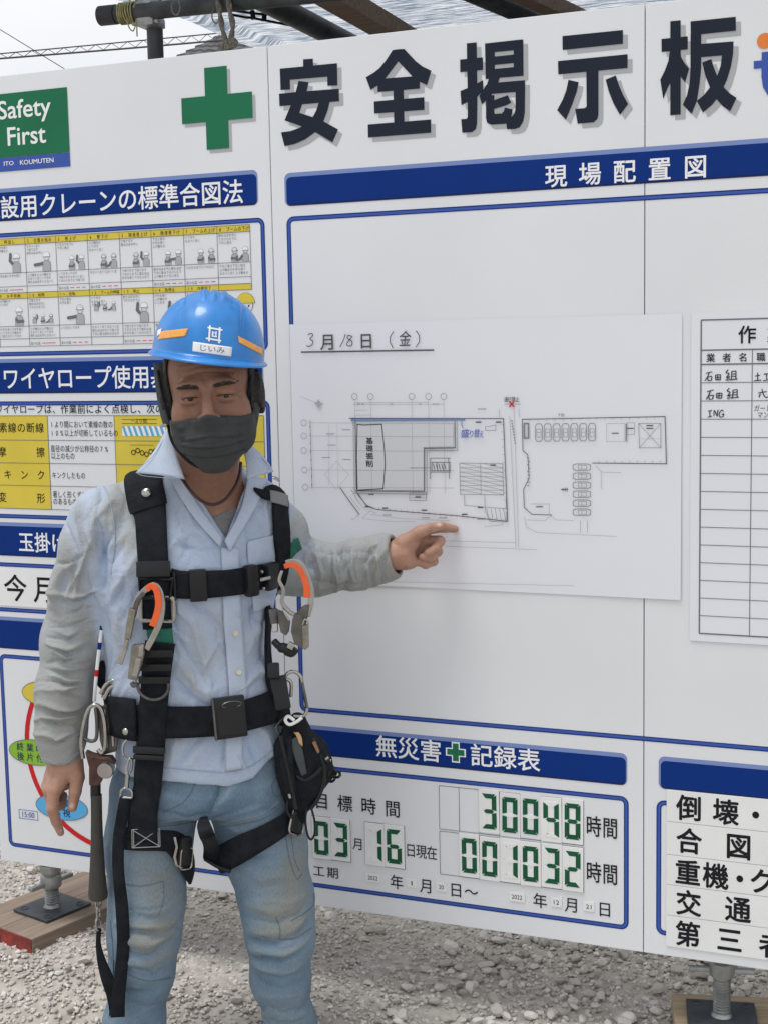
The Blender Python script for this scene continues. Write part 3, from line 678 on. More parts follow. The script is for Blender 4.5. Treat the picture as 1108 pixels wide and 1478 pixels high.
for x, y in ((938, 614), (938, 618), (910, 618), (888, 625), (779, 731), (815, 706)): ml(Dk, [(x - 5, y), (x + 5, y)], .002)
ml(Md, [(904, 611), (904, 637)], .0022); ml(Md, [(905, 610), (916, 610), (916, 627), (905, 627)], .0007, True); ml(Md, [(876, 611), (902, 611), (902, 637), (876, 637)], .0005, True)
for k in range(16): ml(Md, [(765 + 12 * k, 605 - .22 * k), (765 + 12 * k, 608 - .22 * k)], .0006)
for k in range(9): ml(Md, [(865 + 11 * k, 668), (865 + 11 * k, 664)], .0006)
ml(Lt, [(860, 672), (869, 681), (897, 682)], .0009); ml(Lt, [(868, 681), (868, 705)], .0009); ml(Md, [(838, 751), (838, 768)], .0007); ml(Md, [(848, 751), (848, 768)], .0007)
ml(Lt, [(760, 750), (787, 751), (795, 744), (803, 750), (828, 751)], .0008); ml(Md, [(766, 727), (793, 727), (793, 742)], .0006)
text(Dk, '7台', bx(806, 596, 815, 601)); text(Dk, '6台', bx(812, 703, 820, 709))
# handwriting
ml(Pn, [(516, 612), (526, 613), (552, 612), (556, 650), (557, 670), (554, 705), (517, 707)], .0018); ml(Pn, [(517, 612), (516, 660), (517, 706)], .0018)
for k, ch in enumerate('基礎掘削'): text(Pn, ch, bx(530, 631 + k * 11, 540, 640.5 + k * 11), bold=.02, shear=-.1)
for ch, b in (('盛', (665, 619, 677, 631)), ('り', (678, 621, 683, 631)), ('替', (684, 619, 692, 631)), ('え', (692, 622, 698, 631))): text(Bp_, ch, bx(*b), bold=.004, shear=.12)
ml(Bp_, [(667, 607), (667, 613), (669, 618)], .0012)
ml(Lt, [(420, 836), (640, 841), (830, 845)], .0007)
for F, nm, mt in ((Dk, 'plan_lines', M_pen2), (Md, 'plan_fine_lines', M_line2), (Lt, 'plan_faint_lines', M_lineL), (Fl, 'building_footprint', M_fill), (Rd, 'red_cross_mark', M_red), (Bu, 'blue_highlight', M_lblue), (Bp_, 'blue_handwriting', M_pblue), (Pn, 'black_handwriting', M_pen)):
    F.build(nm, mt, plan)
# worker list
lst = thing('worker_list_sheet', 'white paper ruled list of workers with three handwritten rows on the right panel', 'paper list', (1.17, 0, .797))
m = MB(); m.box((1.172, -.0019, 1.104), (.64, .0010, .614)); m.build('sheet', M_paper, lst)
F = Flat(-.0030); zs = [1.396, 1.341, 1.315] + [1.315 - .0335 * k for k in range(1, 15)] + [.812]
for i, z in enumerate(zs): F.line((.870, z), (1.47, z), .0025 if i in (0, 1, 2, len(zs) - 1) else .0013)
for u in (.870, .962, 1.06, 1.17, 1.47): F.line((u, .812), (u, zs[0] if u in (.870, 1.47) else zs[1]), .0025 if u in (.870, 1.47) else .0014)
F.build('ruled_lines', M_line, lst)
F = Flat(-.0032); row(F, '作業員', .927, 1.08, 1.352, 1.386, cw=.033, bold=.016); row(F, '業者名', .873, .960, 1.319, 1.336, cw=.0165, bold=.01); row(F, '職種', .963, 1.02, 1.319, 1.336, cw=.0165, bold=.01); F.build('printed_lettering', M_black, lst)
F = Flat(-.0032)
def hand(strokes, dx=0, dy=0, w_=.0019):
    for st in strokes:
        q_ = [uz(980 + (x + dx + rng.uniform(-1, 1)) / 2.898, 430 + (y + dy + rng.uniform(-1, 1)) / 2.898) for x, y in st]; F.stroke(smooth_pts(q_, 4) if len(q_) > 2 else q_, w_ * rng.uniform(.85, 1.15))
KUMI = [[(112, 315), (126, 311), (140, 308)], [(126, 310), (119, 330), (108, 347)], [(118, 331), (121, 346)], [(121, 346), (136, 344)], [(136, 344), (138, 328)], [(118, 331), (138, 328)], [(152, 322), (153, 342)], [(153, 342), (172, 342)], [(172, 342), (174, 321)], [(152, 322), (174, 321)], [(162, 322), (162, 342)], [(153, 332), (173, 331)],
        [(206, 300), (197, 312), (208, 318), (198, 332)], [(196, 333), (213, 328)], [(205, 328), (204, 347)], [(199, 338), (195, 345)], [(210, 336), (214, 343)], [(220, 308), (219, 340)], [(220, 308), (238, 305)], [(238, 305), (237, 339)], [(221, 318), (236, 316)], [(221, 328), (236, 327)], [(213, 342), (245, 338)]]
hand(KUMI); hand(KUMI, 5, 77)
hand([[(122, 473), (137, 470)], [(129, 472), (129, 496)], [(121, 498), (138, 494)], [(145, 495), (147, 470)], [(147, 470), (160, 494)], [(160, 494), (162, 467)], [(187, 474), (178, 468), (168, 482), (172, 497), (184, 496)], [(184, 496), (187, 485)], [(178, 486), (189, 484)]])
hand([[(317, 326), (339, 322)], [(328, 311), (328, 345)], [(313, 347), (343, 343)], [(354, 318), (380, 315)], [(366, 318), (366, 342)], [(350, 345), (384, 341)], [(330, 398), (366, 391)], [(346, 381), (352, 404), (364, 417), (374, 412)], [(340, 400), (334, 416)]])
text(F, 'ガード', (.966, 1.229, .995, 1.240), shear=.1); text(F, 'マン', (.972, 1.217, .991, 1.227), shear=.1)
F.build('handwriting', M_pen, lst)
# ------------------------------------------------------------------ ground
def G(px, py, z):
    d = ray(px, py); return CAM + d * ((z - CAM[2]) / d[2])
def vnoise(x, y, s, seed=0):
    def h(i, j):
        n = (i * 374761393 + j * 668265263 + seed * 982451653) & 0xffffffff
        n = ((n ^ (n >> 13)) * 1274126177) & 0xffffffff
        return ((n ^ (n >> 16)) & 0xffff) / 65535.0
    x = np.asarray(x, float) * s; y = np.asarray(y, float) * s
    xi = np.floor(x).astype(np.int64); yi = np.floor(y).astype(np.int64); fx = x - xi; fy = y - yi
    fx = fx * fx * (3 - 2 * fx); fy = fy * fy * (3 - 2 * fy)
    return (h(xi, yi) * (1 - fx) + h(xi + 1, yi) * fx) * (1 - fy) + (h(xi, yi + 1) * (1 - fx) + h(xi + 1, yi + 1) * fx) * fy
def zg(x, y):
    x = np.asarray(x, float); y = np.asarray(y, float)
    t = np.clip((-y - .10) / .55, 0, 1); t = t * t * (3 - 2 * t)
    far = np.clip((np.hypot(x, y) - 6) / 6, 0, 1)
    return (-.215 * t + .05 * (vnoise(x, y, 1.3, 1) - .5) * .6 + .02 * (vnoise(x, y, 5, 2) - .5)) * (1 - far) - .1 * far - .012
m_gr = mat('gravel_bed', (.34, .31, .275), .95, col2=(.50, .465, .42), nscale=30, bump=1.0, bscale=70)
xs = np.concatenate([[-900, -200, -60, -25, -12], np.linspace(-7, 7, 141), [12, 25, 60, 200, 900]])
ys = np.concatenate([[-900, -200, -60, -25, -12], np.linspace(-6, 8, 141), [12, 25, 60, 200, 900]])
XX, YY = np.meshgrid(xs, ys); v = np.stack([XX, YY, zg(XX, YY)], -1).reshape(-1, 3); n_ = len(xs)
q = (np.arange(len(ys) - 1)[:, None] * n_ + np.arange(n_ - 1)[None]).ravel()
o = obj('ground', v, np.stack([q, q + 1, q + n_ + 1, q + n_], 1), m_gr); finish(o, kind='structure')
# loose stones
def ico(sub):
    bm = bmesh.new(); bmesh.ops.create_icosphere(bm, subdivisions=sub, radius=1); bm.verts.ensure_lookup_table()
    v = np.array([q.co for q in bm.verts]); f = np.array([[q.index for q in t.verts] for t in bm.faces]); bm.free(); return v, f
def stone_shapes(sub, n):
    v, f = ico(sub); L_ = []
    for k in range(n):
        r = np.ones(len(v))
        for _ in range(13):                                           # cut by random planes: broken rock
            d = rng.normal(size=3); d /= np.linalg.norm(d); c = rng.uniform(.42, .82); dd = v @ d
            r = np.minimum(r, np.where(dd > .05, c / np.maximum(dd, .05), 9))
        L_.append(v * r[:, None] * np.array([1, rng.uniform(.65, 1), rng.uniform(.45, .8)]))
    return L_, f
def scatter(name, pts, sizes, sub, shapes, f, m):
    nv = len(shapes[0]); N = len(pts); V = np.empty((N, nv, 3), np.float32); Ft = (f[None] + (np.arange(N) * nv)[:, None, None]).reshape(-1, 3)
    tone = np.empty((N, nv), np.float32)
    for i in range(N):
        a, b = rng.uniform(0, 6.28), rng.normal() * .35
        ca, sa, cb, sb = math.cos(a), math.sin(a), math.cos(b), math.sin(b)
        Rm = np.array([[ca, -sa, 0], [sa, ca, 0], [0, 0, 1]]) @ np.array([[1, 0, 0], [0, cb, -sb], [0, sb, cb]])
        V[i] = shapes[rng.integers(len(shapes))] @ Rm.T * sizes[i] + pts[i]; tone[i] = rng.beta(2, 2)
    o = obj(name, V.reshape(-1, 3), Ft, m, None, True); attr(o, 'dirt_tone', tone.ravel())
    try: o.data.set_sharp_from_angle(angle=rad(18))
    except Exception: pass
    return o
m_st = attr_mat('gravel_stone', [(0, (.34, .315, .28)), (.5, (.52, .49, .45)), (1, (.70, .675, .64))], .95, .5, 130, mottle=.06, mscale=60)
shp2, f2 = stone_shapes(2, 16); shp1, f1 = stone_shapes(1, 16)
def field(n, x0, x1, y0, y1): return rng.uniform(x0, x1, n), rng.uniform(y0, y1, n)
def lay(n, x0, x1, y0, y1, size, sub, shapes, f, hole=None, lift=.3):
    a, b = field(n, x0, x1, y0, y1)
    if hole is not None: k_ = ~((a > hole[0]) & (a < hole[1]) & (b > hole[2]) & (b < hole[3])); a, b = a[k_], b[k_]
    sz = size(a, b); finish(scatter('gravel', np.stack([a, b, zg(a, b) + sz * lift], 1), sz, sub, shapes, f, m_st), kind='stuff')
def coarse(x, y): return np.clip((x - .15) / .6, 0, 1)
lay(24000, -1.25, 1.5, -.6, .85, lambda x, y: .0045 + .004 * rng.random(len(x)), 1, shp1, f1, None, .1)
lay(10000, -1.25, 1.5, -.6, .85, lambda x, y: (.0055 + .0085 * rng.beta(1.2, 4, len(x))) * (1 + .25 * coarse(x, y)), 2, shp2, f2, None, .35)
lay(650, .25, 1.5, -.3, .85, lambda x, y: .013 + .010 * rng.random(len(x)), 2, shp2, f2, None, .5)
lay(90, -1.25, .5, -.6, .6, lambda x, y: .015 + .012 * rng.beta(1.2, 3, len(x)), 2, shp2, f2, None, .35)
lay(9000, -4.5, 5, -3, 4.5, lambda x, y: .012 + .02 * rng.beta(1.3, 3.5, len(x)), 1, shp1, f1, (-1.25, 1.5, -.6, .85))
# ------------------------------------------------------------------ planks and screw jacks under the board
def wood(name, c1, c2):
    m = bpy.data.materials.new(name); m.use_nodes = True; n = m.node_tree.nodes; l = m.node_tree.links; b = n['Principled BSDF']
    t = n.new('ShaderNodeTexCoord'); mp_ = n.new('ShaderNodeMapping'); mp_.inputs['Scale'].default_value = (4, 70, 70)
    z = n.new('ShaderNodeTexNoise'); z.inputs['Scale'].default_value = 1.0; z.inputs['Detail'].default_value = 6; z.inputs['Distortion'].default_value = .6
    r = n.new('ShaderNodeValToRGB'); r.color_ramp.elements[0].position = .3; r.color_ramp.elements[1].position = .7; r.color_ramp.elements[0].color = (*c1, 1); r.color_ramp.elements[1].color = (*c2, 1)
    l.new(t.outputs['Object'], mp_.inputs[0]); l.new(mp_.outputs[0], z.inputs['Vector']); l.new(z.outputs[0], r.inputs[0]); l.new(r.outputs[0], b.inputs['Base Color'])
    bp = n.new('ShaderNodeBump'); bp.inputs['Strength'].default_value = .5; bp.inputs['Distance'].default_value = .002; l.new(z.outputs[0], bp.inputs['Height']); l.new(bp.outputs[0], b.inputs['Normal'])
    b.inputs['Roughness'].default_value = .85; return m
m_pl = wood('weathered_plank', (.17, .125, .095), (.30, .235, .185)); m_pl2 = wood('pale_plank', (.26, .19, .12), (.42, .33, .22))
m_redp = mat('red_end_paint', (.24, .035, .028), .85, noise=.45, nscale=40, bump=.3)
def plank(label, c, length, width, thick, ang, m, red=False):
    t = thing('wooden_plank', label, 'plank', (c[0], c[1], c[2]), None)
    t.rotation_euler = (0, 0, ang)
    mb = MB(); mb.box((0, 0, thick / 2), (length, width, thick), bev=.003); o = mb.build('board', m); o.parent = t; o.location = (0, 0, 0)
    if red:
        mb = MB(); mb.box((-length / 2 - .0008, 0, thick / 2), (.0024, width - .004, thick - .004), bev=.0008); o = mb.build('painted_end', m_redp); o.parent = t
    return t
def flat_at(px, py, z): p = G(px, py, z); return np.array(p[:2])
zt = .030
A = flat_at(46, 1356, zt); Bq = flat_at(166, 1305, zt); D_ = flat_at(0, 1334, zt)
dv = (Bq - A) / np.linalg.norm(Bq - A); ang = math.atan2(dv[1], dv[0]); nv = np.array([-dv[1], dv[0]])
for k, lab in ((0, 'weathered grey-brown plank with a red end under the left jack, nearer one of the pair'), (1, 'weathered grey-brown plank lying behind the nearer plank under the left jack')):
    cc = A + dv * .31 + nv * (.058 + .119 * k); plank(lab, (cc[0], cc[1], zt - .042 - .001 * k), .62 + .02 * k, .117, .042, ang, m_pl, True)
pr = np.array(B(1045, 1470, .06)[:2]); plank('pale wooden plank under the right screw jack', (pr[0] + .02, pr[1] + .02, .022 - .035), .24, .20, .035, .25, m_pl2)
def jack(label, x, y, zp, ang, height, gap):
    t = thing('screw_jack', label, 'screw jack', (x, y, zp)); t.rotation_euler = (0, 0, ang)
    def add(mb, nm, m, sm=False): o = mb.build(nm, m, None, sm); o.parent = t; o.location = (0, 0, 0); return o
    mb = MB(); mb.box((0, 0, .003), (.135, .125, .006), bev=.0015)
    for sx in (-1, 1):
        for sy in (-1, 1): mb.lathe([(.0105, .006), (.0105, .0075), (.007, .0075), (.007, .0062)], Matrix.Translation((sx * .048, sy * .044, 0)), 16)
    add(mb, 'base_plate', M_plate)
    pr_ = [(.017, .006)]; z = .008
    while z < gap: pr_ += [(.0150, z), (.0172, z + .002), (.0172, z + .0035), (.0150, z + .0055)]; z += .0062
    mb = MB(); mb.lathe([(.021, .006), (.018, .012)] + pr_[1:] + [(.015, gap + .05)], None, 20); add(mb, 'screw', M_steel, True)
    mb = MB(); mb.lathe([(.017, gap - .008), (.024, gap - .006), (.0255, gap + .004), (.0245, gap + .022), (.020, gap + .026), (.0245, gap + .03), (.0265, gap + .045), (.0245, gap + .05)], None, 20)
    mb.box((.038, 0, gap + .004), (.05, .014, .010), bev=.003); mb.box((-.038, 0, gap + .004), (.05, .014, .010), bev=.003); add(mb, 'wing_nut', M_steel, True)
    mb = MB(); mb.tube([(0, 0, gap + .04), (0, 0, height)], .0243, 20); add(mb, 'leg_tube', M_pipe, True)
jack('grey screw jack standing on the weathered plank at the left end of the board', -.679, .075, .031, ang, 1.9, .062)
jack('grey threaded screw jack on the pale plank under the right panel', .907, .07, .024, .2, 1.9, .095)
# ------------------------------------------------------------------ scaffold shelter behind the board
sh = thing('scaffold_shelter', 'dark scaffold pipe and timber shelter with a translucent sheet roof rising behind the board', 'shelter', (.6, 1.1, 0))
mb = MB(); a_ = B(150, 22, 1.1); b_ = B(335, 3, 1.1); dr = (b_ - a_) / (b_[0] - a_[0])
mb.lathe([(.0, 0)] , None, 3) if False else None
pts = [a_ + dr * s for s in np.linspace(0, 3.4, 30)]; mb.tube(pts, .0255, 20)
o = mb.build('ledger_pipe', M_pipe, sh, True)
mb = MB(); mb.tube([a_ - dr * .012, a_ + dr * .045], .029, 20); mb.build('pipe_cap', mat('black_cap', (.02, .022, .025), .6), sh, True)
vp = B(212, 40, 1.105); mb = MB(); mb.tube([(vp[0], 1.15, -.05), (vp[0], 1.15, a_[2] + .06)], .0243, 20); mb.tube([(2.2, 1.15, -.05), (2.2, 1.15, 2.5)], .0243, 20); mb.tube([(2.2, 3.9, -.05), (2.2, 3.9, 2.6)], .0243, 20); mb.tube([(-.9, 3.9, -.05), (-.9, 3.9, 2.6)], .0243, 20)
mb.build('post_pipe', M_pipe, sh, True)
mb = MB(); zc = a_[2] + dr[2] * (vp[0] - a_[0])
mb.box((vp[0], 1.125, zc - .028), (.062, .075, .028), bev=.005); mb.box((vp[0], 1.125, zc + .002), (.055, .08, .075), bev=.008); mb.tube([(vp[0] - .045, 1.10, zc - .03), (vp[0] + .045, 1.10, zc - .03)], .008, 8); mb.build('pipe_clamp', M_steel, sh, True)
def beam(name, p, q, Y0, slope, m, kind, r=.0255, w_=.05, h_=.09, up=0):
    c = B(*p, Y0); d = np.array([0, math.cos(slope), math.sin(slope)]); mb = MB()
    e0, e1 = c - d * .75, c + d * 2.6
    if kind == 'pipe': mb.tube([e0, e1], r, 20)
    else:
        M = Matrix.Translation(Vector((e0 + e1) / 2)) @ Matrix.Rotation(slope, 4, 'X'); mb.box((0, 0, up), (w_, 3.3, h_), M, .003)
    mb.build(name, m, sh, kind == 'pipe'); return c
M_tim = wood('rafter_timber', (.10, .066, .045), (.19, .13, .09))
c1 = beam('rafter_pipe', (398, 8), None, 1.4, rad(-.5), M_pipe, 'pipe', r=.036)
beam('rafter_timber', (461, -8), None, 1.4, rad(-.8), M_tim, 'box', w_=.085, h_=.06, up=.02)
c2 = beam('rafter_pipe', (712, 2), None, 1.62, rad(5), M_pipe, 'pipe', r=.030)
beam('rafter_timber', (752, -2), None, 1.62, rad(5.5), M_tim, 'box', w_=.06, h_=.05, up=.02)
for xx in (1.0, 1.9):
    mb = MB(); mb.tube([(xx, .8, 2.40), (xx, 4.1, 2.62)], .0255, 16); mb.build('rafter_pipe', M_pipe, sh, True)
m_sh = bpy.data.materials.new('woven_roof_sheet'); m_sh.use_nodes = True; n = m_sh.node_tree.nodes; l = m_sh.node_tree.links; b = n['Principled BSDF']
t = n.new('ShaderNodeTexCoord'); mp_ = n.new('ShaderNodeMapping'); mp_.inputs['Scale'].default_value = (3.2, 30, 1); z = n.new('ShaderNodeTexNoise'); z.inputs['Scale'].default_value = 2.4; z.inputs['Detail'].default_value = 8; z.inputs['Roughness'].default_value = .75; z.inputs['Distortion'].default_value = .15
r = n.new('ShaderNodeValToRGB'); r.color_ramp.elements[0].position = .40; r.color_ramp.elements[0].color = (.30, .38, .48, 1); r.color_ramp.elements[1].position = .55; r.color_ramp.elements[1].color = (.95, .96, .97, 1)
l.new(t.outputs['Object'], mp_.inputs[0]); l.new(mp_.outputs[0], z.inputs['Vector']); l.new(z.outputs[0], r.inputs[0]); l.new(r.outputs[0], b.inputs['Base Color'])
tr = n.new('ShaderNodeBsdfTranslucent'); l.new(r.outputs[0], tr.inputs[0]); ms = n.new('ShaderNodeMixShader'); ms.inputs[0].default_value = .74
l.new(b.outputs[0], ms.inputs[1]); l.new(tr.outputs[0], ms.inputs[2]); l.new(ms.outputs[0], n['Material Output'].inputs[0]); b.inputs['Roughness'].default_value = .5
xs = np.linspace(-1.16, 2.6, 160); ys = np.linspace(.75, 4.6, 90); XX, YY = np.meshgrid(xs, ys)
XX = XX + .03 * np.sin(YY * 5) * (XX < -1.0)
ZZ = 2.475 + (YY - 1.1) * .045 + 0.001 * np.sin(XX * 9) + .002 * (vnoise(XX, YY, 2.5, 4) - .5) - .02 * (XX < -1.1)
vt = np.stack([XX, YY, ZZ], -1).reshape(-1, 3); n_ = len(xs); q = (np.arange(len(ys) - 1)[:, None] * n_ + np.arange(n_ - 1)[None]).ravel()
o = obj('roof_sheet', vt, np.stack([q, q + 1, q + n_ + 1, q + n_], 1), m_sh, sh); md = o.modifiers.new('s', 'SOLIDIFY'); md.thickness = .002
mb = MB(); e_ = [B(330, 18, 1.35), B(362, 22, 1.4), B(400, 24, 1.45)]
mb.tube(smooth_pts([B(333, 20, 1.3), B(352, 24, 1.35), B(368, 26, 1.4), B(440, 40, 1.6)], 6), .004, 8); mb.tube(smooth_pts([B(333, 14, 1.3), B(362, 18, 1.35), B(384, 20, 1.4), B(410, 19, 1.5)], 6), .004, 8); mb.tube([B(364, 15, 1.36), B(366, 27, 1.36)], .008, 8); mb.tube([B(382, 19, 1.4), B(381, 30, 1.4)], .008, 8)
mb.build('hanging_wire', M_black, sh, True)
# unseen sheeting added at far, right and left sides to darken the ground
m_bs = mat('shade_sheet_dark', (.05, .065, .085), .8, noise=.3, nscale=3, bump=.3, bscale=12)
v = []; f = []; n1, n2 = 90, 24; run = [(-1.13 + 3.75 * i / 60, 4.02) for i in range(61)] + [(2.62, 4.02 - 3.4 * i / 46) for i in range(47)]
for i, (x, y) in enumerate(run):
    for j in range(n2): z = -.04 + 2.60 * j / (n2 - 1); wv = .02 * math.sin(i * .55) + .012 * math.sin(i * 1.3 + z * 3); v.append((x + (wv if i > 60 else 0), y + (wv if i <= 60 else 0), z))
for i in range(len(run) - 1):
    for j in range(n2 - 1): q_ = i * n2 + j; f.append((q_, q_ + 1, q_ + n2 + 1, q_ + n2))
o = obj('added_shade_sheet', v, f, m_bs, sh); md_ = o.modifiers.new('s', 'SOLIDIFY'); md_.thickness = .002
v = []; f = []
for i in range(46):
    for j in range(n2): y = 1.25 + 2.77 * i / 45; v.append((-1.14 + .02 * math.sin(i * .6) + .01 * math.sin(i * 1.4 + j * .3), y, -.04 + 1.78 * j / (n2 - 1)))
for i in range(45):
    for j in range(n2 - 1): q_ = i * n2 + j; f.append((q_, q_ + 1, q_ + n2 + 1, q_ + n2))
o = obj('added_low_shade_sheet', v, f, m_bs, sh); md = o.modifiers.new('s', 'SOLIDIFY'); md.thickness = .002  # low left sheet, also added for shade, hidden behind the board
# ropes and wire round the pipe
M_rope = mat('hemp_rope', (.22, .20, .17), .9, noise=.4, nscale=120, bump=.8, bscale=300)
def twisted(mb, pts, r, tw=55):
    P_ = smooth_pts(pts, 10); ac = 0; prev = P_[0]
    A_ = [[], []]
    for i, p in enumerate(P_):
        p = np.array(p); ac += np.linalg.norm(p - prev); prev = p; t_ = Vector(P_[min(i + 1, len(P_) - 1)] - P_[max(i - 1, 0)]).normalized(); u = t_.orthogonal().normalized(); w_ = t_.cross(u)
        for k in range(2):
            an = ac * tw * 6.28 / 5 + k * math.pi; A_[k].append(Vector(p) + (u * math.cos(an) + w_ * math.sin(an)) * r * .6)
    for k in range(2): mb.tube(A_[k], r, 8)
rp_ = thing('hemp_rope', 'frayed grey hemp rope looped over the scaffold pipe and hanging behind the board', 'rope', B(325, 5, 1.07))
mb = MB(); F_ = lambda x, y, Y=1.065: B(x, y, Y)
twisted(mb, [F_(313, -14, 1.12), F_(314, -6, 1.075), F_(317, 15), F_(321, 40), F_(326, 62), F_(327, 84)], .0055); twisted(mb, [F_(327, -16, 1.12), F_(329, -6, 1.07), F_(332, 16), F_(336, 36), F_(333, 58), F_(328, 84)], .0055)
twisted(mb, [F_(333, 56), F_(341, 60), F_(336, 66), F_(325, 64), F_(320, 67), F_(316, 66)], .005)
mb.build('rope_strands', M_rope, rp_, True)
mb = MB()
for cx, cy in ((312, 22), (254, 10)): mb.tube(smooth_pts([F_(cx + 6 * math.cos(a), cy + 11 * math.sin(a), 1.06) for a in np.linspace(-1, 4.2, 9)], 5), .0022, 6)
mb.build('loose_strand', M_rope, rp_, True)
wt = thing('wire_tie', 'tangled yellowish wire tie wound round the end of the scaffold pipe', 'wire tie', B(185, 15, 1.07))
mb = MB()
for k in range(7):
    x = 176 + 3.2 * k; cpt = a_ + dr * ((B(x, 18, 1.1)[0]) - a_[0])
    mb.tube([cpt + np.array([.002 * math.cos(a * 2 + k), .030 * math.cos(a), .030 * math.sin(a)]) for a in np.linspace(0, 6.28, 17)[:-1]], .0028, 6, closed=True)
mb.tube(smooth_pts([F_(183, 28), F_(187, 40), F_(192, 44), F_(195, 38), F_(197, 30), F_(198, 52)], 5), .0022, 6); mb.tube(smooth_pts([F_(190, 5), F_(186, -4), F_(196, -2), F_(193, 10)], 5), .0025, 6)
mb.build('windings', mat('brass_wire', (.30, .28, .12), .5, .3, noise=.3, nscale=60), wt, True)
# ------------------------------------------------------------------ utility cable and neighbouring house
def far(px, py, dist): r_ = ray(px, py); return CAM + r_ * dist
cb = thing('utility_cable', 'black overhead utility cable with a zigzag hanger crossing the sky at left', 'cable', far(100, 80, 14))
mb = MB(); lo_ = [far(x, 84 - x * .085 + 1.0 * math.sin(x / 140), 14) for x in range(-900, 1500, 40)]; hi_ = [far(x, 77 - x * .094, 14) for x in range(-900, 1500, 40)]
M_cab = mat('hazed_cable', (.05, .05, .055), .7)  # distance haze put into the cable colour as grey
mb.tube(lo_, .0095, 8); mb.tube(hi_, .0065, 8)
mb.build('main_cable', M_cab, cb, True)
mb = MB(); zz_ = []
for k in range(-40, 64): x = k * 11.5; zz_.append(far(x, (84 - x * .085) if k % 2 else (77 - x * .094), 14))
mb.tube(zz_, .0036, 6); mb.build('hanger_wire', M_cab, cb, True)
cb2 = thing('overhead_wire', 'thin black overhead wire slanting down across the sky', 'wire', far(40, 65, 13)); mb = MB(); mb.tube([far(-600, -330, 13), far(0, 42, 13), far(90, 97, 13), far(500, 348, 13)], .004, 6); mb.build('wire', M_black, cb2, True)
DH = 46.0; ap = far(358, 33, DH); ex = np.array([.92704, .37497, 0]); ey = np.array([-.37497, .92704, 0])
hs = thing('neighbour_house', 'distant house with a grey tiled roof peeking over the board', 'house', (ap[0], ap[1], 0))
def hp_(x, y, z): return ap + ex * x + ey * y + np.array([0, 0, z])
hw, hl, rh = 4.2, 4.2, 3.0
mb = MB()
corners = [hp_(-hw + .3, .3, -ap[2]), hp_(hw - .3, .3, -ap[2]), hp_(hw - .3, 2 * hl - .3, -ap[2]), hp_(-hw + .3, 2 * hl - .3, -ap[2])]
top = [c + np.array([0, 0, ap[2] - rh]) for c in corners]
mb.add(corners + top, [(0, 1, 5, 4), (1, 2, 6, 5), (2, 3, 7, 6), (3, 0, 4, 7)]); mb.build('wall', mat('house_plaster', (.45, .43, .40), .8, noise=.1, nscale=1, bump=.2), hs)
mb = MB(); nr = 16
for side in range(4):
    for k in range(nr):
        t0, t1 = k / nr, (k + 1) / nr
        def edge(t, s, lift):
            hwid = hw * t; zz = -rh * t + lift
            P4 = {0: (s * hwid, hl - hl * t), 1: (hl * 0 + hw * t, hl + s * hl * t), 2: (-s * hwid, hl + hl * t), 3: (-hw * t, hl - s * hl * t)}[side]
            return hp_(P4[0], P4[1] - hl, zz)
        m_ = 24; row_a = [edge(t0, -1 + 2 * i / m_, .04 + .035 * abs(math.sin(i * math.pi / 2))) for i in range(m_ + 1)]; row_b = [edge(t1, -1 + 2 * i / m_, .10 + .035 * abs(math.sin(i * math.pi / 2))) for i in range(m_ + 1)]; row_c = [edge(t1, -1 + 2 * i / m_, .03) for i in range(m_ + 1)]
        mb.add(row_a + row_b + row_c, [(i, i + 1, m_ + 2 + i, m_ + 1 + i) for i in range(m_)] + [(m_ + 1 + i, m_ + 2 + i, 2 * m_ + 3 + i, 2 * m_ + 2 + i) for i in range(m_)])
mb.build('tiled_roof', mat('roof_tile', (.10, .10, .105), .6, noise=.3, nscale=3), hs)
mb = MB(); mb.box(hp_(-.6, .28, -rh - 2.0), (1.7, .08, 1.1), None); mb.build('window', mat('window_glass', (.03, .035, .04), .1), hs)
# ------------------------------------------------------------------ the worker: frame, distance fields and a mesher
PX = np.array([.92704, .37497, 0.0]); PY = np.array([-.37497, .92704, 0.0]); PO = np.array([-.02513, -.28571, -.22])
FRAME = Matrix(((PX[0], PY[0], 0, PO[0]), (PX[1], PY[1], 0, PO[1]), (0, 0, 1, PO[2]), (0, 0, 0, 1)))
def loc(X): v = np.asarray(X, float) - PO; return np.stack([v @ PX, v @ PY, v[..., 2]], -1)
CL = loc(CAM)
def rayL(px, py): d = ray(px, py); return np.stack([d @ PX, d @ PY, d[..., 2]], -1)
def P(px, py, d): r_ = rayL(px, py); return CL + r_ * ((d - CL[1]) / r_[1])
def pix(v):
    v = np.asarray(v, float); Wd = v[:, :1] * PX + v[:, 1:2] * PY + np.array([0, 0, 1]) * v[:, 2:3] + PO
    c = (Wd - CAM) @ CR.T; return c[:, 0] / c[:, 2] * FPX + PCX, c[:, 1] / c[:, 2] * FPX + PCY
def smin(a, b, k): h = np.clip(.5 + .5 * (b - a) / k, 0, 1); return b + (a - b) * h - k * h * (1 - h)
def smax(a, b, k): return -smin(-a, -b, k)
def cone(p, a, b, ra, rb):
    a = np.asarray(a, float); ab = np.asarray(b, float) - a; t = np.clip(((p - a) @ ab) / (ab @ ab), 0, 1)
    return np.linalg.norm(p - a - t[:, None] * ab, axis=1) - (ra + (rb - ra) * t)
def ball(p, c, r): return np.linalg.norm(p - np.asarray(c), axis=1) - r
def ell(p, c, r):
    r = np.asarray(r, float); q = (p - np.asarray(c)); k0 = np.linalg.norm(q / r, axis=1); k1 = np.linalg.norm(q / r ** 2, axis=1)
    return k0 * (k0 - 1) / np.maximum(k1, 1e-6)
def chain(p, pts, k=.012):
    d = None
    for (a, ra), (b, rb) in zip(pts[:-1], pts[1:]):
        e = cone(p, a, b, ra, rb); d = e if d is None else smin(d, e, k)
    return d
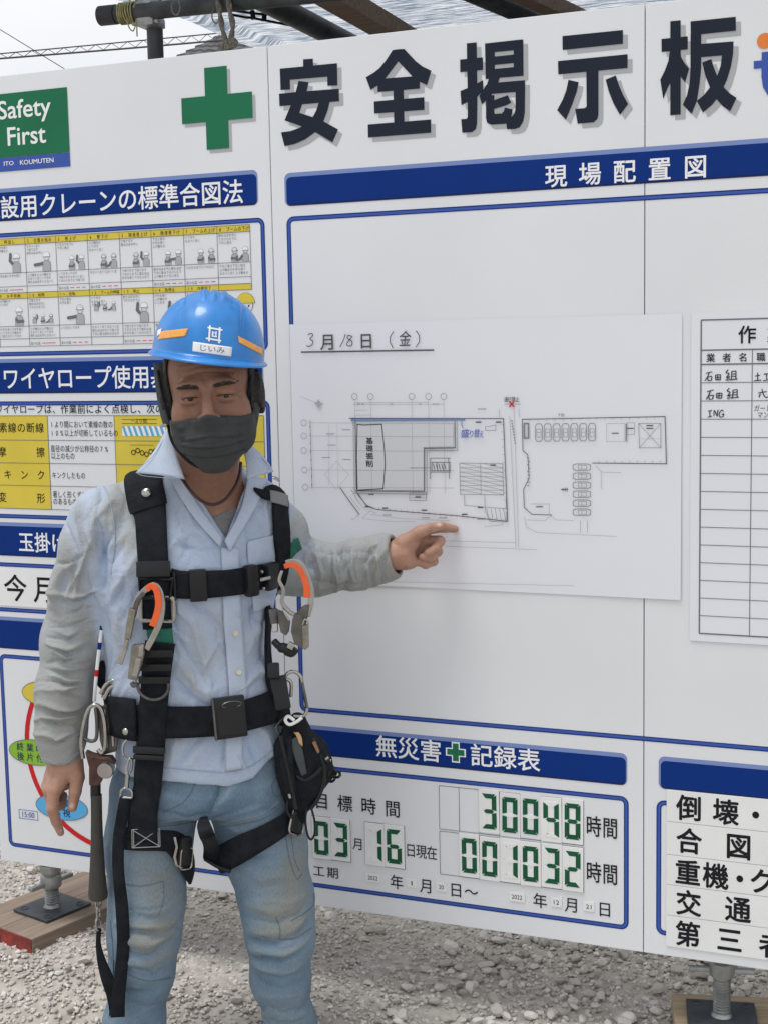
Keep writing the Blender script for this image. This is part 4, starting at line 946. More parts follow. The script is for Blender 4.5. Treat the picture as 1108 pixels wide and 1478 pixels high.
def near(f, c, r):
    def g(p):
        d = np.linalg.norm(p - np.asarray(c), axis=1) - r; o_ = d + .02; m = d < .03
        if m.any(): o_[m] = f(p[m])
        return o_
    return g
def surfnet(f, lo, hi, h):
    lo = np.array(lo, float); nb = np.ceil((np.array(hi) - lo) / h / 8).astype(int)
    idx = np.stack(np.meshgrid(*[np.arange(n) for n in nb], indexing='ij'), -1).reshape(-1, 3)
    fc = f(lo + (idx * 8 + 4) * h); idx = idx[np.abs(fc) < 8 * h * .87 * 1.35 + .004]
    off = np.stack(np.meshgrid(*[np.arange(9)] * 3, indexing='ij'), -1).reshape(-1, 3)
    N = (nb * 8 + 2).astype(np.int64); key = lambda c: ((c[:, 0] + 1) * (N[1] + 2) + c[:, 1] + 1) * (N[2] + 2) + c[:, 2] + 1
    VK, VP, Q = [], [], []
    cs = np.array([(i, j, k) for i in (0, 1) for j in (0, 1) for k in (0, 1)])
    ed = [(a, b) for a in range(8) for b in range(a + 1, 8) if np.abs(cs[a] - cs[b]).sum() == 1]
    for s in range(0, len(idx), 1500):
        bk = idx[s:s + 1500] * 8; pts = lo + (bk[:, None] + off[None]) * h
        v = f(pts.reshape(-1, 3)).reshape(-1, 9, 9, 9); sg = v < 0
        cv = np.stack([v[:, i:i + 8, j:j + 8, k:k + 8] for i, j, k in cs], -1); cg = cv < 0
        m = cg.any(-1) & ~cg.all(-1); w_ = np.argwhere(m)
        if len(w_):
            vals = cv[m]; pos = np.zeros((len(w_), 3)); cnt = np.zeros(len(w_))
            for a, b in ed:
                va, vb = vals[:, a], vals[:, b]; x = (va < 0) != (vb < 0); t = np.where(x, va / np.where(x, va - vb, 1), 0)
                pos += x[:, None] * (cs[a] + t[:, None] * (cs[b] - cs[a])); cnt += x
            g = bk[w_[:, 0]] + w_[:, 1:]; VK.append(key(g)); VP.append(lo + (g + pos / cnt[:, None]) * h)
        for ax in range(3):
            sl = [slice(0, 8)] * 3; s2 = list(sl); s2[ax] = slice(1, 9)
            A_, B_ = sg[(slice(None), *sl)], sg[(slice(None), *s2)]; w_ = np.argwhere(A_ != B_)
            if not len(w_): continue
            g = bk[w_[:, 0]] + w_[:, 1:]; ins = A_[tuple(w_.T)]
            u = np.eye(3, dtype=int)[(ax + 1) % 3]; w2 = np.eye(3, dtype=int)[(ax + 2) % 3]
            q = np.stack([key(g - u - w2), key(g - w2), key(g), key(g - u)], 1); q[~ins] = q[~ins][:, ::-1]; Q.append(q)
    VK = np.concatenate(VK); VP = np.concatenate(VP); Q = np.concatenate(Q)
    o_ = np.argsort(VK); VK, VP = VK[o_], VP[o_]; r = np.searchsorted(VK, Q); r = np.minimum(r, len(VK) - 1)
    ok = (VK[r] == Q).all(1); return VP, r[ok]
def vnormals(v, q):
    n = np.cross(v[q[:, 2]] - v[q[:, 0]], v[q[:, 3]] - v[q[:, 1]]); o_ = np.zeros_like(v)
    for k in range(4): np.add.at(o_, q[:, k], n)
    return o_ / np.maximum(np.linalg.norm(o_, axis=1), 1e-9)[:, None]
def noise3(p, s, seed=0):
    p = p * s + seed * 17.3; i = np.floor(p).astype(np.int64); f = p - i; f = f * f * (3 - 2 * f)
    def h(a, b, c):
        n = (a * 374761393 + b * 668265263 + c * 2147483647 + seed * 974711) & 0xffffffff
        n = ((n ^ (n >> 13)) * 1274126177) & 0xffffffff; return ((n ^ (n >> 16)) & 0xffff) / 65535.0
    r = 0
    for a in (0, 1):
        for b in (0, 1):
            for c in (0, 1):
                r = r + h(i[:, 0] + a, i[:, 1] + b, i[:, 2] + c) * (f[:, 0] if a else 1 - f[:, 0]) * (f[:, 1] if b else 1 - f[:, 1]) * (f[:, 2] if c else 1 - f[:, 2])
    return r - .5
def seg2(x, y, a, b):
    ax, ay = a; dx, dy = b[0] - ax, b[1] - ay; t = np.clip(((x - ax) * dx + (y - ay) * dy) / (dx * dx + dy * dy + 1e-9), 0, 1)
    return np.hypot(x - ax - t * dx, y - ay - t * dy), t
def folds(v, n, strokes):
    """raise ridges (+) and press creases (-) into cloth along strokes; only on the side that faces the front"""
    x, y = pix(v); face = np.clip(-n[:, 1] * 1.6 + .1, 0, 1); dsp = np.zeros(len(v))
    x = x + 16 * noise3(v, 14, 21) + 7 * noise3(v, 38, 22); y = y + 18 * noise3(v, 14, 23) + 8 * noise3(v, 38, 24); fade = np.clip(1 + 1.6 * noise3(v, 18, 25), .15, 1.8)
    for pts, wd, amp in strokes:
        d = np.full(len(v), 1e9); tt = np.zeros(len(v)); m = len(pts) - 1
        for i in range(m):
            e, t = seg2(x, y, pts[i], pts[i + 1]); c = e < d; d = np.where(c, e, d); tt = np.where(c, (i + t) / m, tt)
        dsp += amp * fade * (np.exp(-np.abs(d / wd) ** 1.7) if amp > 0 else np.exp(-np.abs(d / (wd * .8)) ** 1.1)) * (.35 + .65 * np.sin(np.pi * np.clip(tt, .02, .98)))
    return dsp * face
# ------------------------------------------------------------------ clothing and body shapes (metres, his own frame)
TZ = np.array([.70, .78, .82, .88, .95, 1.02, 1.10, 1.18, 1.25, 1.30, 1.34, 1.37, 1.42])
TCX = np.array([-.016, -.012, -.012, -.016, -.032, -.040, -.040, -.038, -.038, -.028, -.012, 0, .01])
TRX = np.array([.168, .172, .168, .160, .152, .155, .163, .170, .160, .120, .082, .058, .05])
TRY = np.array([.112, .116, .113, .106, .106, .111, .118, .120, .108, .086, .070, .058, .05])
TCY = np.array([0, 0, 0, 0, 0, 0, 0, 0, .008, .012, .012, .005, 0])
def torso(p, sh=0.0):
    z = p[:, 2]; cx = np.interp(z, TZ, TCX); cy = np.interp(z, TZ, TCY); rx = np.interp(z, TZ, TRX) - sh; ry = np.interp(z, TZ, TRY) - sh
    al = np.interp(z, [.85, 1.2], [rad(2), rad(13)]); c, s = np.cos(al), np.sin(al)
    x = p[:, 0] - cx; y = p[:, 1] - cy; u = c * x + s * y; w_ = -s * x + c * y
    k = (np.abs(u / rx) ** 2.4 + np.abs(w_ / ry) ** 2.4) ** (1 / 2.4)
    d = (k - 1) * np.minimum(rx, ry) * .95
    return smax(d, smax(z - 1.385, .74 - z, .01), .02)
SL = [((-.186, -.033, 1.258), .060), (P(133, 790, -.030), .0565), (P(117, 850, -.02), .0535), (P(103, 925, -.015), .0535), (P(92, 1000, -.03), .0505), (P(88, 1055, -.04), .044), (P(89, 1098, -.045), .0375)]
SR = [((.088, .045, 1.258), .062), (P(400, 770, .085), .055), (P(417, 817, .118), .053), (P(455, 822, .112), .048), (P(515, 815, .088), .0445), (P(552, 806, .070), .0415), (P(571, 802, .062), .0385)]
def cut_end(p, pts):            # plane across the last joint
    a, b = np.asarray(pts[-2][0]), np.asarray(pts[-1][0]); t = (b - a) / np.linalg.norm(b - a); return (p - b) @ t
def shirt_outer(p):
    d = torso(p)
    d = smin(d, cone(p, (-.178, -.03, 1.265), (.0, .015, 1.325), .056, .058), .025); d = smin(d, cone(p, (.10, .045, 1.268), (.01, .02, 1.325), .060, .056), .03)
    for S_ in (SL, SR):
        e = smax(chain(p, S_, .03), cut_end(p, S_), .004); d = smin(d, e, .028)
    return d
HC = np.array([.040, -.112, 1.497]); HR = rad(4.0)                    # head centre and tilt
hx = np.array([math.cos(HR), 0, math.sin(HR)]); hz = np.array([-math.sin(HR), -.10, math.cos(HR)]); hz /= np.linalg.norm(hz); hy = np.cross(hz, hx)
hx = np.array(hx) * math.cos(rad(2)) + hy * math.sin(rad(2)); hy = np.cross(hz, hx)
HM = np.stack([hx, hy, hz], 1)
def hq(p): return (p - HC) @ HM
def hw(q): return np.asarray(q) @ HM.T + HC
def head(p):
    q = hq(p); ax = q.copy(); ax[:, 0] = np.abs(ax[:, 0])
    d = ell(q, (0, .018, .045), (.078, .094, .088))
    d = smin(d, ell(q, (0, -.022, -.035), (.0660, .066, .088)), .03)
    d = smin(d, ell(ax, (.047, -.050, -.028), (.022, .030, .030)), .02)      # cheekbones
    d = smin(d, ell(ax, (.047, -.02, -.072), (.020, .035, .032)), .025)      # jaw
    d = smin(d, ell(q, (0, -.072, -.108), (.026, .020, .020)), .02)          # chin
    d = smin(d, ell(ax, (.027, -.0790, .030), (.027, .0125, .0105)), .016)     # brow
    d = smax(d, -ell(ax, (.032, -.104, .008), (.021, .021, .0115)), .012)    # eye sockets
    lid = smin(ell(ax, (.032, -.0748, .0131), (.0180, .0125, .0077)), ell(ax, (.032, -.0742, .0012), (.0174, .0120, .0064)), .0015)
    d = smin(d, lid, .0075)
    d = smin(d, cone(q, (0, -.086, .020), (0, -.108, -.022), .0075, .0115), .010)
    d = smin(d, ell(ax, (.012, -.098, -.028), (.009, .010, .008)), .006)
    d = smin(d, ell(q, (0, -.088, -.062), (.024, .008, .006)), .008); d = smin(d, ell(q, (0, -.086, -.074), (.020, .008, .006)), .006)
    e = ell(ax, (.0830, .012, -.004), (.0075, .019, .032)); e = smax(e, -ell(ax, (.0915, .006, .0), (.007, .010, .018)), .004); d = smin(d, e, .006)
    return d
def fing(p, pts, rs): return chain(p, list(zip(pts, rs)), .003)
# right hand hanging by his thigh, back of the hand to the front
RH = [(P(88, 1092, -.040), P(96, 1105, -.050), (.026, .024))]
def rhand(p):
    d = cone(p, P(90, 1075, -.040), P(91, 1104, -.047), .026, .025); d = smin(d, cone(p, P(103, 1092, -.047), P(103, 1106, -.052), .017, .017), .015)
    for a, b, ra, rb in (((101, 1104, -.056), (80, 1140, -.066), .0155, .0125), ((92, 1104, -.05), (73, 1140, -.056), .015, .0125), ((84, 1104, -.04), (69, 1138, -.042), .0145, .012), ((78, 1104, -.03), (68, 1134, -.028), .013, .011)):
        d = smin(d, cone(p, P(*a), P(*b), ra, rb), .008)
    d = smin(d, ell(p, P(90, 1120, -.03), (.026, .015, .030)), .012)
    f_ = fing(p, [P(78, 1140, -.066), P(75, 1168, -.074), P(81, 1186, -.068), P(87.5, 1202, -.060)], (.0122, .0108, .0094, .0072))
    d = smin(d, f_, .004)
    for a in ([P(73, 1140, -.052), P(77, 1163, -.056), P(88, 1163, -.036), P(92, 1148, -.022)], [P(69, 1138, -.038), P(74, 1158, -.036), P(84, 1156, -.016), P(88, 1143, -.008)], [P(68, 1134, -.024), P(72, 1151, -.018), P(80, 1149, .0), P(84, 1138, .004)]):
        d = smin(d, fing(p, a, (.0112, .0102, .0092, .0072)), .003)
    th = fing(p, [P(108, 1100, -.052), P(112, 1122, -.060), P(108.5, 1143, -.066), P(104.5, 1166, -.068)], (.0165, .0135, .0118, .0088))
    return smin(d, th, .007)
def lhand(p):
    d = cone(p, P(558, 804, 0.060), P(580, 800, 0.062), .027, .026); d = smin(d, cone(p, P(580, 787, 0.066), P(598, 776, 0.075), .019, .016), .012)
    for a, b, ra, rb in (((582, 788, 0.070), (606, 769, 0.082), .0155, .0125), ((582, 796, 0.072), (611, 781, 0.088), .0155, .0125), ((582, 803, 0.070), (610, 795, 0.090), .015, .012), ((582, 810, 0.066), (606, 807, 0.088), .014, .0115)):
        d = smin(d, cone(p, P(*a), P(*b), ra, rb), .008)
    d = smin(d, ell(p, P(588, 812, 0.058), (.022, .013, .013)), .012); d = smin(d, ell(p, P(590, 783, 0.058), (.020, .012, .016)), .012)
    d = smin(d, fing(p, [P(606, 767, 0.080), P(626, 762, 0.088), P(643, 762, 0.095), P(656, 763.5, 0.101)], (.0118, .0105, .0092, .0075)), .005)
    for a, r_ in (([P(612, 781, 0.088), P(634, 781, 0.080), P(627, 793, 0.062), P(617, 798, 0.054)], (.0118, .0108, .0097, .0082)), ([P(611, 795, 0.088), P(631, 796, 0.082), P(620, 805, 0.062), P(609, 804, 0.054)], (.0112, .0102, .0092, .0078)), ([P(606, 807, 0.085), P(625, 810, 0.082), P(614, 815, 0.066), P(604, 812, 0.058)], (.0102, .0095, .0085, .0072))):
        d = smin(d, fing(p, a, r_), .0025)
    return smin(d, fing(p, [P(582, 784, 0.056), P(602, 770, 0.054), P(619, 763, 0.062), P(638, 759, 0.074)], (.0150, .0122, .0105, .0082)), .006)
rhc, lhc = P(88, 1140, -.05), P(605, 790, .075)
rhf, lhf, hdf = near(rhand, rhc, .13), near(lhand, lhc, .13), near(head, HC + np.array([0, 0, -.0]), .17)
def body(p):
    d = torso(p, .016)
    d = smin(d, cone(p, (-.17, -.03, 1.262), (.0, .015, 1.315), .046, .05), .03); d = smin(d, cone(p, (.09, .045, 1.262), (.01, .02, 1.315), .046, .05), .03)
    for S_ in (SL, SR): d = smin(d, chain(p, [(a, max(.022, r - .019)) for a, r in S_], .03), .025)
    d = smin(d, chain(p, [((-.004, .02, 1.29), .066), ((.012, -.02, 1.36), .0575), ((.037, -.075, 1.455), .057)], .03), .03)
    d = smin(d, hdf(p), .018)
    d = smin(d, rhf(p), .008); d = smin(d, lhf(p), .008)
    return d
VP_ = P(322, 782, -.12)
def vneck(p):                    # open collar: a wedge from the neck to the second button
    a1, a2 = P(236, 652, -.10), P(366, 655, -.08); x, z = p[:, 0], p[:, 2]
    def side(a, sgn): t = np.array([a[0] - VP_[0], a[2] - VP_[2]]); t /= np.linalg.norm(t); return sgn * ((x - VP_[0]) * t[1] - (z - VP_[2]) * t[0])
    return np.maximum(np.maximum(side(a1, -1), side(a2, 1)), p[:, 1] - .0)
def hem_z(p):                    # shirt tails
    x = p[:, 0]; return np.interp(x, [-.22, -.15, -.05, .045, .09, .125, .16], [.80, .779, .776, .763, .775, .805, .84])
def shirt(p):
    d = shirt_outer(p)
    d = smax(d, -vneck(p), .003)
    d = smax(d, -(cone(p, (-.002, .03, 1.30), (.022, -.045, 1.50), .070, .080)), .004)
    d = smax(d, hem_z(p) - p[:, 2], .003)
    inner = torso(p, .0135)
    inner = np.where(p[:, 2] < .90, torso(p, .006), inner)
    for S_ in (SL, SR): inner = smin(inner, chain(p, [(a, r - .0085) for a, r in S_], .03), .02)
    return smax(d, -inner, .002)
LL = [(P(226, 1150, .0), .090), (P(213, 1220, -.015), .078), (P(212, 1300, -.035), .067), (P(208, 1352, -.045), .0625), (P(204, 1400, -.02), .058), (P(194, 1478, .0), .0545), ((-.165, .02, .10), .056), ((-.166, .02, .03), .058)]
LR = [(P(362, 1150, .0), .086), (P(380, 1220, .0), .079), (P(399, 1300, -.015), .067), (P(405, 1352, -.03), .0605), (P(405, 1410, -.01), .053), (P(419, 1478, .015), .0455), ((.148, .035, .10), .052), ((.148, .035, .03), .055)]
def jeans_outer(p):
    z = p[:, 2]; rx = np.interp(z, [.66, .74, .80, .84, .95], [.160, .163, .156, .140, .132]); ry = np.interp(z, [.66, .74, .80, .84, .95], [.105, .110, .098, .088, .084]); cx = np.interp(z, [.70, .80, .90], [-.014, -.012, -.018])
    k = (np.abs((p[:, 0] - cx) / rx) ** 2.5 + np.abs(p[:, 1] / ry) ** 2.5) ** .4
    d = smax((k - 1) * ry, smax(.695 - z, z - .93, .01), .03)
    l = chain(p, LL, .035); r = chain(p, LR, .035)
    return smin(smin(d, l, .03), smin(r, d, .03), .012)
def jeans(p): return np.maximum(jeans_outer(p), np.maximum(.03 - p[:, 2], p[:, 2] - .925))
# ------------------------------------------------------------------ meshes
person = thing('person', 'man in a pale blue work shirt and faded jeans pointing at the site plan', 'person', (0, 0, 0))
def blob(x, y, cx, cy, rx, ry): return np.exp(-(((x - cx) / rx) ** 2 + ((y - cy) / ry) ** 2))
M_skin = attr_mat('skin', [(0, (.23, .115, .075)), (.35, (.35, .195, .14)), (.6, (.44, .262, .185)), (.85, (.58, .39, .30)), (1, (.68, .52, .44))], .5, .3, 220, mottle=.08, mscale=60, spec=.35, sss=.08)
bv, bq = surfnet(body, (-.42, -.34, .60), (.62, .32, 1.66), .0021)
bn = vnormals(bv, bq); bxp, byp = pix(bv); q = hq(bv)
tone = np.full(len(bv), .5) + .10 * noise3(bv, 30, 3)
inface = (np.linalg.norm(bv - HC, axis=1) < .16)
tone -= .42 * np.clip((.20 - np.linalg.norm(bv - HC - np.array([0, 0, -.03]), axis=1)) / .05, 0, 1); tone -= .22 * ((np.abs(bv[:, 0]) < .13) & (bv[:, 2] < 1.37) & (bv[:, 2] > 1.1)); tone -= .07  # helmet shade put into the face tone; neck and all skin lowered too
wr = np.zeros(len(bv))
for zc_, amp in ((.048, .0013), (.058, .0013), (.068, .0011)): wr += -amp * np.exp(-((q[:, 2] - zc_ - .004 * np.cos(q[:, 0] * 50)) / .0018) ** 2) * (np.abs(q[:, 0]) < .05) * (q[:, 1] < -.05) * inface
bv = bv + bn * wr[:, None]
nails = [P(103.5, 1164, -.078), P(634, 756.5, .062), P(89, 1200, -.07)]
for c, r_ in zip(nails, (.0068, .0062, .003)): tone += .42 * np.exp(-(np.linalg.norm(bv - c, axis=1) / r_) ** 4)
tone -= .12 * blob(bxp, byp, 90, 1152, 9, 14) * (bv[:, 1] > -.06); tone += .10 * blob(bxp, byp, 92, 1120, 22, 14)  # darker in the gap between thumb and index, lighter back of hand
for jp in [P(75, 1168, -.082), P(81, 1186, -.076), P(112, 1122, -.07), P(108.5, 1143, -.075), P(602, 770, .115), P(619, 763, .055), P(626, 762, .08), P(643, 762, .088), P(634, 781, .075), P(627, 793, .055), P(631, 796, .075), P(620, 805, .056), P(625, 810, .076)]:
    d_ = np.linalg.norm(bv - jp, axis=1); tone += .05 * np.exp(-(d_ / .009) ** 2) * np.sin(d_ * 2600) - .05 * np.exp(-(d_ / .006) ** 2)
for kp in [P(80, 1138, -.08), P(72, 1139, -.07), P(68, 1136, -.055)]: tone += .10 * np.exp(-(np.linalg.norm(bv - kp, axis=1) / .008) ** 2)
tone += (.14 * noise3(bv, 95, 31) + .10 * noise3(bv, 210, 32))
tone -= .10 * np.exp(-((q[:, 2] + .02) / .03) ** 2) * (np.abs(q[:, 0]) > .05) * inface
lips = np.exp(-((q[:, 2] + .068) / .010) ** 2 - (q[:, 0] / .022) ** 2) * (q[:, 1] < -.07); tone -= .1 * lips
bo = obj('body', bv, bq, M_skin, person); attr(bo, 'dirt_tone', np.clip(tone, 0, 1))
BODY = BVHTree.FromPolygons(bv.tolist(), bq.tolist())
# eyes
M_eye = mat('eye_white', (.20, .15, .13), .3); M_iris = mat('iris_dark', (.012, .007, .005), .12)
for sx in (-1, 1):
    mb = MB(); c = hw((sx * .032, -.0735, .0068)); bm = bmesh.new(); bmesh.ops.create_uvsphere(bm, u_segments=24, v_segments=16, radius=.0118); bm.verts.index_update()
    mb.add([Vector(c) + v_.co for v_ in bm.verts], [[v_.index for v_ in f_.verts] for f_ in bm.faces]); bm.free(); e_ = mb.build('eye', M_eye, person, True)
    mb = MB(); ci = hw((sx * .032 + .001, -.0735 - .0092, .0072)); mb.lathe([(.0001, .0036), (.0025, .0032), (.0042, .0022), (.0058, .0002)], Matrix.Translation(Vector(ci)) @ Matrix.Rotation(rad(90), 4, 'X'), 20); mb.build('iris', M_iris, e_, True)
def surf_pt(x, z, lift=.001):       # point on the front of the head at head coordinates x, z
    o_ = hw((x, -.25, z)); d_ = HM @ np.array([0, 1, 0]); h = BODY.ray_cast(Vector(o_), Vector(d_)); return np.array(h[0]) - np.array(d_) * lift
M_hair = mat('black_hair', (.014, .011, .010), .6, noise=.4, nscale=200, bump=.8, bscale=400)
for sx in (-1, 1):
    mb = MB()
    for k in range(150):
        t = rng.random() ** .9; hh = .0052 * (1 - t ** 3) * (.6 + .4 * min(1, t * 3)) + .0004
        x = sx * (.0115 + .0385 * t); z = .0258 + .0030 * math.sin(min(t, .95) * 2.9) + .0010 * t + (.0005 if sx > 0 else 0) + hh * rng.uniform(-.85, .85); ln = rng.uniform(.004, .0085); up = rng.uniform(.05, .75) * (1 - t) - .12 * t
        p0, p1, p2 = surf_pt(x, z, .0002), surf_pt(x + sx * ln * .5, z + up * ln * .5, .0011), surf_pt(x + sx * ln, z + up * ln * .6, .0007); mb.tube([p0, p1, p2], [.00042, .0004, .0001], 4, cap=False)
    mb.build('eyebrow', M_hair, person, True)
for sx in (-1, 1):
    mb = MB(); mb.tube([surf_pt(sx * (.032 + .0155 * u), .0080 + .0022 * (1 - u * u) - (.0012 if u * sx * sx > .6 else 0), .0004) for u in np.linspace(-1, 1, 13)], [.0003] + [.0008] * 11 + [.0003], 6); mb.build('eyelash', M_hair, person, True)
# hair below the helmet
hv, hq_ = surfnet(near(lambda p: np.maximum(np.maximum(head(p) - .006 + .003 * noise3(p, 140, 2), .001 - head(p)), np.maximum(-(hq(p)[:, 1] + .022), -.030 - 1.0 * np.clip(hq(p)[:, 1], 0, .05) - hq(p)[:, 2])), HC, .15), HC - .16, HC + .16, .0025)
obj('hair', hv, hq_, M_hair, person)
# ------------------------------------------------------------------ jeans
M_jean = attr_mat('faded_denim', [(0, (.050, .085, .125)), (.3, (.115, .183, .255)), (.5, (.180, .252, .325)), (.72, (.205, .228, .228)), (1, (.265, .258, .228))], .9, .45, 260, mottle=.07, mscale=26, crumple=.55, grain=.16)
jv, jq = surfnet(jeans, (-.30, -.2, .0), (.28, .2, .96), .0032)
JE = BVHTree.FromPolygons(jv.tolist(), jq.tolist())
jn = vnormals(jv, jq)
JF = [([(298, 1172), (270, 1176), (215, 1165)], 5, -.004), ([(300, 1185), (330, 1170), (395, 1160)], 5, -.004), ([(302, 1172), (312, 1148), (318, 1130)], 4, -.004), ([(306, 1190), (345, 1200), (400, 1180)], 6, .004), ([(296, 1190), (270, 1198), (205, 1192)], 6, .004),
      ([(310, 1165), (330, 1150), (345, 1125)], 6, .004), ([(285, 1165), (255, 1150), (215, 1145)], 5, .003), ([(330, 1180), (370, 1176), (410, 1160)], 4, -.003),
      # left knee
      ([(178, 1318), (215, 1330), (258, 1322)], 5, -.004), ([(172, 1330), (214, 1344), (262, 1334)], 5, .006), ([(182, 1342), (225, 1352), (262, 1342)], 4, -.005), ([(176, 1356), (222, 1364), (260, 1350)], 5, .006), ([(180, 1372), (220, 1378), (258, 1362)], 4, -.006), ([(170, 1386), (214, 1394), (255, 1380)], 5, .006),
      ([(184, 1396), (222, 1404), (248, 1392)], 4, -.006), ([(172, 1408), (205, 1414), (245, 1402)], 6, .004), ([(168, 1434), (200, 1432), (238, 1418)], 5, -.004), ([(160, 1345), (168, 1400), (163, 1470)], 4, -.004), ([(240, 1412), (225, 1440), (200, 1474)], 6, .003),
      # right knee
      ([(352, 1300), (398, 1312), (446, 1290)], 6, .004), ([(356, 1318), (400, 1330), (448, 1308)], 4, -.004), ([(356, 1336), (402, 1345), (450, 1322)], 6, .005), ([(358, 1350), (395, 1356), (450, 1338)], 4, -.006), ([(360, 1364), (405, 1372), (448, 1358)], 5, .006), ([(362, 1376), (400, 1384), (446, 1368)], 4, -.006),
      ([(362, 1392), (405, 1396), (446, 1384)], 5, .004), ([(368, 1410), (400, 1424), (440, 1410)], 5, -.003), ([(376, 1450), (410, 1462), (452, 1450)], 4, -.003), ([(380, 1462), (420, 1472), (455, 1460)], 5, .005), ([(350, 1250), (380, 1268), (430, 1262)], 7, .003), ([(340, 1225), (375, 1240), (430, 1225)], 6, -.003)]
JF += [([(x0 + rng.uniform(-8, 8), y), (x0 + 35, y + rng.uniform(2, 12)), (x0 + 70, y + rng.uniform(-10, 4))], rng.uniform(2.2, 3.6), rng.choice([-1, 1]) * rng.uniform(.0015, .003)) for x0, ys_ in ((178, (1312, 1324, 1338, 1350, 1362, 1380, 1390, 1401, 1420, 1444)), (368, (1296, 1308, 1326, 1342, 1358, 1371, 1388, 1402, 1436, 1456))) for y in ys_]
dsp = 1.25 * folds(jv, jn, JF) + .0016 * (.5 - np.abs(noise3(jv * np.array([.7, 1, 1.3]), 24, 12)) * 2) + .0028 * noise3(jv * np.array([1, 1, .5]), 16, 1) + .0014 * noise3(jv * np.array([.6, 1, 1.6]), 45, 2)
top_ = np.clip((.90 - jv[:, 2]) / .06, 0, 1); jv2 = jv + jn * (dsp * top_)[:, None]
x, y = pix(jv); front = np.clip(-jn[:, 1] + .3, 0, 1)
dirt_tone = .42 + .14 * noise3(jv, 7, 5) + .08 * noise3(jv, 25, 6)
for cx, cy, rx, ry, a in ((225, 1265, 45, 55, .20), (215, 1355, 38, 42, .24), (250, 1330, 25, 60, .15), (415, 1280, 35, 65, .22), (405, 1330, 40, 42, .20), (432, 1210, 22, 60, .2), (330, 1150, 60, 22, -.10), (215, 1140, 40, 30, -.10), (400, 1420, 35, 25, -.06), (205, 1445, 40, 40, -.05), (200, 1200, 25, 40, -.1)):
    dirt_tone += a * blob(x, y, cx, cy, rx, ry) * front
dirt_tone += np.clip(dsp * 25, -.12, .12)
jo = obj('jeans', jv2, jq, M_jean, person); attr(jo, 'dirt_tone', np.clip(dirt_tone, 0, 1))
# ------------------------------------------------------------------ shirt
M_shirt = attr_mat('work_shirt_cloth', [(0, (.22, .29, .41)), (.3, (.35, .435, .58)), (.46, (.40, .465, .575)), (.64, (.33, .35, .355)), (1, (.27, .265, .24))], .88, .35, 320, mottle=.06, mscale=18, crumple=.8, grain=.06)
sv, sq = surfnet(shirt, (-.36, -.22, .74), (.45, .24, 1.42), .0028)
sn = vnormals(sv, sq); outer = shirt_outer(sv) > -.004
SHv, SHq = surfnet(lambda p: np.maximum(shirt_outer(p), hem_z(p) - p[:, 2]), (-.36, -.22, .74), (.45, .24, 1.42), .006)
n0 = len(jv); CLEAN = BVHTree.FromPolygons(np.concatenate([SHv, jv]).tolist(), np.concatenate([SHq, jq + len(SHv)]).tolist())
SF = [# right sleeve, upper
      ([(160, 720), (140, 760), (118, 820)], 9, .005), ([(148, 700), (150, 745), (158, 800), (150, 850)], 4, -.006), ([(142, 705), (140, 760), (150, 830)], 5, .004), ([(172, 760), (158, 790), (145, 835)], 5, -.006), ([(168, 735), (172, 770), (165, 800)], 5, .004), ([(120, 740), (105, 790), (92, 850)], 6, -.003), ([(100, 770), (88, 830), (78, 880)], 7, .004),
      ([(152, 690), (175, 700), (195, 715)], 4, -.003), ([(185, 705), (180, 760), (170, 790)], 6, -.003)]
ya = [852, 872, 893, 908, 929, 944, 966, 983, 1001, 1024, 1040, 1060]
for i, y0 in enumerate(ya):
    j_ = rng.uniform(-3, 3); x0 = 70 - .13 * (y0 - 870); x1 = 150 - .17 * (y0 - 870)
    e0, e1 = rng.uniform(0, 24), rng.uniform(0, 24); s_ = rng.uniform(-9, 9)
    SF += [([(x0 - 4 + e0, y0 - 3 + j_ - s_), ((x0 + x1) / 2, y0 + 5 + j_), (x1 + 4 - e1, y0 - 2 + s_)], rng.uniform(2.8, 4.6), rng.uniform(.003, .0058)), ([(x0 - 4 + e1, y0 + 5 + j_ + s_), ((x0 + x1) / 2 + rng.uniform(-10, 10), y0 + 11 + j_), (x1 - e0, y0 + 6 - s_)], 2.4, -rng.uniform(.003, .0055))]
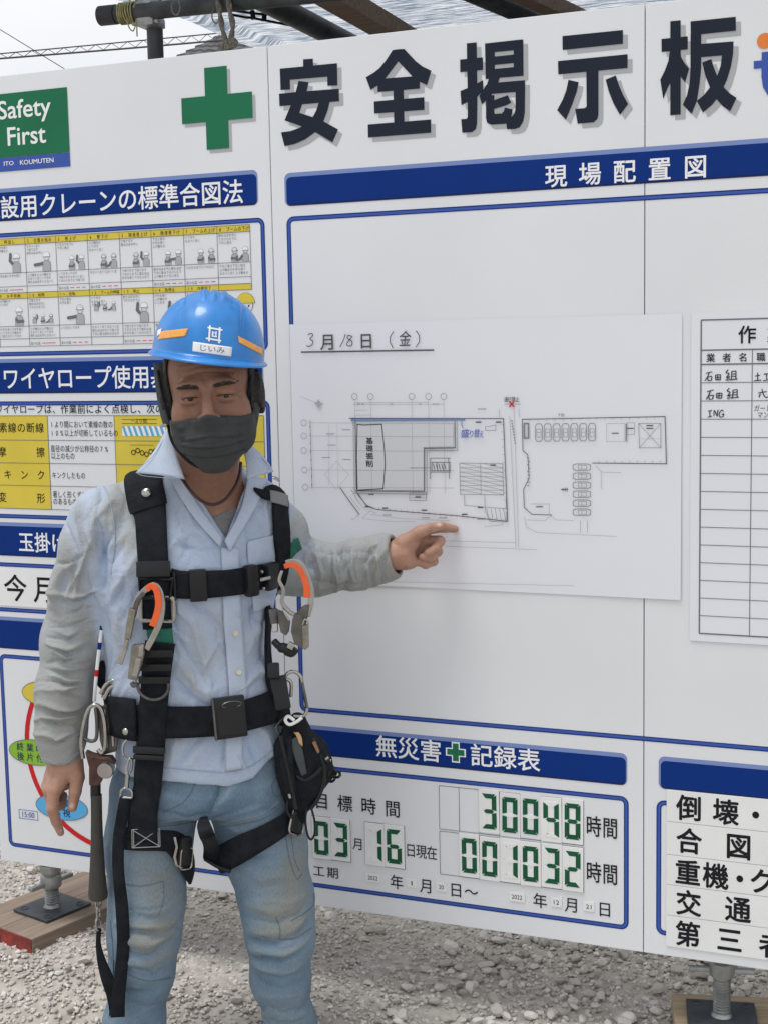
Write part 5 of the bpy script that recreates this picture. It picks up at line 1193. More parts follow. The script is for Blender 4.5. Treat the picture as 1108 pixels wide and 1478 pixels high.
# left sleeve
for x0 in (440, 452, 466, 480, 492, 505, 518, 530, 543):
    a_ = rng.uniform(-10, 10); SF += [([(x0 + 8 + a_, 782), (x0 + rng.uniform(-4, 4), 812), (x0 - 4 - a_, 852)], 3.4, rng.uniform(.002, .0045)), ([(x0 + 12 + a_, 786), (x0 + 6, 815), (x0 + 2 - a_, 848)], 2.6, -rng.uniform(.002, .004))]
SF += [([(430, 780), (470, 800), (540, 800)], 6, -.003), ([(420, 840), (480, 846), (550, 836)], 5, -.003), ([(412, 720), (405, 760), (415, 800)], 5, -.004), ([(420, 740), (418, 770), (424, 790)], 4, .004),
      # chest and belly
      ([(215, 800), (205, 845), (180, 890)], 6, -.004), ([(195, 795), (180, 830), (160, 870)], 6, .004), ([(170, 880), (180, 920), (185, 970)], 7, .004), ([(158, 890), (165, 930), (162, 975)], 5, -.004), ([(200, 780), (240, 790), (300, 760)], 7, .003), ([(245, 790), (290, 800), (320, 790)], 6, -.003),
      ([(260, 870), (285, 920), (300, 990)], 8, .005), ([(245, 880), (262, 930), (290, 985)], 6, -.004), ([(275, 866), (310, 900), (330, 960)], 7, -.004), ([(295, 868), (318, 900), (338, 935)], 5, .003), ([(395, 870), (375, 910), (345, 960)], 7, .004), ([(400, 890), (385, 930), (360, 985)], 6, -.005), ([(390, 930), (375, 965), (350, 1000)], 7, .005), ([(360, 880), (375, 900), (390, 905)], 5, -.003),
      ([(250, 950), (280, 985), (310, 1005)], 7, .005), ([(252, 975), (275, 1000), (300, 1012)], 5, -.005), ([(370, 985), (350, 1000), (330, 1008)], 5, -.004), ([(345, 700), (372, 740), (388, 790)], 6, .003), ([(340, 740), (360, 780), (380, 800)], 5, -.003), ([(250, 720), (262, 760), (300, 800)], 6, -.003), ([(390, 705), (402, 740), (410, 790)], 5, .003),
      # tails
      ([(300, 1068), (285, 1090), (272, 1112)], 6, .005), ([(285, 1066), (268, 1090), (258, 1112)], 5, -.005), ([(325, 1066), (322, 1090), (322, 1115)], 3, -.004), ([(262, 1066), (250, 1085), (247, 1108)], 6, .004), ([(350, 1060), (365, 1080), (372, 1098)], 6, -.004), ([(370, 1050), (385, 1065), (395, 1080)], 6, .005), ([(335, 1066), (345, 1090), (350, 1108)], 5, .004), ([(225, 1066), (215, 1090), (205, 1108)], 7, .004)]
for _ in range(70):
    cx_, cy_ = rng.uniform(170, 410), rng.uniform(700, 1100); an = rng.choice([rng.normal(1.9, .35), rng.normal(1.2, .35)]) if cx_ > 200 else rng.normal(1.9, .3); ln = rng.uniform(12, 34)
    SF.append(([(cx_ - ln * math.cos(an), cy_ - ln * math.sin(an)), (cx_ + rng.uniform(-5, 5), cy_), (cx_ + ln * math.cos(an), cy_ + ln * math.sin(an))], rng.uniform(2.2, 4.5), rng.choice([-1, 1]) * rng.uniform(.0016, .0036)))
for _ in range(26):
    cx_, cy_ = rng.uniform(80, 165), rng.uniform(700, 870); an = rng.normal(1.75, .35); ln = rng.uniform(14, 40)
    SF.append(([(cx_ - ln * math.cos(an), cy_ - ln * math.sin(an)), (cx_ + rng.uniform(-4, 4), cy_), (cx_ + ln * math.cos(an), cy_ + ln * math.sin(an))], rng.uniform(2.5, 5), rng.choice([-1, 1]) * rng.uniform(.002, .0042)))
for _ in range(24):
    cx_, cy_ = rng.uniform(425, 560), rng.uniform(785, 850); an = rng.normal(1.9, .5); ln = rng.uniform(8, 26)
    SF.append(([(cx_ - ln * math.cos(an), cy_ - ln * math.sin(an)), (cx_ + rng.uniform(-4, 4), cy_), (cx_ + ln * math.cos(an), cy_ + ln * math.sin(an))], rng.uniform(2.2, 4), rng.choice([-1, 1]) * rng.uniform(.002, .004)))
ridge = lambda p, s_, k: .5 - np.abs(noise3(p, s_, k)) * 2
dsp = 1.5 * folds(sv, sn, SF) + .0018 * noise3(sv * np.array([1, 1, .6]), 15, 3) + .0016 * ridge(sv * np.array([1.2, 1, .6]), 26, 11) + .0012 * noise3(sv, 42, 4)
blouse = .010 * np.exp(-((sv[:, 2] - .945) / .035) ** 2) * outer * (np.abs(sv[:, 0] + .02) < .17) - .006 * np.exp(-((sv[:, 2] - .875) / .03) ** 2) * outer * (np.abs(sv[:, 0] + .02) < .2)
arm = chain(sv, SL, .03) < .004
sv2 = sv + sn * (dsp * outer + blouse * ~arm)[:, None]
x, y = pix(sv)
dirt_tone = .40 + .10 * noise3(sv, 6, 7) + .06 * noise3(sv, 22, 8)
la = np.clip((chain(sv, SL, .03) * -1 + .01) / .02, 0, 1); ra = np.clip((chain(sv, SR, .03) * -1 + .012) / .02, 0, 1)
dirt_tone += la * (.36 + .28 * np.clip((y - 740) / 300, 0, 1)) + ra * (.30 + .26 * np.clip((x - 420) / 100, 0, 1))
for cx, cy, rx, ry, a in ((190, 760, 30, 60, .26), (170, 700, 25, 40, .2), (330, 920, 25, 80, .10), (285, 950, 45, 40, .10), (100, 1050, 40, 50, .12), (560, 815, 18, 30, .2), (470, 848, 60, 16, .18), (350, 1090, 80, 25, -.08), (300, 800, 60, 40, -.05)): dirt_tone += a * blob(x, y, cx, cy, rx, ry)
dirt_tone += np.clip(dsp * 18, -.08, .08)
so_ = obj('shirt', sv2, sq, M_shirt, person); attr(so_, 'dirt_tone', np.clip(dirt_tone, 0, 1))
SHIRT = BVHTree.FromPolygons(sv2.tolist(), sq.tolist()); JEAN = BVHTree.FromPolygons(jv2.tolist(), jq.tolist())
# undershirt: thin layer over the chest inside the open collar
uv_, uq = surfnet(lambda p: np.maximum(np.maximum(torso(p, .0125), -torso(p, .017)), np.maximum(p[:, 2] - (1.262 + .42 * (p[:, 0] - .012)), np.maximum(1.12 - p[:, 2], p[:, 1]))), (-.14, -.16, 1.1), (.14, .02, 1.34), .0026)
obj('undershirt', uv_, uq, mat('grey_tee', (.20, .20, .205), .9, noise=.15, nscale=40, bump=.4, bscale=300), person)
# ------------------------------------------------------------------ laying things on the clothes
def cast(px, py, *trees):
    best = None; r_ = rayL(px, py); r_ = r_ / np.linalg.norm(r_)
    for t in trees:
        h = t.ray_cast(Vector(CL), Vector(r_))
        if h[0] is not None and (best is None or h[3] < best[3]): best = h
    return (np.array(best[0]), np.array(best[1])) if best else (None, None)
def lay_sheet(cA, cB, lift, thick, trees, n=14, m=10, bulge=0.0):
    A_ = smooth_pts(cA, n); B_ = smooth_pts(cB, n); k = len(A_); v = []; ok = []
    for i in range(k):
        for j in range(m + 1):
            t = j / m; px = A_[i] * (1 - t) + B_[i] * t; p, nn = cast(px[0], px[1], *trees)
            if p is None: p = P(px[0], px[1], v[-1][1] if v else -.1); nn = np.array([0, -1., 0])
            r_ = rayL(*px); r_ /= np.linalg.norm(r_)
            v.append(p - r_ * (lift + bulge * math.sin(math.pi * t)))
    V = np.array(v).reshape(k, m + 1, 3)
    for _ in range(9):
        W_ = V.copy(); W_[1:-1] = (V[:-2] + V[2:] + 2 * V[1:-1]) / 4; W_[:, 1:-1] = (W_[:, :-2] + W_[:, 2:] + 2 * W_[:, 1:-1]) / 4; V = W_
    return slab_grid(V, thick)
def slab_grid(V, thick):
    k, m = V.shape[:2]; tu = np.gradient(V, axis=0); tv = np.gradient(V, axis=1); n = np.cross(tu, tv); n /= np.maximum(np.linalg.norm(n, axis=2), 1e-9)[..., None]
    if (n @ (CL - V.reshape(-1, 3).mean(0))).mean() < 0: n = -n
    a = V.reshape(-1, 3); b = (V + n * thick).reshape(-1, 3); N = k * m; f = []
    for i in range(k - 1):
        for j in range(m - 1):
            q_ = (i * m + j, i * m + j + 1, (i + 1) * m + j + 1, (i + 1) * m + j); f.append(tuple(N + t for t in q_)); f.append(q_[::-1])
    bd = [(i, j) for i, j in [(0, j) for j in range(m)] + [(i, m - 1) for i in range(1, k)] + [(k - 1, j) for j in range(m - 2, -1, -1)] + [(i, 0) for i in range(k - 2, 0, -1)]]
    ids = [i * m + j for i, j in bd]
    for s in range(len(ids)): p_, q2 = ids[s], ids[(s + 1) % len(ids)]; f.append((p_, q2, N + q2, N + p_))
    return np.concatenate([a, b]), f
def strap(path, lift=.006, thick=.003, trees=None, seg=7, cross=6, wrap=None):
    """webbing along (px, py, half width in m) points, pressed on to the clothes"""
    trees = trees or [CLEAN]
    C3 = []
    for a in path:
        if len(a) == 3: p, _ = cast(a[0], a[1], *trees); w_ = a[2]
        else: p, w_ = np.array(a[:3], float), a[3]
        if p is None: p = P(a[0], a[1], -.05)
        C3.append(np.append(p, w_))
    S4 = np.array(smooth_pts(C3, seg)); V = np.empty((len(S4), cross + 1, 3))
    for i, s in enumerate(S4):
        t = S4[min(i + 1, len(S4) - 1), :3] - S4[max(i - 1, 0), :3]; t /= np.linalg.norm(t)
        h = trees[0].find_nearest(Vector(s[:3])); n = np.array(h[1]); n = n - t * (n @ t); n /= np.linalg.norm(n); side = np.cross(t, n)
        for j in range(cross + 1):
            p = s[:3] + side * s[3] * (2 * j / cross - 1); h = trees[0].find_nearest(Vector(p)); V[i, j] = np.array(h[0]) + np.array(h[1]) * lift
    for _ in range(4):
        W_ = V.copy(); W_[1:-1] = (V[:-2] + V[2:] + 2 * V[1:-1]) / 4; W_[:, 1:-1] = (W_[:, :-2] + W_[:, 2:] + W_[:, 1:-1] * 2) / 4; V = W_
    return slab_grid(V, thick)
def frame_at(px, py, ang=0.0, lift=.006, trees=None, tilt=1.0):
    """a frame on the clothes: X right, Y up (turned by ang degrees in the picture plane), Z outward"""
    p, n = cast(px, py, *(trees or [CLEAN])); r_ = rayL(px, py); r_ = -r_ / np.linalg.norm(r_)
    if p is None: p = P(px, py, -.08); n = r_
    n = n * tilt + r_ * (1 - tilt) if tilt < 1 else n; n = n / np.linalg.norm(n)
    yv = np.array([0, 0, 1.0]) - n * n[2]; yv /= np.linalg.norm(yv); xv = np.cross(yv, n); c, s = math.cos(rad(ang)), math.sin(rad(ang)); xv, yv = xv * c + yv * s, -xv * s + yv * c
    o_ = p + n * lift
    return Matrix(((xv[0], yv[0], n[0], o_[0]), (xv[1], yv[1], n[1], o_[1]), (xv[2], yv[2], n[2], o_[2]), (0, 0, 0, 1)))
def rbox(w_, h, d, M, bev=.002, c=(0, 0, 0)): return MB().box(c, (w_, h, d), M, bev)
# ------------------------------------------------------------------ face mask
M_mask = mat('mask_cloth', (.034, .037, .040), .85, noise=.15, nscale=60, bump=.25, bscale=500)
def maskf(p):
    q = hq(p); base = smin(smin(head(p) - .005, ell(q, (0, -.060, -.068), (.052, .052, .052)), .022), cone(q, (0, -.088, -.035), (0, -.100, -.062), .014, .012), .025)
    top = -.028 + .010 * np.exp(-(q[:, 0] / .016) ** 2) - .10 * np.clip(np.abs(q[:, 0]) - .03, 0, 1); bot = -.129 + .8 * np.clip(np.abs(q[:, 0]) - .022, 0, .06)
    d = smax(base, np.maximum(q[:, 2] - top, bot - q[:, 2]), .0025)
    d = np.maximum(d, q[:, 1] + .012 + .35 * np.clip(-.03 - q[:, 2], 0, .1))
    return np.maximum(d, -(head(p) + .001))
kv, kq = surfnet(near(maskf, HC + HM @ np.array([0, -.05, -.06]), .13), HC - .17, HC + .15, .0018)
kn = vnormals(kv, kq); q = hq(kv)
pl = np.zeros(len(kv))
for z0, a in ((-.048, .0), (-.062, 1), (-.079, 1), (-.096, 1)):
    zz = q[:, 2] - z0 + .16 * (np.abs(q[:, 0]) - .02) * (1 if z0 > -.07 else -.3); pl += (-.0022 * np.exp(-(zz / .0016) ** 2) + .0016 * np.exp(-((zz - .004) / .0032) ** 2)) * a * (np.abs(q[:, 0]) < .055)
pl += .0025 * np.exp(-((np.abs(q[:, 0]) - .052) / .006) ** 2) * np.sin(q[:, 2] * 420) * .6 + .002 * noise3(kv, 45, 9)
kv = kv + kn * (pl * (q[:, 1] < -.02))[:, None]
mk = obj('face_mask', kv, kq, M_mask, person)
for sx in (-1, 1):
    mb = MB(); mb.tube(smooth_pts([hw((sx * .060, -.030, -.045)), hw((sx * .074, -.010, -.020)), hw((sx * .083, .018, .010)), hw((sx * .084, .03, -.012)), hw((sx * .075, .004, -.050)), hw((sx * .060, -.022, -.085))], 6), .0016, 6); mb.build('ear_loop', M_mask, mk, True)
# necklace
mb = MB(); mb.tube(smooth_pts([P(253, 672, -.035), P(262, 690, -.085), P(282, 716, -.118), P(303, 728, -.128), P(322, 723, -.128), P(337, 706, -.116), P(345, 688, -.09), P(348, 668, -.05)], 6), .0030, 8); mb.build('necklace', mat('necklace_cord', (.035, .012, .014), .5), person, True)
# ------------------------------------------------------------------ collar, placket, pocket, buttons
M_shirt_l = mat('collar_cloth', (.40, .475, .60), .88, col2=(.46, .53, .65), nscale=28, bump=.3, bscale=320)
TR = [SHIRT, BODY]
def loft3(cA, cB, thick, bulge, n=8, m=10):
    A_ = smooth_pts([P(*c) for c in cA], n); B_ = smooth_pts([P(*c) for c in cB], n)
    V = np.array([[a * (1 - t) + b * t + np.array([0, -bulge * math.sin(math.pi * t * .9), bulge * .4 * math.sin(math.pi * t)]) for t in np.linspace(0, 1, m + 1)] for a, b in zip(A_, B_)]); return slab_grid(V, thick)
for cA, cB in (([(243, 620, -.045), (254, 655, -.092), (267, 692, -.124)], [(241, 622, -.040), (222, 654, -.080), (197, 683, -.097)]), ([(346, 638, -.055), (354, 662, -.090), (357, 692, -.112)], [(362, 643, -.035), (381, 661, -.066), (395, 681, -.094)])):
    v, f = loft3(cA, cB, .0024, .005); obj('collar', v, f, M_shirt_l, so_)
for nm, a, b, lf, bl in (('lapel_facing', [(357, 688), (348, 735), (324, 781)], [(386, 692), (371, 728), (331, 796)], .007, .003), ('lapel_facing', [(258, 680), (268, 700), (290, 736), (321, 778)], [(246, 692), (256, 710), (280, 748), (318, 790)], .004, .002)):
    v, f = lay_sheet(a, b, lf, .0022, TR, 8, 8, bl); obj(nm, v, f, M_shirt_l, so_)
v, f = lay_sheet([(319, 790), (321, 830), (323, 900), (328, 960), (331, 1010), (326, 1060), (326, 1114)], [(345, 792), (346, 830), (349, 900), (354, 960), (356, 1010), (350, 1060), (349, 1110)], .0025, .0018, [SHIRT], 8, 6); obj('placket', v, f, M_shirt_l, so_)
M_seam = mat('shirt_seam', (.31, .36, .44), .9); M_btn = mat('shirt_button', (.62, .58, .48), .3)
for x, y in ((338, 913), (343, 970), (336, 845)):
    mb = MB(); mb.lathe([(.0002, .003), (.003, .0031), (.0052, .0036), (.0056, .0026), (.0054, .0)], frame_at(x, y, 0, .0045, [SHIRT]), 18); mb.build('button', M_btn, so_, True)
def stitch(pts, r=.0011, lift=.0006, trees=None, m=None, name='seam', parent=None, dash=False):
    P_ = [];
    for q_ in smooth_pts(pts, 10):
        p, n = cast(q_[0], q_[1], *(trees or [SHIRT]))
        if p is not None and (not P_ or np.linalg.norm(p - P_[-1]) < .05): P_.append(p + n * lift)
    if len(P_) > 2: mb = MB(); mb.tube(P_, r * .8, 6); mb.build(name, m or M_seam, parent or so_, True)
v, f = lay_sheet([(357, 782), (357, 800), (362, 850), (366, 884)], [(402, 770), (402, 800), (400, 850), (394, 878)], .003, .0018, [SHIRT], 8, 8); obj('chest_pocket', v, f, M_shirt_l, so_)
stitch([(128, 692), (148, 700), (160, 730), (166, 780), (160, 830)], .0016); stitch([(150, 690), (185, 694), (215, 700)], .0012); stitch([(395, 690), (415, 715), (417, 760), (408, 800)], .0015); stitch([(319, 792), (322, 900), (329, 1000), (326, 1112)], .0011, .002)
stitch([(200, 1105), (260, 1110), (300, 1113), (330, 1114), (362, 1106), (396, 1080)], .0012); stitch([(66, 1060), (92, 1072), (116, 1058)], .0013); stitch([(63, 1094), (90, 1104), (113, 1086)], .0012); stitch([(552, 776), (548, 806), (556, 842)], .0014)
# jeans seams and pockets
M_js = mat('denim_seam', (.10, .15, .195), .9); M_jt = mat('denim_thread', (.24, .27, .27), .9)
J = lambda pts, m=M_js, r=.0013: stitch(pts, r * .75, .0004, [JEAN], m, 'seam', jo)
J([(318, 1118), (314, 1145), (303, 1170)], M_js, .002); J([(180, 1185), (225, 1188), (280, 1180)], M_jt, .0010); J([(180, 1191), (225, 1194), (282, 1187)], M_js, .0012)
J([(320, 1188), (350, 1183), (380, 1174), (405, 1155)], M_jt, .0012); J([(320, 1194), (352, 1189), (384, 1180), (412, 1160)], M_js, .0013)
J([(178, 1276), (205, 1279), (236, 1272)], M_js, .0013); J([(236, 1272), (236, 1300), (228, 1322)], M_js, .001); J([(412, 1205), (418, 1240), (428, 1268), (436, 1262)], M_js, .0014); J([(420, 1205), (425, 1240), (432, 1258)], M_js, .001)
J([(345, 1270), (362, 1310), (372, 1350), (378, 1400), (388, 1440), (402, 1478)], M_jt, .0010); J([(376, 1352), (420, 1356), (450, 1340)], M_js, .0016); J([(398, 1325), (404, 1340), (403, 1356)], M_js, .0018); J([(452, 1290), (450, 1310), (420, 1330)], M_js, .0016); J([(176, 1402), (210, 1416), (246, 1412)], M_js, .0014); J([(160, 1330), (164, 1400), (158, 1470)], M_js, .0016)
J([(282, 1120), (278, 1140), (262, 1160), (236, 1172)], M_js, .0012); J([(322, 1120), (326, 1136), (318, 1150), (306, 1162)], M_jt, .001); J([(398, 1120), (392, 1136), (398, 1150), (410, 1140)], M_js, .0016); J([(402, 1122), (406, 1140), (414, 1134)], M_jt, .001)
# boots
M_boot = mat('work_boot', (.16, .10, .05), .7, noise=.3, nscale=20, bump=.4)
for cx, cy in ((-.166, .02), (.148, .035)):
    bf = lambda p: np.maximum(smin(smin(cone(p, (cx, cy, .16), (cx, cy, .06), .058, .052), cone(p, (cx, cy + .01, .045), (cx + (.02 if cx > 0 else -.02), cy - .15, .035), .046, .040), .03), ell(p, (cx, cy - .16, .03), (.048, .05, .035)), .02), -p[:, 2])
    v, q_ = surfnet(bf, (cx - .12, cy - .26, -.02), (cx + .12, cy + .12, .24), .005); obj('boot', v, q_, M_boot, person)
# ------------------------------------------------------------------ helmet
hat = thing('hard_hat', 'glossy blue hard hat with orange reflective strips and a white name sticker', 'hard hat', HC + np.array([0, 0, .06]))
ro = rad(7.5); Hz = np.array([math.sin(ro), -.01, math.cos(ro)]); Hz /= np.linalg.norm(Hz); Hx = np.array([math.cos(ro), 0, -math.sin(ro)]); Hy = np.cross(Hz, Hx)
yw = rad(7); Hx, Hy = Hx * math.cos(yw) + Hy * math.sin(yw), -Hx * math.sin(yw) + Hy * math.cos(yw)
HO = P(301, 513, -.095); ha, hb, hh_ = .1005, .122, .113
TH = 160
def helm(th, t, lift=0.0):
    s = np.sin(t * np.pi / 2); c = np.maximum(1 - s ** 2.25, 0) ** (1 / 2.25); fl = 1 + .012 * (1 - t) ** 2
    x = ha * np.cos(th) * c * fl; y = hb * np.sin(th) * c * fl; z = hh_ * s
    dz = np.zeros_like(x); up = np.clip((z - .055) / .05, 0, 1)
    band = 1 / (1 + np.exp(-(.031 - np.abs(x)) / .0016)); dz += .0022 * band * up
    for cx in (-.017, 0, .017): dz += .0034 * np.exp(-((x - cx) / .0042) ** 4) * np.clip((z - .094) / .008, 0, 1) * (y < .06)
    k = 1 / np.sqrt((x / ha ** 2) ** 2 + (y / hb ** 2) ** 2 + (z / hh_ ** 2) ** 2 + 1e-9)
    n = np.stack([x / ha ** 2 * k, y / hb ** 2 * k, z / hh_ ** 2 * k], -1)
    crease = -.0020 * np.exp(-((np.abs(x) - (.052 + .16 * np.clip(.09 - z, -.02, .08) * .3)) / .0022) ** 2) * np.clip((z - .03) / .03, 0, 1) * (y < .05) + .0016 / (1 + np.exp((np.abs(x) - .052) / .002)) * np.clip((z - .03) / .05, 0, 1)
    q_ = np.stack([x, y, z], -1) + n * (dz + crease + lift)[..., None]
    return HO + q_[..., :1] * Hx + q_[..., 1:2] * Hy + q_[..., 2:3] * Hz
th = np.linspace(0, 2 * np.pi, TH, endpoint=False)
rows = []
front = np.clip(-np.sin(th), 0, 1)
for k, (o_, dz_) in enumerate(((1.0, -1.0), (.75, -.6), (.45, -.25), (.2, -.04), (0, 0.0))):   # brim, outside in
    wd = (.0065 + .016 * front ** 1.5) * o_; drop = (.005 + .006 * front) * dz_
    x = (ha * 1.012 + wd) * np.cos(th); y = (hb * 1.012 + wd) * np.sin(th); rows.append(HO + x[:, None] * Hx + y[:, None] * Hy + drop[:, None] * Hz)
for t in np.linspace(.03, .985, 44): rows.append(helm(th, np.full(TH, t)))
V = np.concatenate(rows); nr_ = len(rows)
f = [(i * TH + k, i * TH + (k + 1) % TH, (i + 1) * TH + (k + 1) % TH, (i + 1) * TH + k) for i in range(nr_ - 1) for k in range(TH)]
V = np.concatenate([V, helm(np.zeros(1), np.ones(1))]); f += [((nr_ - 1) * TH + k, (nr_ - 1) * TH + (k + 1) % TH, len(V) - 1) for k in range(TH)]
M_hat = mat('helmet_blue', (.010, .19, .56), .36, noise=.14, nscale=26, bump=.06, bscale=30, spec=.5, coat=.3)
shl = obj('shell', V, f, M_hat, hat); md = shl.modifiers.new('s', 'SOLIDIFY'); md.thickness = .0018; md.offset = -1
HT = BVHTree.FromPolygons(V.tolist(), f)
def hat_patch(c4, lift, n=14, m=8):   # corners TL TR BR BL in pixels
    c4 = [np.array(c, float) for c in c4]; G_ = np.empty((n + 1, m + 1, 3))
    for i in range(n + 1):
        for j in range(m + 1):
            a, b = i / n, j / m; px = (c4[0] * (1 - a) + c4[1] * a) * (1 - b) + (c4[3] * (1 - a) + c4[2] * a) * b
            p, nn = cast(px[0], px[1], HT); G_[i, j] = p + nn * lift if p is not None else (G_[i - 1, j] if i else HO)
    return slab_grid(G_, .0004)
M_refl = mat('reflective_orange', (.80, .36, .06), .35, noise=.12, nscale=60)
for c4 in ([(233, 478), (272, 474), (268, 485), (228, 490)], [(343.5, 485), (379, 503), (379, 512.5), (344.5, 494)]):
    v, f_ = hat_patch(c4, .0006); obj('reflective_strip', v, f_, M_refl, shl)
sticker = [(279, 493), (335, 501), (333.5, 514.5), (278, 507)]
v, f_ = hat_patch(sticker, .0006); stk = obj('name_sticker', v, f_, M_wtext, shl)
v, f_ = hat_patch([(228, 477), (234, 474), (232, 482), (227, 486)], .0008, 4, 4); obj('small_sticker', v, f_, M_wtext, shl)
def on_hat(c4, pts, lift):
    c4 = [np.array(c, float) for c in c4]; o_ = []
    for a, b in pts:
        px = (c4[0] * (1 - a) + c4[1] * a) * (1 - b) + (c4[3] * (1 - a) + c4[2] * a) * b; p, nn = cast(px[0], px[1], HT); o_.append(p + nn * lift)
    return o_
v, f = glyphs('じいみ'); lo_, hi_ = v.min(0), v.max(0); tt = (v - lo_) / np.maximum(hi_ - lo_, 1e-6)
obj('handwritten_name', on_hat(sticker, [(.20 + .62 * a, .80 - .62 * b) for a, _, b in tt], .0014), f, M_line, stk, False)
em = [(300, 469.5), (320, 473), (319, 494.5), (298.5, 491)]
def eb(a0, b0, a1, b1, n=4): v, f_ = hat_patch([[(1 - a) * (1 - b) * np.array(em[0]) + a * (1 - b) * np.array(em[1]) + a * b * np.array(em[2]) + (1 - a) * b * np.array(em[3]) for a, b in (ab,)][0] for ab in ((a0, b0), (a1, b0), (a1, b1), (a0, b1))], .0006, n, n); return v, f_
mb = MB()
for k, r_ in enumerate(((.0, .10, 1.06, .20), (-.06, .82, 1.0, .93), (.10, -.02, .22, 1.04), (.80, .0, .92, 1.06), (.34, .34, .44, .70), (.46, .40, .66, .46), (.36, .62, .70, .70), (.58, .30, .66, .62))):
    v, f_ = eb(*r_); mb.add(v + np.array([0, -1e-5 * k, 0]), f_)
mb.build('emblem', M_wtext, shl)
# harness inside the helmet, ear pads and chin strap
M_web = mat('black_webbing', (.0085, .0105, .015), .85, spec=.25, noise=.5, nscale=45, bump=.6, bscale=500); M_pad = mat('ear_pad_cloth', (.045, .055, .058), .85, noise=.15, nscale=50, bump=.3, bscale=400); M_plas = mat('black_plastic', (.009, .010, .012), .4, spec=.35, noise=.15, nscale=30)
mb = MB(); mb.tube([HO + Hx * .091 * math.cos(a) + Hy * .112 * math.sin(a) + Hz * .002 for a in np.linspace(0, 2 * np.pi, 49)[:-1]], .007, 8, closed=True); mb.build('headband', M_plas, hat, True)
for cxl, cxr in (([(224, 524), (228, 560), (233, 590), (240, 615)], [(242, 524), (243, 560), (245, 590), (248, 611)]), ([(360, 536), (360, 570), (359, 600), (357, 622)], [(376, 537), (373, 575), (370, 602), (365, 626)])):
    dL = -.10 if cxl[0][0] < 300 else -.10
    A_ = smooth_pts(cxl, 6); B_ = smooth_pts(cxr, 6); G_ = np.array([[P(*(a * (1 - t) + b * t), dL - .006 * math.sin(math.pi * t) - .02 * i / len(A_)) for t in np.linspace(0, 1, 8)] for i, (a, b) in enumerate(zip(A_, B_))])
    v, f = slab_grid(G_, .006); o = obj('ear_pad', v, f, M_pad, hat); md = o.modifiers.new('b', 'BEVEL'); md.width = .002; md.segments = 2; md.limit_method = 'ANGLE'
mb = MB(); mb.tube(smooth_pts([P(242, 610, -.12), P(250, 640, -.14), P(275, 668, -.17), P(300, 677, -.185), P(322, 674, -.182), P(342, 656, -.16), P(358, 628, -.13)], 8), .0028, 8); mb.tube(smooth_pts([P(228, 535, -.12), P(236, 575, -.14), P(246, 610, -.14)], 6), .0028, 8); mb.tube(smooth_pts([P(362, 540, -.13), P(357, 580, -.15), P(356, 625, -.14)], 6), .0028, 8); mb.build('chin_strap', M_web, hat, True)
mb = MB(); mb.tube(smooth_pts([P(319, 674.5, -.186), P(328, 670.5, -.184), P(338, 661.5, -.172)], 6), .0042, 8); mb.build('chin_strap_tube', M_btn, hat, True)
for x, y, d in ((237, 614, -.13), (357, 625, -.135)): MB().box((0, 0, 0), (.012, .012, .006), Matrix.Translation(Vector(P(x, y, d))), .002).build('strap_buckle', M_steel, hat)
# ------------------------------------------------------------------ full-body safety harness
hr = thing('safety_harness', 'black full-body safety harness with two orange-striped snap hooks worn over the blue shirt', 'harness', (-.02, -.1, .9))
M_grn = mat('green_webbing', (.01, .13, .085), .75, noise=.2, nscale=80, bump=.4, bscale=600); M_gry = mat('grey_webbing', (.20, .205, .21), .8, bump=.3, bscale=500)
M_chr = mat('polished_steel', (.40, .39, .375), .2, .95, noise=.15, nscale=40); M_dkst = mat('dark_steel', (.13, .125, .12), .38, .8, noise=.3, nscale=40); M_org = mat('orange_grip', (.80, .115, .025), .45, noise=.08, nscale=50)
M_stw = mat('stitch_thread', (.30, .30, .31), .9)
def S(name, path, lift, thick, m=M_web, parent=hr, **k): v, f = strap(path, lift, thick, **k); return obj(name, v, f, m, parent)
sL = S('shoulder_strap', [(200, 652, .034), (204, 672, .036), (209, 700, .037), (214, 728, .035), (219, 748, .028), (221, 790, .027), (223, 822, .027), (226, 870, .026), (229, 905, .026)], .007, .007)
S('strap_end_flap', [(210, 706, .037), (214, 727, .0365), (217, 738, .034)], .0135, .003, M_web, sL)
sR = S('shoulder_strap', [(396, 687, .016), (397, 698, .018), (399, 714, .018), (400, 740, .018), (402, 780, .020), (400, 815, .022), (397, 850, .021), (395, 890, .014)], .007, .006)
S('grey_band', [(397, 715, .0195), (398, 730, .0195)], .0135, .0015, M_gry, sR)
mb = MB(); mb.lathe([(.0001, .003), (.006, .0028), (.0085, .0015), (.0092, 0)], frame_at(215, 717, 0, .0195), 20); mb.build('snap_button', M_chr, sL, True)
mb = MB(); mb.lathe([(.0001, .003), (.006, .0028), (.0085, .0015), (.0092, 0)], frame_at(393, 700, 0, .0145), 20); mb.build('snap_button', M_chr, sR, True)
S('green_label', [(412, 800, .013), (420, 790, .014), (430, 783, .013)], .006, .002, M_grn)
S('green_webbing', [(229, 890, .0225), (232, 912, .0225), (234, 930, .0225)], .009, .004, M_grn)
lo = S('lower_strap', [(233, 924, .0265), (230, 950, .026), (227, 985, .0255), (224, 1030, .0255), (222, 1075, .026), (219, 1110, .0265), (214, 1150, .0265), (209, 1185, .0265), (206, 1212, .0265)], .012, .005)
ch = S('chest_strap', [(244, 840, .0255), (262, 843, .0255), (290, 843, .0255), (320, 841, .0245), (346, 838, .0245), (372, 832, .024), (396, 826, .022)], .008, .004)
be = S('waist_belt', [(160, 1032, .027), (175, 1033, .030), (205, 1038, .031), (250, 1041, .0305), (300, 1040, .029), (330, 1037, .029), (360, 1030, .029), (390, 1020, .0305), (410, 1010, .032), (421, 1003, .030)], .009, .006)
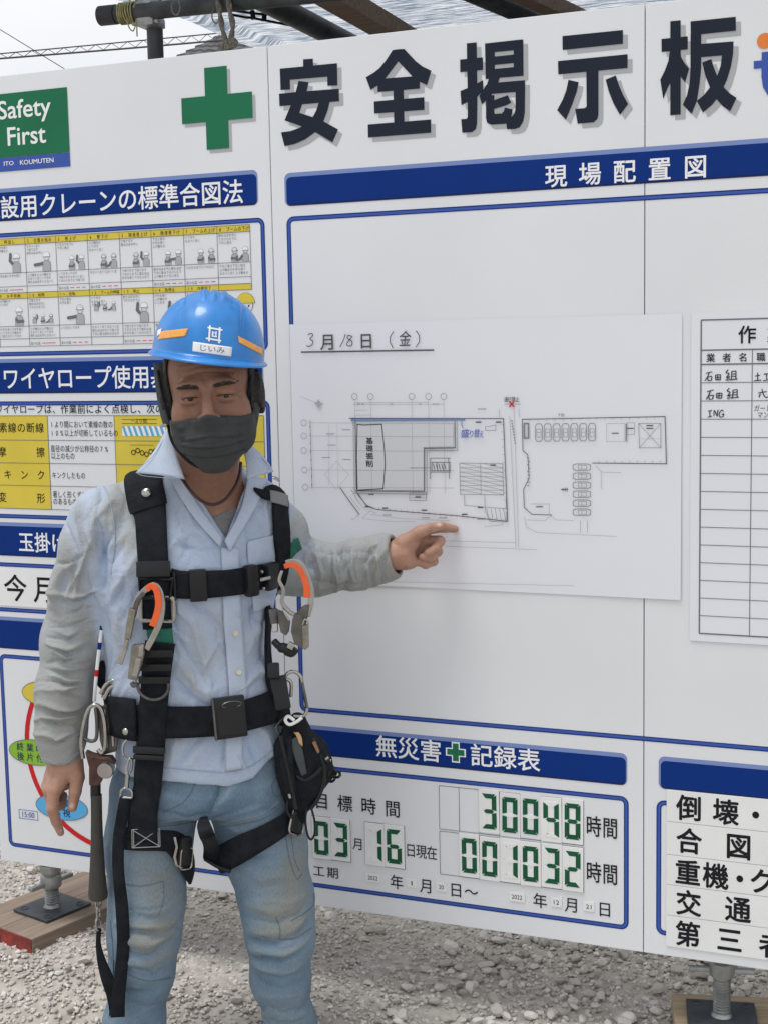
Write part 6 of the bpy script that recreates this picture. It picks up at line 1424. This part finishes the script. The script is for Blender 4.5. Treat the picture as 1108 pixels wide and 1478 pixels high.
S('belt_pad', [(166, 1030, .038), (185, 1033, .042), (204, 1036, .042)], .016, .006, M_web, be)
mb = MB(); mb.lathe([(.0001, .003), (.004, .003), (.0065, .0015), (.0072, 0)], frame_at(193, 1053, 0, .024), 18); mb.build('rivet', M_chr, be, True)
# plastic buckles and keepers
def buckle(x, y, w_, h, d, ang, lift, m=M_plas, par=hr, name='buckle', bev=.004): return rbox(w_, h, d, frame_at(x, y, ang, lift), bev).build(name, m, par, True)
b_ = buckle(223, 822, .062, .030, .012, 0, .016, name='strap_adjuster')
M_ = frame_at(226, 848, -4, .014); mb = MB(); mb.tube([M_ @ Vector(p) for p in ((-.031, .020, 0), (.031, .020, 0), (.026, -.016, 0), (-.026, -.016, 0))], .0048, 8, closed=True); mb.build('link_frame', M_plas, hr, True)
M_ = frame_at(228, 880, -2, .014); mb = MB(); mb.tube([M_ @ Vector((x, y, 0)) for x, y in rr(-.030, -.018, .031, .026, .006, 4)], .0040, 8, closed=True); mb.build('square_ring', M_chr, hr, True)
buckle(285, 843, .032, .060, .014, 1, .014, name='strap_keeper'); buckle(252, 843, .006, .052, .006, 1, .013, name='strap_keeper')
buckle(355, 836, .026, .060, .020, 3, .018, bev=.006); buckle(379, 830, .034, .052, .020, 4, .018, bev=.006); MB().box((0, 0, .012), (.026, .007, .005), frame_at(367, 832, 3, .018), .002).build('buckle_latch', M_chr, hr)
for x, y in ((363, 822), (365, 846)): mb = MB(); mb.lathe([(.0001, .003), (.0028, .0025), (.0034, 0)], frame_at(x, y, 0, .030), 12); mb.build('buckle_rivet', M_chr, hr, True)
for y_, h in ((938, .014), (958, .014), (976, .014)): buckle(229 - (y_ - 938) * .07, y_, .058, h, .010, 0, .021, name='webbing_loop', bev=.003)
M_ = frame_at(226, 984, 0, .024); mb = MB(); mb.tube([M_ @ Vector((.029 * math.cos(a), .026 * math.sin(a) + .006 * (1 if k in (0, 20) else 0), .002)) for k, a in enumerate(np.linspace(math.pi, 2 * math.pi, 21))], .0032, 8); mb.build('d_ring', M_dkst, hr, True)
buckle(222, 1080, .062, .014, .012, 0, .022, name='webbing_loop', bev=.003); buckle(222, 1090, .060, .010, .012, 0, .022, name='webbing_loop', bev=.003)
M_ = frame_at(329, 1033, 3, .020); bk = MB().box((0, 0, 0), (.062, .078, .014), M_, .004).build('belt_buckle', M_plas, hr, True)
mb = MB(); mb.box((-.029, 0, .004), (.004, .078, .012), M_, .0015); mb.build('buckle_edge', M_dkst, bk); mb = MB(); mb.tube([M_ @ Vector((.018 * math.cos(a) + .006, .006 * math.sin(a) + .024, .0075)) for a in np.linspace(0, 6.28, 21)[:-1]], .0012, 6, closed=True); mb.build('buckle_slot', M_dkst, bk, True)
mb = MB(); mb.box((.002, -.006, .0075), (.050, .052, .003), M_, .001); mb.build('buckle_plate', M_plas, bk)
# right side below the chest: strap, keeper, swivel
S('side_strap', [(396, 880, .010), (397, 920, .010), (396, 960, .012), (398, 990, .016), (400, 1020, .018), (402, 1050, .018)], .013, .005)
buckle(396, 890, .018, .030, .012, 8, .016, M_dkst, name='side_buckle'); MB().box((0, 0, 0), (.012, .020, .010), frame_at(397, 905, 0, .020), .002).build('side_clip', M_chr, hr)
buckle(395, 968, .022, .030, .012, 0, .020, name='strap_keeper'); buckle(405, 1000, .030, .064, .010, 8, .020, name='belt_keeper'); 
M_ = frame_at(398, 1052, 20, .018); mb = MB(); mb.tube([M_ @ Vector((x, y, 0)) for x, y in rr(-.018, -.014, .018, .014, .004, 3)], .0026, 8, closed=True); mb.build('square_ring', M_dkst, hr, True)
mb = MB(); mb.tube(smooth_pts([P(396, 926, -.095), P(404, 934, -.105), P(412, 936, -.112), P(420, 943, -.112), (P(427, 936, -.112))], 5), [.007] * 6 + [.0095] * 8 + [.008] * 7, 10)
mb.build('swivel_knob', M_plas, hr, True)
mb = MB(); mb.box((0, 0, 0), (.012, .012, .012), Matrix.Translation(Vector(P(420, 932, -.12))) @ Matrix.Rotation(.5, 4, 'Y'), .002); mb.build('swivel_pin', M_chr, hr)
# leg straps
ls = S('leg_strap', [(183, 1208, .022), (205, 1209, .0225), (230, 1209, .0225), (248, 1214, .022), (262, 1240, .020), (268, 1268, .014)], .010, .005, trees=[JE])
M_ = frame_at(212, 1208, 0, .0165, [JE]); mb = MB()
for a, b in (((-.026, -.017), (.026, .017)), ((-.026, .017), (.026, -.017)), ((-.026, -.017), (.026, -.017)), ((-.026, .017), (.026, .017)), ((-.026, -.017), (-.026, .017)), ((.026, -.017), (.026, .017)), ((-.023, -.017), (-.023, .017)), ((.023, -.017), (.023, .017))):
    mb.tube([M_ @ Vector((*a, 0)), M_ @ Vector((*((np.array(a) + b) / 2), .0)), M_ @ Vector((*b, 0))], .0008, 5)
mb.build('cross_stitching', M_stw, ls, True)
M_ = frame_at(250, 1222, -8, .024, [JE]); MB().box((.010, -.004, 0), (.026, .056, .016), M_, .006).build('leg_buckle', M_plas, hr, True)
mb = MB(); mb.tube([M_ @ Vector(p) for p in ((-.016, .026, .002), (-.012, .008, .006), (-.014, -.012, .004), (-.008, -.028, .004), (.004, -.034, .004))], .003, 8); mb.tube([M_ @ Vector((x + .012, y - .018, .006)) for x, y in rr(-.013, -.02, .013, .02, .006, 3)], .0016, 6, closed=True); mb.build('leg_buckle_frame', M_chr, hr, True)
rs = S('leg_strap', [(416, 1180, .023), (396, 1194, .0235), (368, 1212, .024), (340, 1229, .025), (318, 1243, .024), (306, 1250, .021)], .010, .005, trees=[JE])
mb = MB(); e0, e1 = P(296, 1240, -.06), P(332, 1258, -.09); mb.tube([e0, (e0 + e1) / 2 + np.array([0, -.002, -.002]), e1], .0042, 8); mb.build('webbing_end_bar', M_plas, rs, True)
v, f = lay_sheet([(290, 1183), (284, 1199), (295, 1217), (294, 1240)], [(300, 1181), (306, 1194), (314, 1218), (328, 1252)], .004, .004, [JE], 6, 6); obj('inner_leg_strap', v, f, M_web, rs)
M_ = frame_at(417, 1182, -28, .020, [JE]); MB().box((0, 0, 0), (.036, .054, .010), M_, .008).build('leg_buckle', M_plas, hr, True)
mb = MB(); mb.tube([M_ @ Vector((x, y, .004)) for x, y in rr(-.020, -.029, .020, .029, .009, 4)], .0018, 6, closed=True); mb.build('leg_buckle_frame', M_chr, hr, True)
# stitching along the collar edges and a webbing tail
for cA in ([(241, 626, -.055), (223, 656, -.092), (198, 682, -.104), (232, 689, -.118), (262, 690, -.129)], [(364, 648, -.055), (381, 664, -.080), (392, 680, -.104), (372, 686, -.114)]):
    mb = MB(); mb.tube([p + np.array([0, -.002, 0]) for p in smooth_pts([P(*q_) for q_ in cA], 6)], .0006, 5); mb.build('collar_stitch', M_seam, so_, True)
# ------------------------------------------------------------------ snap hooks
def px_tube(mb, pts, d, r, n=8, seg=10): mb.tube(smooth_pts([P(p[0], p[1], p[2] if len(p) > 2 else d) for p in pts], n), r, seg)
def px_plate(mb, poly, d, t):
    A_ = [P(x, y, d) for x, y in poly]; n = len(A_); r_ = np.array([0, t, 0]); v = A_ + [a + r_ for a in A_]
    mb.add(v, [tuple(range(n)), tuple(range(2 * n - 1, n - 1, -1))] + [(i, i + n, (i + 1) % n + n, (i + 1) % n) for i in range(n)])
def grow_strip(mb, pts, d, w_, t, n=8):          # flat curved bar seen from the front
    C_ = smooth_pts(pts, n); A_, B_ = [], []
    for i, p in enumerate(C_):
        tn = C_[min(i + 1, len(C_) - 1)] - C_[max(i - 1, 0)]; tn = tn / np.linalg.norm(tn); nn = np.array([-tn[1], tn[0]]); ww = w_[0] + (w_[1] - w_[0]) * i / (len(C_) - 1) if hasattr(w_, '__len__') else w_
        A_.append(P(*(p + nn * ww), d)); B_.append(P(*(p - nn * ww), d))
    k = len(A_); r_ = np.array([0, t, 0]); v = A_ + B_ + [a + r_ for a in A_] + [b + r_ for b in B_]; f = []
    for i in range(k - 1): f += [(i, i + 1, k + i + 1, k + i), (2 * k + i, 3 * k + i, 3 * k + i + 1, 2 * k + i + 1), (i, 2 * k + i, 2 * k + i + 1, i + 1), (k + i, k + i + 1, 3 * k + i + 1, 3 * k + i)]
    f += [(0, k, 3 * k, 2 * k), (k - 1, 3 * k - 1, 4 * k - 1, 2 * k - 1)]; mb.add(v, f)
M_lever = mat('hook_lever', (.26, .25, .21), .4, .8, noise=.2, nscale=60)
hk = thing('snap_hook', 'steel snap hook with orange strip hanging on the chest before the green webbing', 'snap hook', P(210, 900, -.17), 'orange-striped harness snap hooks')
d = -.165
mb = MB(); grow_strip(mb, [(191, 892), (197, 868), (209, 852), (222, 845), (231, 855), (234, 874), (231, 896), (222, 918), (211, 938)], d, (4.2, 4.6), .012); mb.build('hook_body', M_chr, hk)
mb = MB(); grow_strip(mb, [(211.5, 851), (218, 846.5), (225.5, 852), (228.5, 872), (225, 890), (219.5, 904)], d - .003, (4.4, 4.6), .006); mb.build('orange_strip', M_org, hk)
mb = MB(); grow_strip(mb, [(192, 890), (198, 868), (208, 856)], d - .002, (3.4, 3.2), .010); mb.build('gate', M_dkst, hk)
mb = MB(); px_plate(mb, [(186, 878), (196, 881), (188, 924), (179, 922)], d - .008, .012); mb.build('release_lever', M_lever, hk)
mb = MB(); px_plate(mb, [(179, 922), (186, 924), (182, 938), (178, 938)], d - .006, .010); px_plate(mb, [(178, 934), (186, 930), (176, 961), (166, 957)], d - .004, .008); mb.build('lever_tail', M_chr, hk)
mb = MB(); px_plate(mb, [(190, 932), (207, 930), (208, 945), (197, 984), (184, 980), (187, 955)], d - .006, .014); mb.build('hook_shank', M_lever, hk)
mb = MB(); px_plate(mb, [(200, 934), (208, 930), (206, 948), (199, 948)], d - .010, .005); px_plate(mb, [(196, 950), (204, 951), (198, 978), (190, 976)], d - .010, .005); mb.build('shank_plate', M_chr, hk)
mb = MB(); px_tube(mb, [(190, 985), (193, 990), (198, 986)], d, .004); mb.build('swivel_eye', M_dkst, hk, True)
hk2 = thing('snap_hook', 'steel snap hook with orange strip hanging beside the elbow of the pointing arm', 'snap hook', P(428, 880, -.12), 'orange-striped harness snap hooks')
d = -.125
mb = MB(); grow_strip(mb, [(412, 812), (424, 810), (435, 816), (444, 832), (449, 852), (448, 872), (443, 890)], d, (3.2, 4.6), .012); grow_strip(mb, [(407, 824), (403, 838), (409, 852), (407, 870), (418, 884), (428, 889)], d + .002, (2.2, 3), .008); mb.build('hook_body', M_chr, hk2)
mb = MB(); grow_strip(mb, [(410, 818), (421, 815.5), (431, 821), (438.5, 835), (442.5, 850), (442.5, 863)], d - .003, (3.6, 5.0), .006); mb.build('orange_strip', M_org, hk2)
mb = MB(); px_plate(mb, [(437, 876), (447, 872), (444, 892), (441, 905), (432, 892), (428, 884)], d - .002, .011); px_plate(mb, [(425, 886), (437, 888), (441, 902), (438, 938), (425, 930), (420, 912), (422, 895)], d - .004, .014); mb.build('hook_shank', M_dkst, hk2)
mb = MB(); px_plate(mb, [(401, 881), (408, 884), (419, 898), (417, 912), (413, 918), (405, 913), (402, 898)], d - .006, .012); mb.build('lever_tail', M_dkst, hk2)
mb = MB(); px_plate(mb, [(408, 884), (411, 884), (419, 895), (417, 898)], d - .010, .004); mb.build('lever_edge', M_chr, hk2)
mb = MB(); px_plate(mb, [(436, 904), (445, 902), (446, 934), (440, 939), (437, 936)], d - .010, .012); mb.build('shank_plate', M_lever, hk2)
mb = MB(); px_tube(mb, [(437, 902), (440, 894), (445, 898), (445, 903)], d - .006, .0018); mb.build('spring_clip', M_chr, hk2, True)
# ------------------------------------------------------------------ carabiners, rope and clips at the belt
cb = thing('carabiner', 'slim silver carabiner on the belt holding up the black pouch', 'carabiner', P(430, 1000, -.09))
mb = MB(); pts = [(420, 1006), (420, 985), (411, 979), (417, 971), (426, 970), (434, 977), (437, 990), (441, 1010), (443, 1025), (437, 1034), (424, 1034)]
px_tube(mb, pts, -.085, .0034, 6); mb.build('frame', M_chr, cb, True)
mb = MB(); px_tube(mb, [(436, 985), (440, 1004), (443, 1022)], -.087, .0026); mb.build('gate', M_dkst, cb, True)
cc = thing('carabiner', 'wide steel carabiner hanging behind the cuff of the lowered arm beside the hammer', 'carabiner', P(130, 1050, -.06))
mb = MB(); mb.tube(smooth_pts([P(x, y, -.085) for x, y in ((120, 1095), (117, 1070), (122, 1040), (129, 1022), (138, 1018), (146, 1024), (151, 1045), (152, 1075), (147, 1088), (141, 1082))], 6), .0042, 10); mb.build('frame', M_chr, cc, True)
mb = MB(); mb.tube(smooth_pts([P(x, y, -.08) for x, y in ((138, 1022), (140, 1045), (139, 1066), (131, 1070), (121, 1066))], 6), .0034, 10); mb.build('gate', M_dkst, cc, True)
hd = thing('hammer_holder', 'scratched steel hammer holder plate fixed to the left side of the belt', 'tool holder', P(158, 1050, -.07))
mb = MB(); px_plate(mb, [(140, 1022), (157, 1016), (168, 1035), (171, 1062), (168, 1085), (150, 1090), (144, 1070)], -.070, .006); mb.build('plate', M_dkst, hd)
mb = MB(); px_plate(mb, [(148, 1025), (152, 1024), (156, 1080), (151, 1082)], -.074, .004); px_plate(mb, [(160, 1030), (164, 1034), (165, 1078), (161, 1080)], -.074, .004); mb.build('rib', M_chr, hd)
mb = MB(); px_tube(mb, [(145, 1002), (153, 988), (164, 982), (174, 986), (178, 980)], -.08, .0035); px_tube(mb, [(150, 1008), (160, 992), (172, 990)], -.075, .006); mb.build('belt_hook', M_chr, hd, True)
tp = thing('tool_pouch', 'small black tool pouch on the side of the belt behind the lowered arm', 'pouch', P(150, 960, .0))
pf = lambda p: ell(p, P(155, 958, .01), (.030, .04, .055))
v, q_ = surfnet(pf, P(155, 958, .01) - .1, P(155, 958, .01) + .1, .004); v = v + vnormals(v, q_) * (.004 * noise3(v, 40, 2))[:, None]; obj('bag', v, q_, M_web, tp)
v, q_ = surfnet(lambda p: ell(p, P(150, 912, .01), (.008, .012, .03)), P(150, 912, .01) - .06, P(150, 912, .01) + .06, .003); obj('tool_handle', v, q_, M_lever, tp)
lr = thing('lanyard_rope', 'white rope with blue and red bands hanging between the lowered arm and the belt', 'rope', P(142, 960, -.04))
pa = smooth_pts([P(149, 886, -.05), P(147, 905, -.06), P(144, 930, -.065), P(141, 955, -.065), P(138, 985, -.065), P(136, 1012, -.06)], 10)
for a, b, m, nm in ((0, 50, M_wtext, 'rope'),): mb = MB(); mb.tube(pa[a:b + 1], .0034, 8); rp0 = mb.build(nm, M_wtext, lr, True)
for a, b, m, nm in ((8, 12, M_blue, 'blue_band'), (19, 23, M_blue, 'blue_band'), (34, 37, M_red, 'red_band')): mb = MB(); mb.tube(pa[a:b + 1], .0038, 8); mb.build(nm, m, lr, True)
# ------------------------------------------------------------------ hammer
hm = thing('hammer', 'brown-headed hammer with a dark rubber grip hanging head up from the belt', 'hammer', P(142, 1180, -.09))
dh = -.10; M_brown = mat('rusty_steel', (.075, .036, .028), .5, .4, noise=.4, nscale=50, bump=.3, bscale=150); M_rub = mat('rubber_grip', (.040, .038, .034), .75, noise=.15, nscale=60, bump=.3, bscale=300)
mb = MB(); px_plate(mb, [(122, 1086), (131, 1090), (146, 1094), (160, 1094), (166, 1104), (150, 1120), (143, 1135), (128, 1135), (128, 1108)], dh, .024); o = mb.build('head', M_brown, hm); md = o.modifiers.new('b', 'BEVEL'); md.width = .003; md.segments = 2
fc_ = P(157, 1108, dh); Mf = Matrix.Translation(Vector(fc_)) @ Matrix.Rotation(rad(90), 4, 'X') @ Matrix.Rotation(rad(-8), 4, 'Y'); mb = MB(); mb.lathe([(.011, -.005), (.0125, .010), (.0155, .012), (.0158, .020), (.0145, .023), (.0001, .0238)], Mf, 28); mb.build('striking_face', M_chr, hm, True)
mb = MB(); mb.tube([P(138, 1132, dh + .012), P(138, 1150, dh + .012)], .0098, 14); mb.build('collar', M_plas, hm, True)
mb = MB(); pp = [(139, 1147, .0105), (139.5, 1180, .0107), (140, 1215, .0118), (140.5, 1250, .0142), (141, 1280, .0172), (141.5, 1289, .0186), (141.7, 1296, .0180), (141.8, 1299, .012)]
mb.tube([P(x, y, dh + .012) for x, y, _ in pp], [r for _, _, r in pp], 20); mb.build('grip', M_rub, hm, True)
wl = thing('wrist_lanyard', 'black webbing lanyard looping down from the hammer grip and back up to the belt ring', 'lanyard', P(165, 1300, -.1))
mb = MB()
for k in range(3): c = np.array([142, 1304 + 15 * k]); mb.tube([P(c[0] + (3.6 if k % 2 == 0 else 2.2) * math.cos(a), c[1] + 10 * math.sin(a), -.09 + .004 * math.sin(a + k)) for a in np.linspace(0, 6.28, 17)[:-1]], .0019, 8, closed=True)
mb.build('chain_link', M_chr, wl, True)
def hang_strap(name, pts, w_, m, par, flat=True):
    C_ = smooth_pts([np.append(P(p[0], p[1], p[2]), p[3]) for p in pts], 8); V = np.empty((len(C_), 4, 3))
    for i, c in enumerate(C_):
        t = C_[min(i + 1, len(C_) - 1)][:3] - C_[max(i - 1, 0)][:3]; t /= np.linalg.norm(t); s_ = np.cross(t, np.array([.25, -1, 0])); s_ /= np.linalg.norm(s_)
        for j in range(4): V[i, j] = c[:3] + s_ * c[3] * (2 * j / 3 - 1)
    v, f = slab_grid(V, .0028); return obj(name, v, f, m, par)
hang_strap('strap', [(143, 1340, -.09, .0045), (142, 1362, -.09, .005), (146, 1385, -.092, .008), (154, 1410, -.095, .0115), (163, 1435, -.10, .0125), (168, 1456, -.104, .014), (168, 1466, -.108, .014)], 0, M_web, wl)
hang_strap('strap', [(170, 1468, -.112, .0135), (171, 1440, -.112, .0125), (175, 1400, -.114, .012), (178, 1360, -.118, .012), (176, 1310, -.122, .012), (171, 1260, -.120, .011), (171, 1215, -.116, .011), (176, 1180, -.112, .011), (181, 1150, -.110, .010)], 0, M_web, wl)
mb = MB(); px_tube(mb, [(174, 1152), (175, 1142), (180, 1138), (188, 1140), (191, 1146), (190, 1152)], -.112, .0024, 5); px_tube(mb, [(174, 1151), (190, 1152)], -.112, .0024, 3); mb.build('square_ring', M_chr, wl, True)
mb = MB(); mb.tube([P(183, 1138, -.112), P(184.5, 1118, -.112)], .0042, 10); mb.tube(smooth_pts([P(x, y, -.112) for x, y in ((184, 1122), (183, 1108), (186, 1096), (190, 1098), (190, 1108), (187, 1116))], 5), .0030, 8); mb.build('swivel_clip', M_chr, wl, True)
mb = MB(); mb.tube([P(188 + 11 * math.cos(a), 1082 + 15 * math.sin(a), -.105) for a in np.linspace(0, 6.28, 25)[:-1]], .0022, 8, closed=True); mb.build('key_ring', M_chr, wl, True)
# ------------------------------------------------------------------ black pouch on his left hip
po = thing('black_pouch', 'bulky black fabric pouch with a grey-tipped pocket and dangling cord on his left hip', 'pouch', P(440, 1100, -.07))
def pouchf(p):
    d = chain(p, [(P(428, 1052, -.06), .027), (P(434, 1085, -.06), .038), (P(436, 1120, -.055), .040), (P(438, 1150, -.05), .030)], .03)
    d = smin(d, chain(p, [(P(455, 1085, -.05), .022), (P(466, 1112, -.05), .020)], .02), .02); d = smin(d, cone(p, P(415, 1075, -.07), P(418, 1130, -.07), .018, .016), .015)
    return smin(d, cone(p, P(428, 1150, -.05), P(432, 1182, -.05), .018, .014), .02)
c = P(440, 1110, -.055); v, q_ = surfnet(pouchf, c - .13, c + .13, .003); n = vnormals(v, q_); v = v + n * (.0100 * noise3(v * np.array([1, 1, .6]), 38, 4) + .003 * noise3(v, 90, 5))[:, None]
obj('bag', v, q_, M_web, po); PT = BVHTree.FromPolygons(v.tolist(), q_.tolist())
v, f = lay_sheet([(421, 1068), (423, 1085), (430, 1105), (436, 1120)], [(430, 1063), (436, 1078), (440, 1098), (443, 1116)], .003, .003, [PT], 6, 5); obj('pocket_tool', v, f, M_pad, po)
v, f = lay_sheet([(424, 1058), (428, 1062), (432, 1074)], [(431, 1057), (436, 1064), (437, 1078)], .005, .003, [PT], 5, 4); obj('bone_tip', v, f, mat('tan_leather', (.42, .26, .13), .6), po)
v, f = lay_sheet([(450, 1072), (454, 1080), (458, 1088)], [(454, 1070), (458, 1078), (461, 1086)], .003, .002, [PT], 5, 4); obj('leather_tab', v, f, mat('tan_leather_dark', (.25, .13, .06), .6), po)
v, f = lay_sheet([(402, 1070), (405, 1100), (412, 1140), (420, 1165)], [(422, 1062), (424, 1100), (428, 1140), (434, 1160)], .004, .004, [PT], 6, 6); obj('pouch_flap', v, f, M_web, po)
mb = MB(); px_tube(mb, [(425, 1040), (416, 1034), (412, 1040), (418, 1046), (428, 1042), (436, 1036)], -.10, .0032); mb.build('white_cord', M_magnet, po, True)
mb = MB(); px_tube(mb, [(443, 1160), (441, 1185), (444, 1205), (449, 1212), (454, 1204), (454, 1185), (449, 1165)], -.07, .0022); mb.build('cord', M_plas, po, True)
mb = MB()
for k, (x, y) in enumerate(((468, 1104), (473, 1112), (480, 1116), (486, 1118), (478, 1124), (470, 1126))):
    mb.tube([P(x + 5 * math.cos(a), y + 4.5 * math.sin(a), -.055 + .006 * math.sin(a * 2 + k)) for a in np.linspace(0, 6.28, 13)[:-1]], .0028, 6, closed=True)
px_tube(mb, [(462, 1082), (468, 1092), (472, 1104)], -.055, .005); mb.build('cord_knots', M_plas, po, True)
mb = MB(); px_tube(mb, [(405, 1062), (411, 1090), (420, 1130), (427, 1168)], -.105, .004); px_tube(mb, [(450, 1066), (462, 1090), (468, 1120), (460, 1150), (448, 1168)], -.082, .0045); px_tube(mb, [(428, 1120), (440, 1126), (455, 1118), (464, 1108)], -.102, .0035); px_tube(mb, [(418, 1150), (414, 1166), (420, 1180), (428, 1172)], -.085, .003); mb.build('edge_piping', M_plas, po, True)
mb = MB(); px_tube(mb, [(458, 1096), (466, 1094), (474, 1100)], -.075, .0055); px_tube(mb, [(462, 1130), (470, 1122), (476, 1112)], -.07, .005); mb.build('tool_grip', M_plas, po, True)
mb = MB(); px_tube(mb, [(470, 1096), (474, 1093)], -.085, .003); px_tube(mb, [(417, 1146), (419, 1152)], -.11, .003); mb.build('metal_tip', M_chr, po, True)
px_ = MB(); px_tube(px_, [(452, 1110), (466, 1100), (478, 1098)], -.06, .003); px_.build('chain_end', M_chr, po, True)
for o in (hk, hk2, hd):
    for c_ in o.children:
        md = c_.modifiers.new('b', 'BEVEL'); md.width = .0016; md.segments = 2; md.limit_method = 'ANGLE'; md.angle_limit = rad(40)
FRAME = None
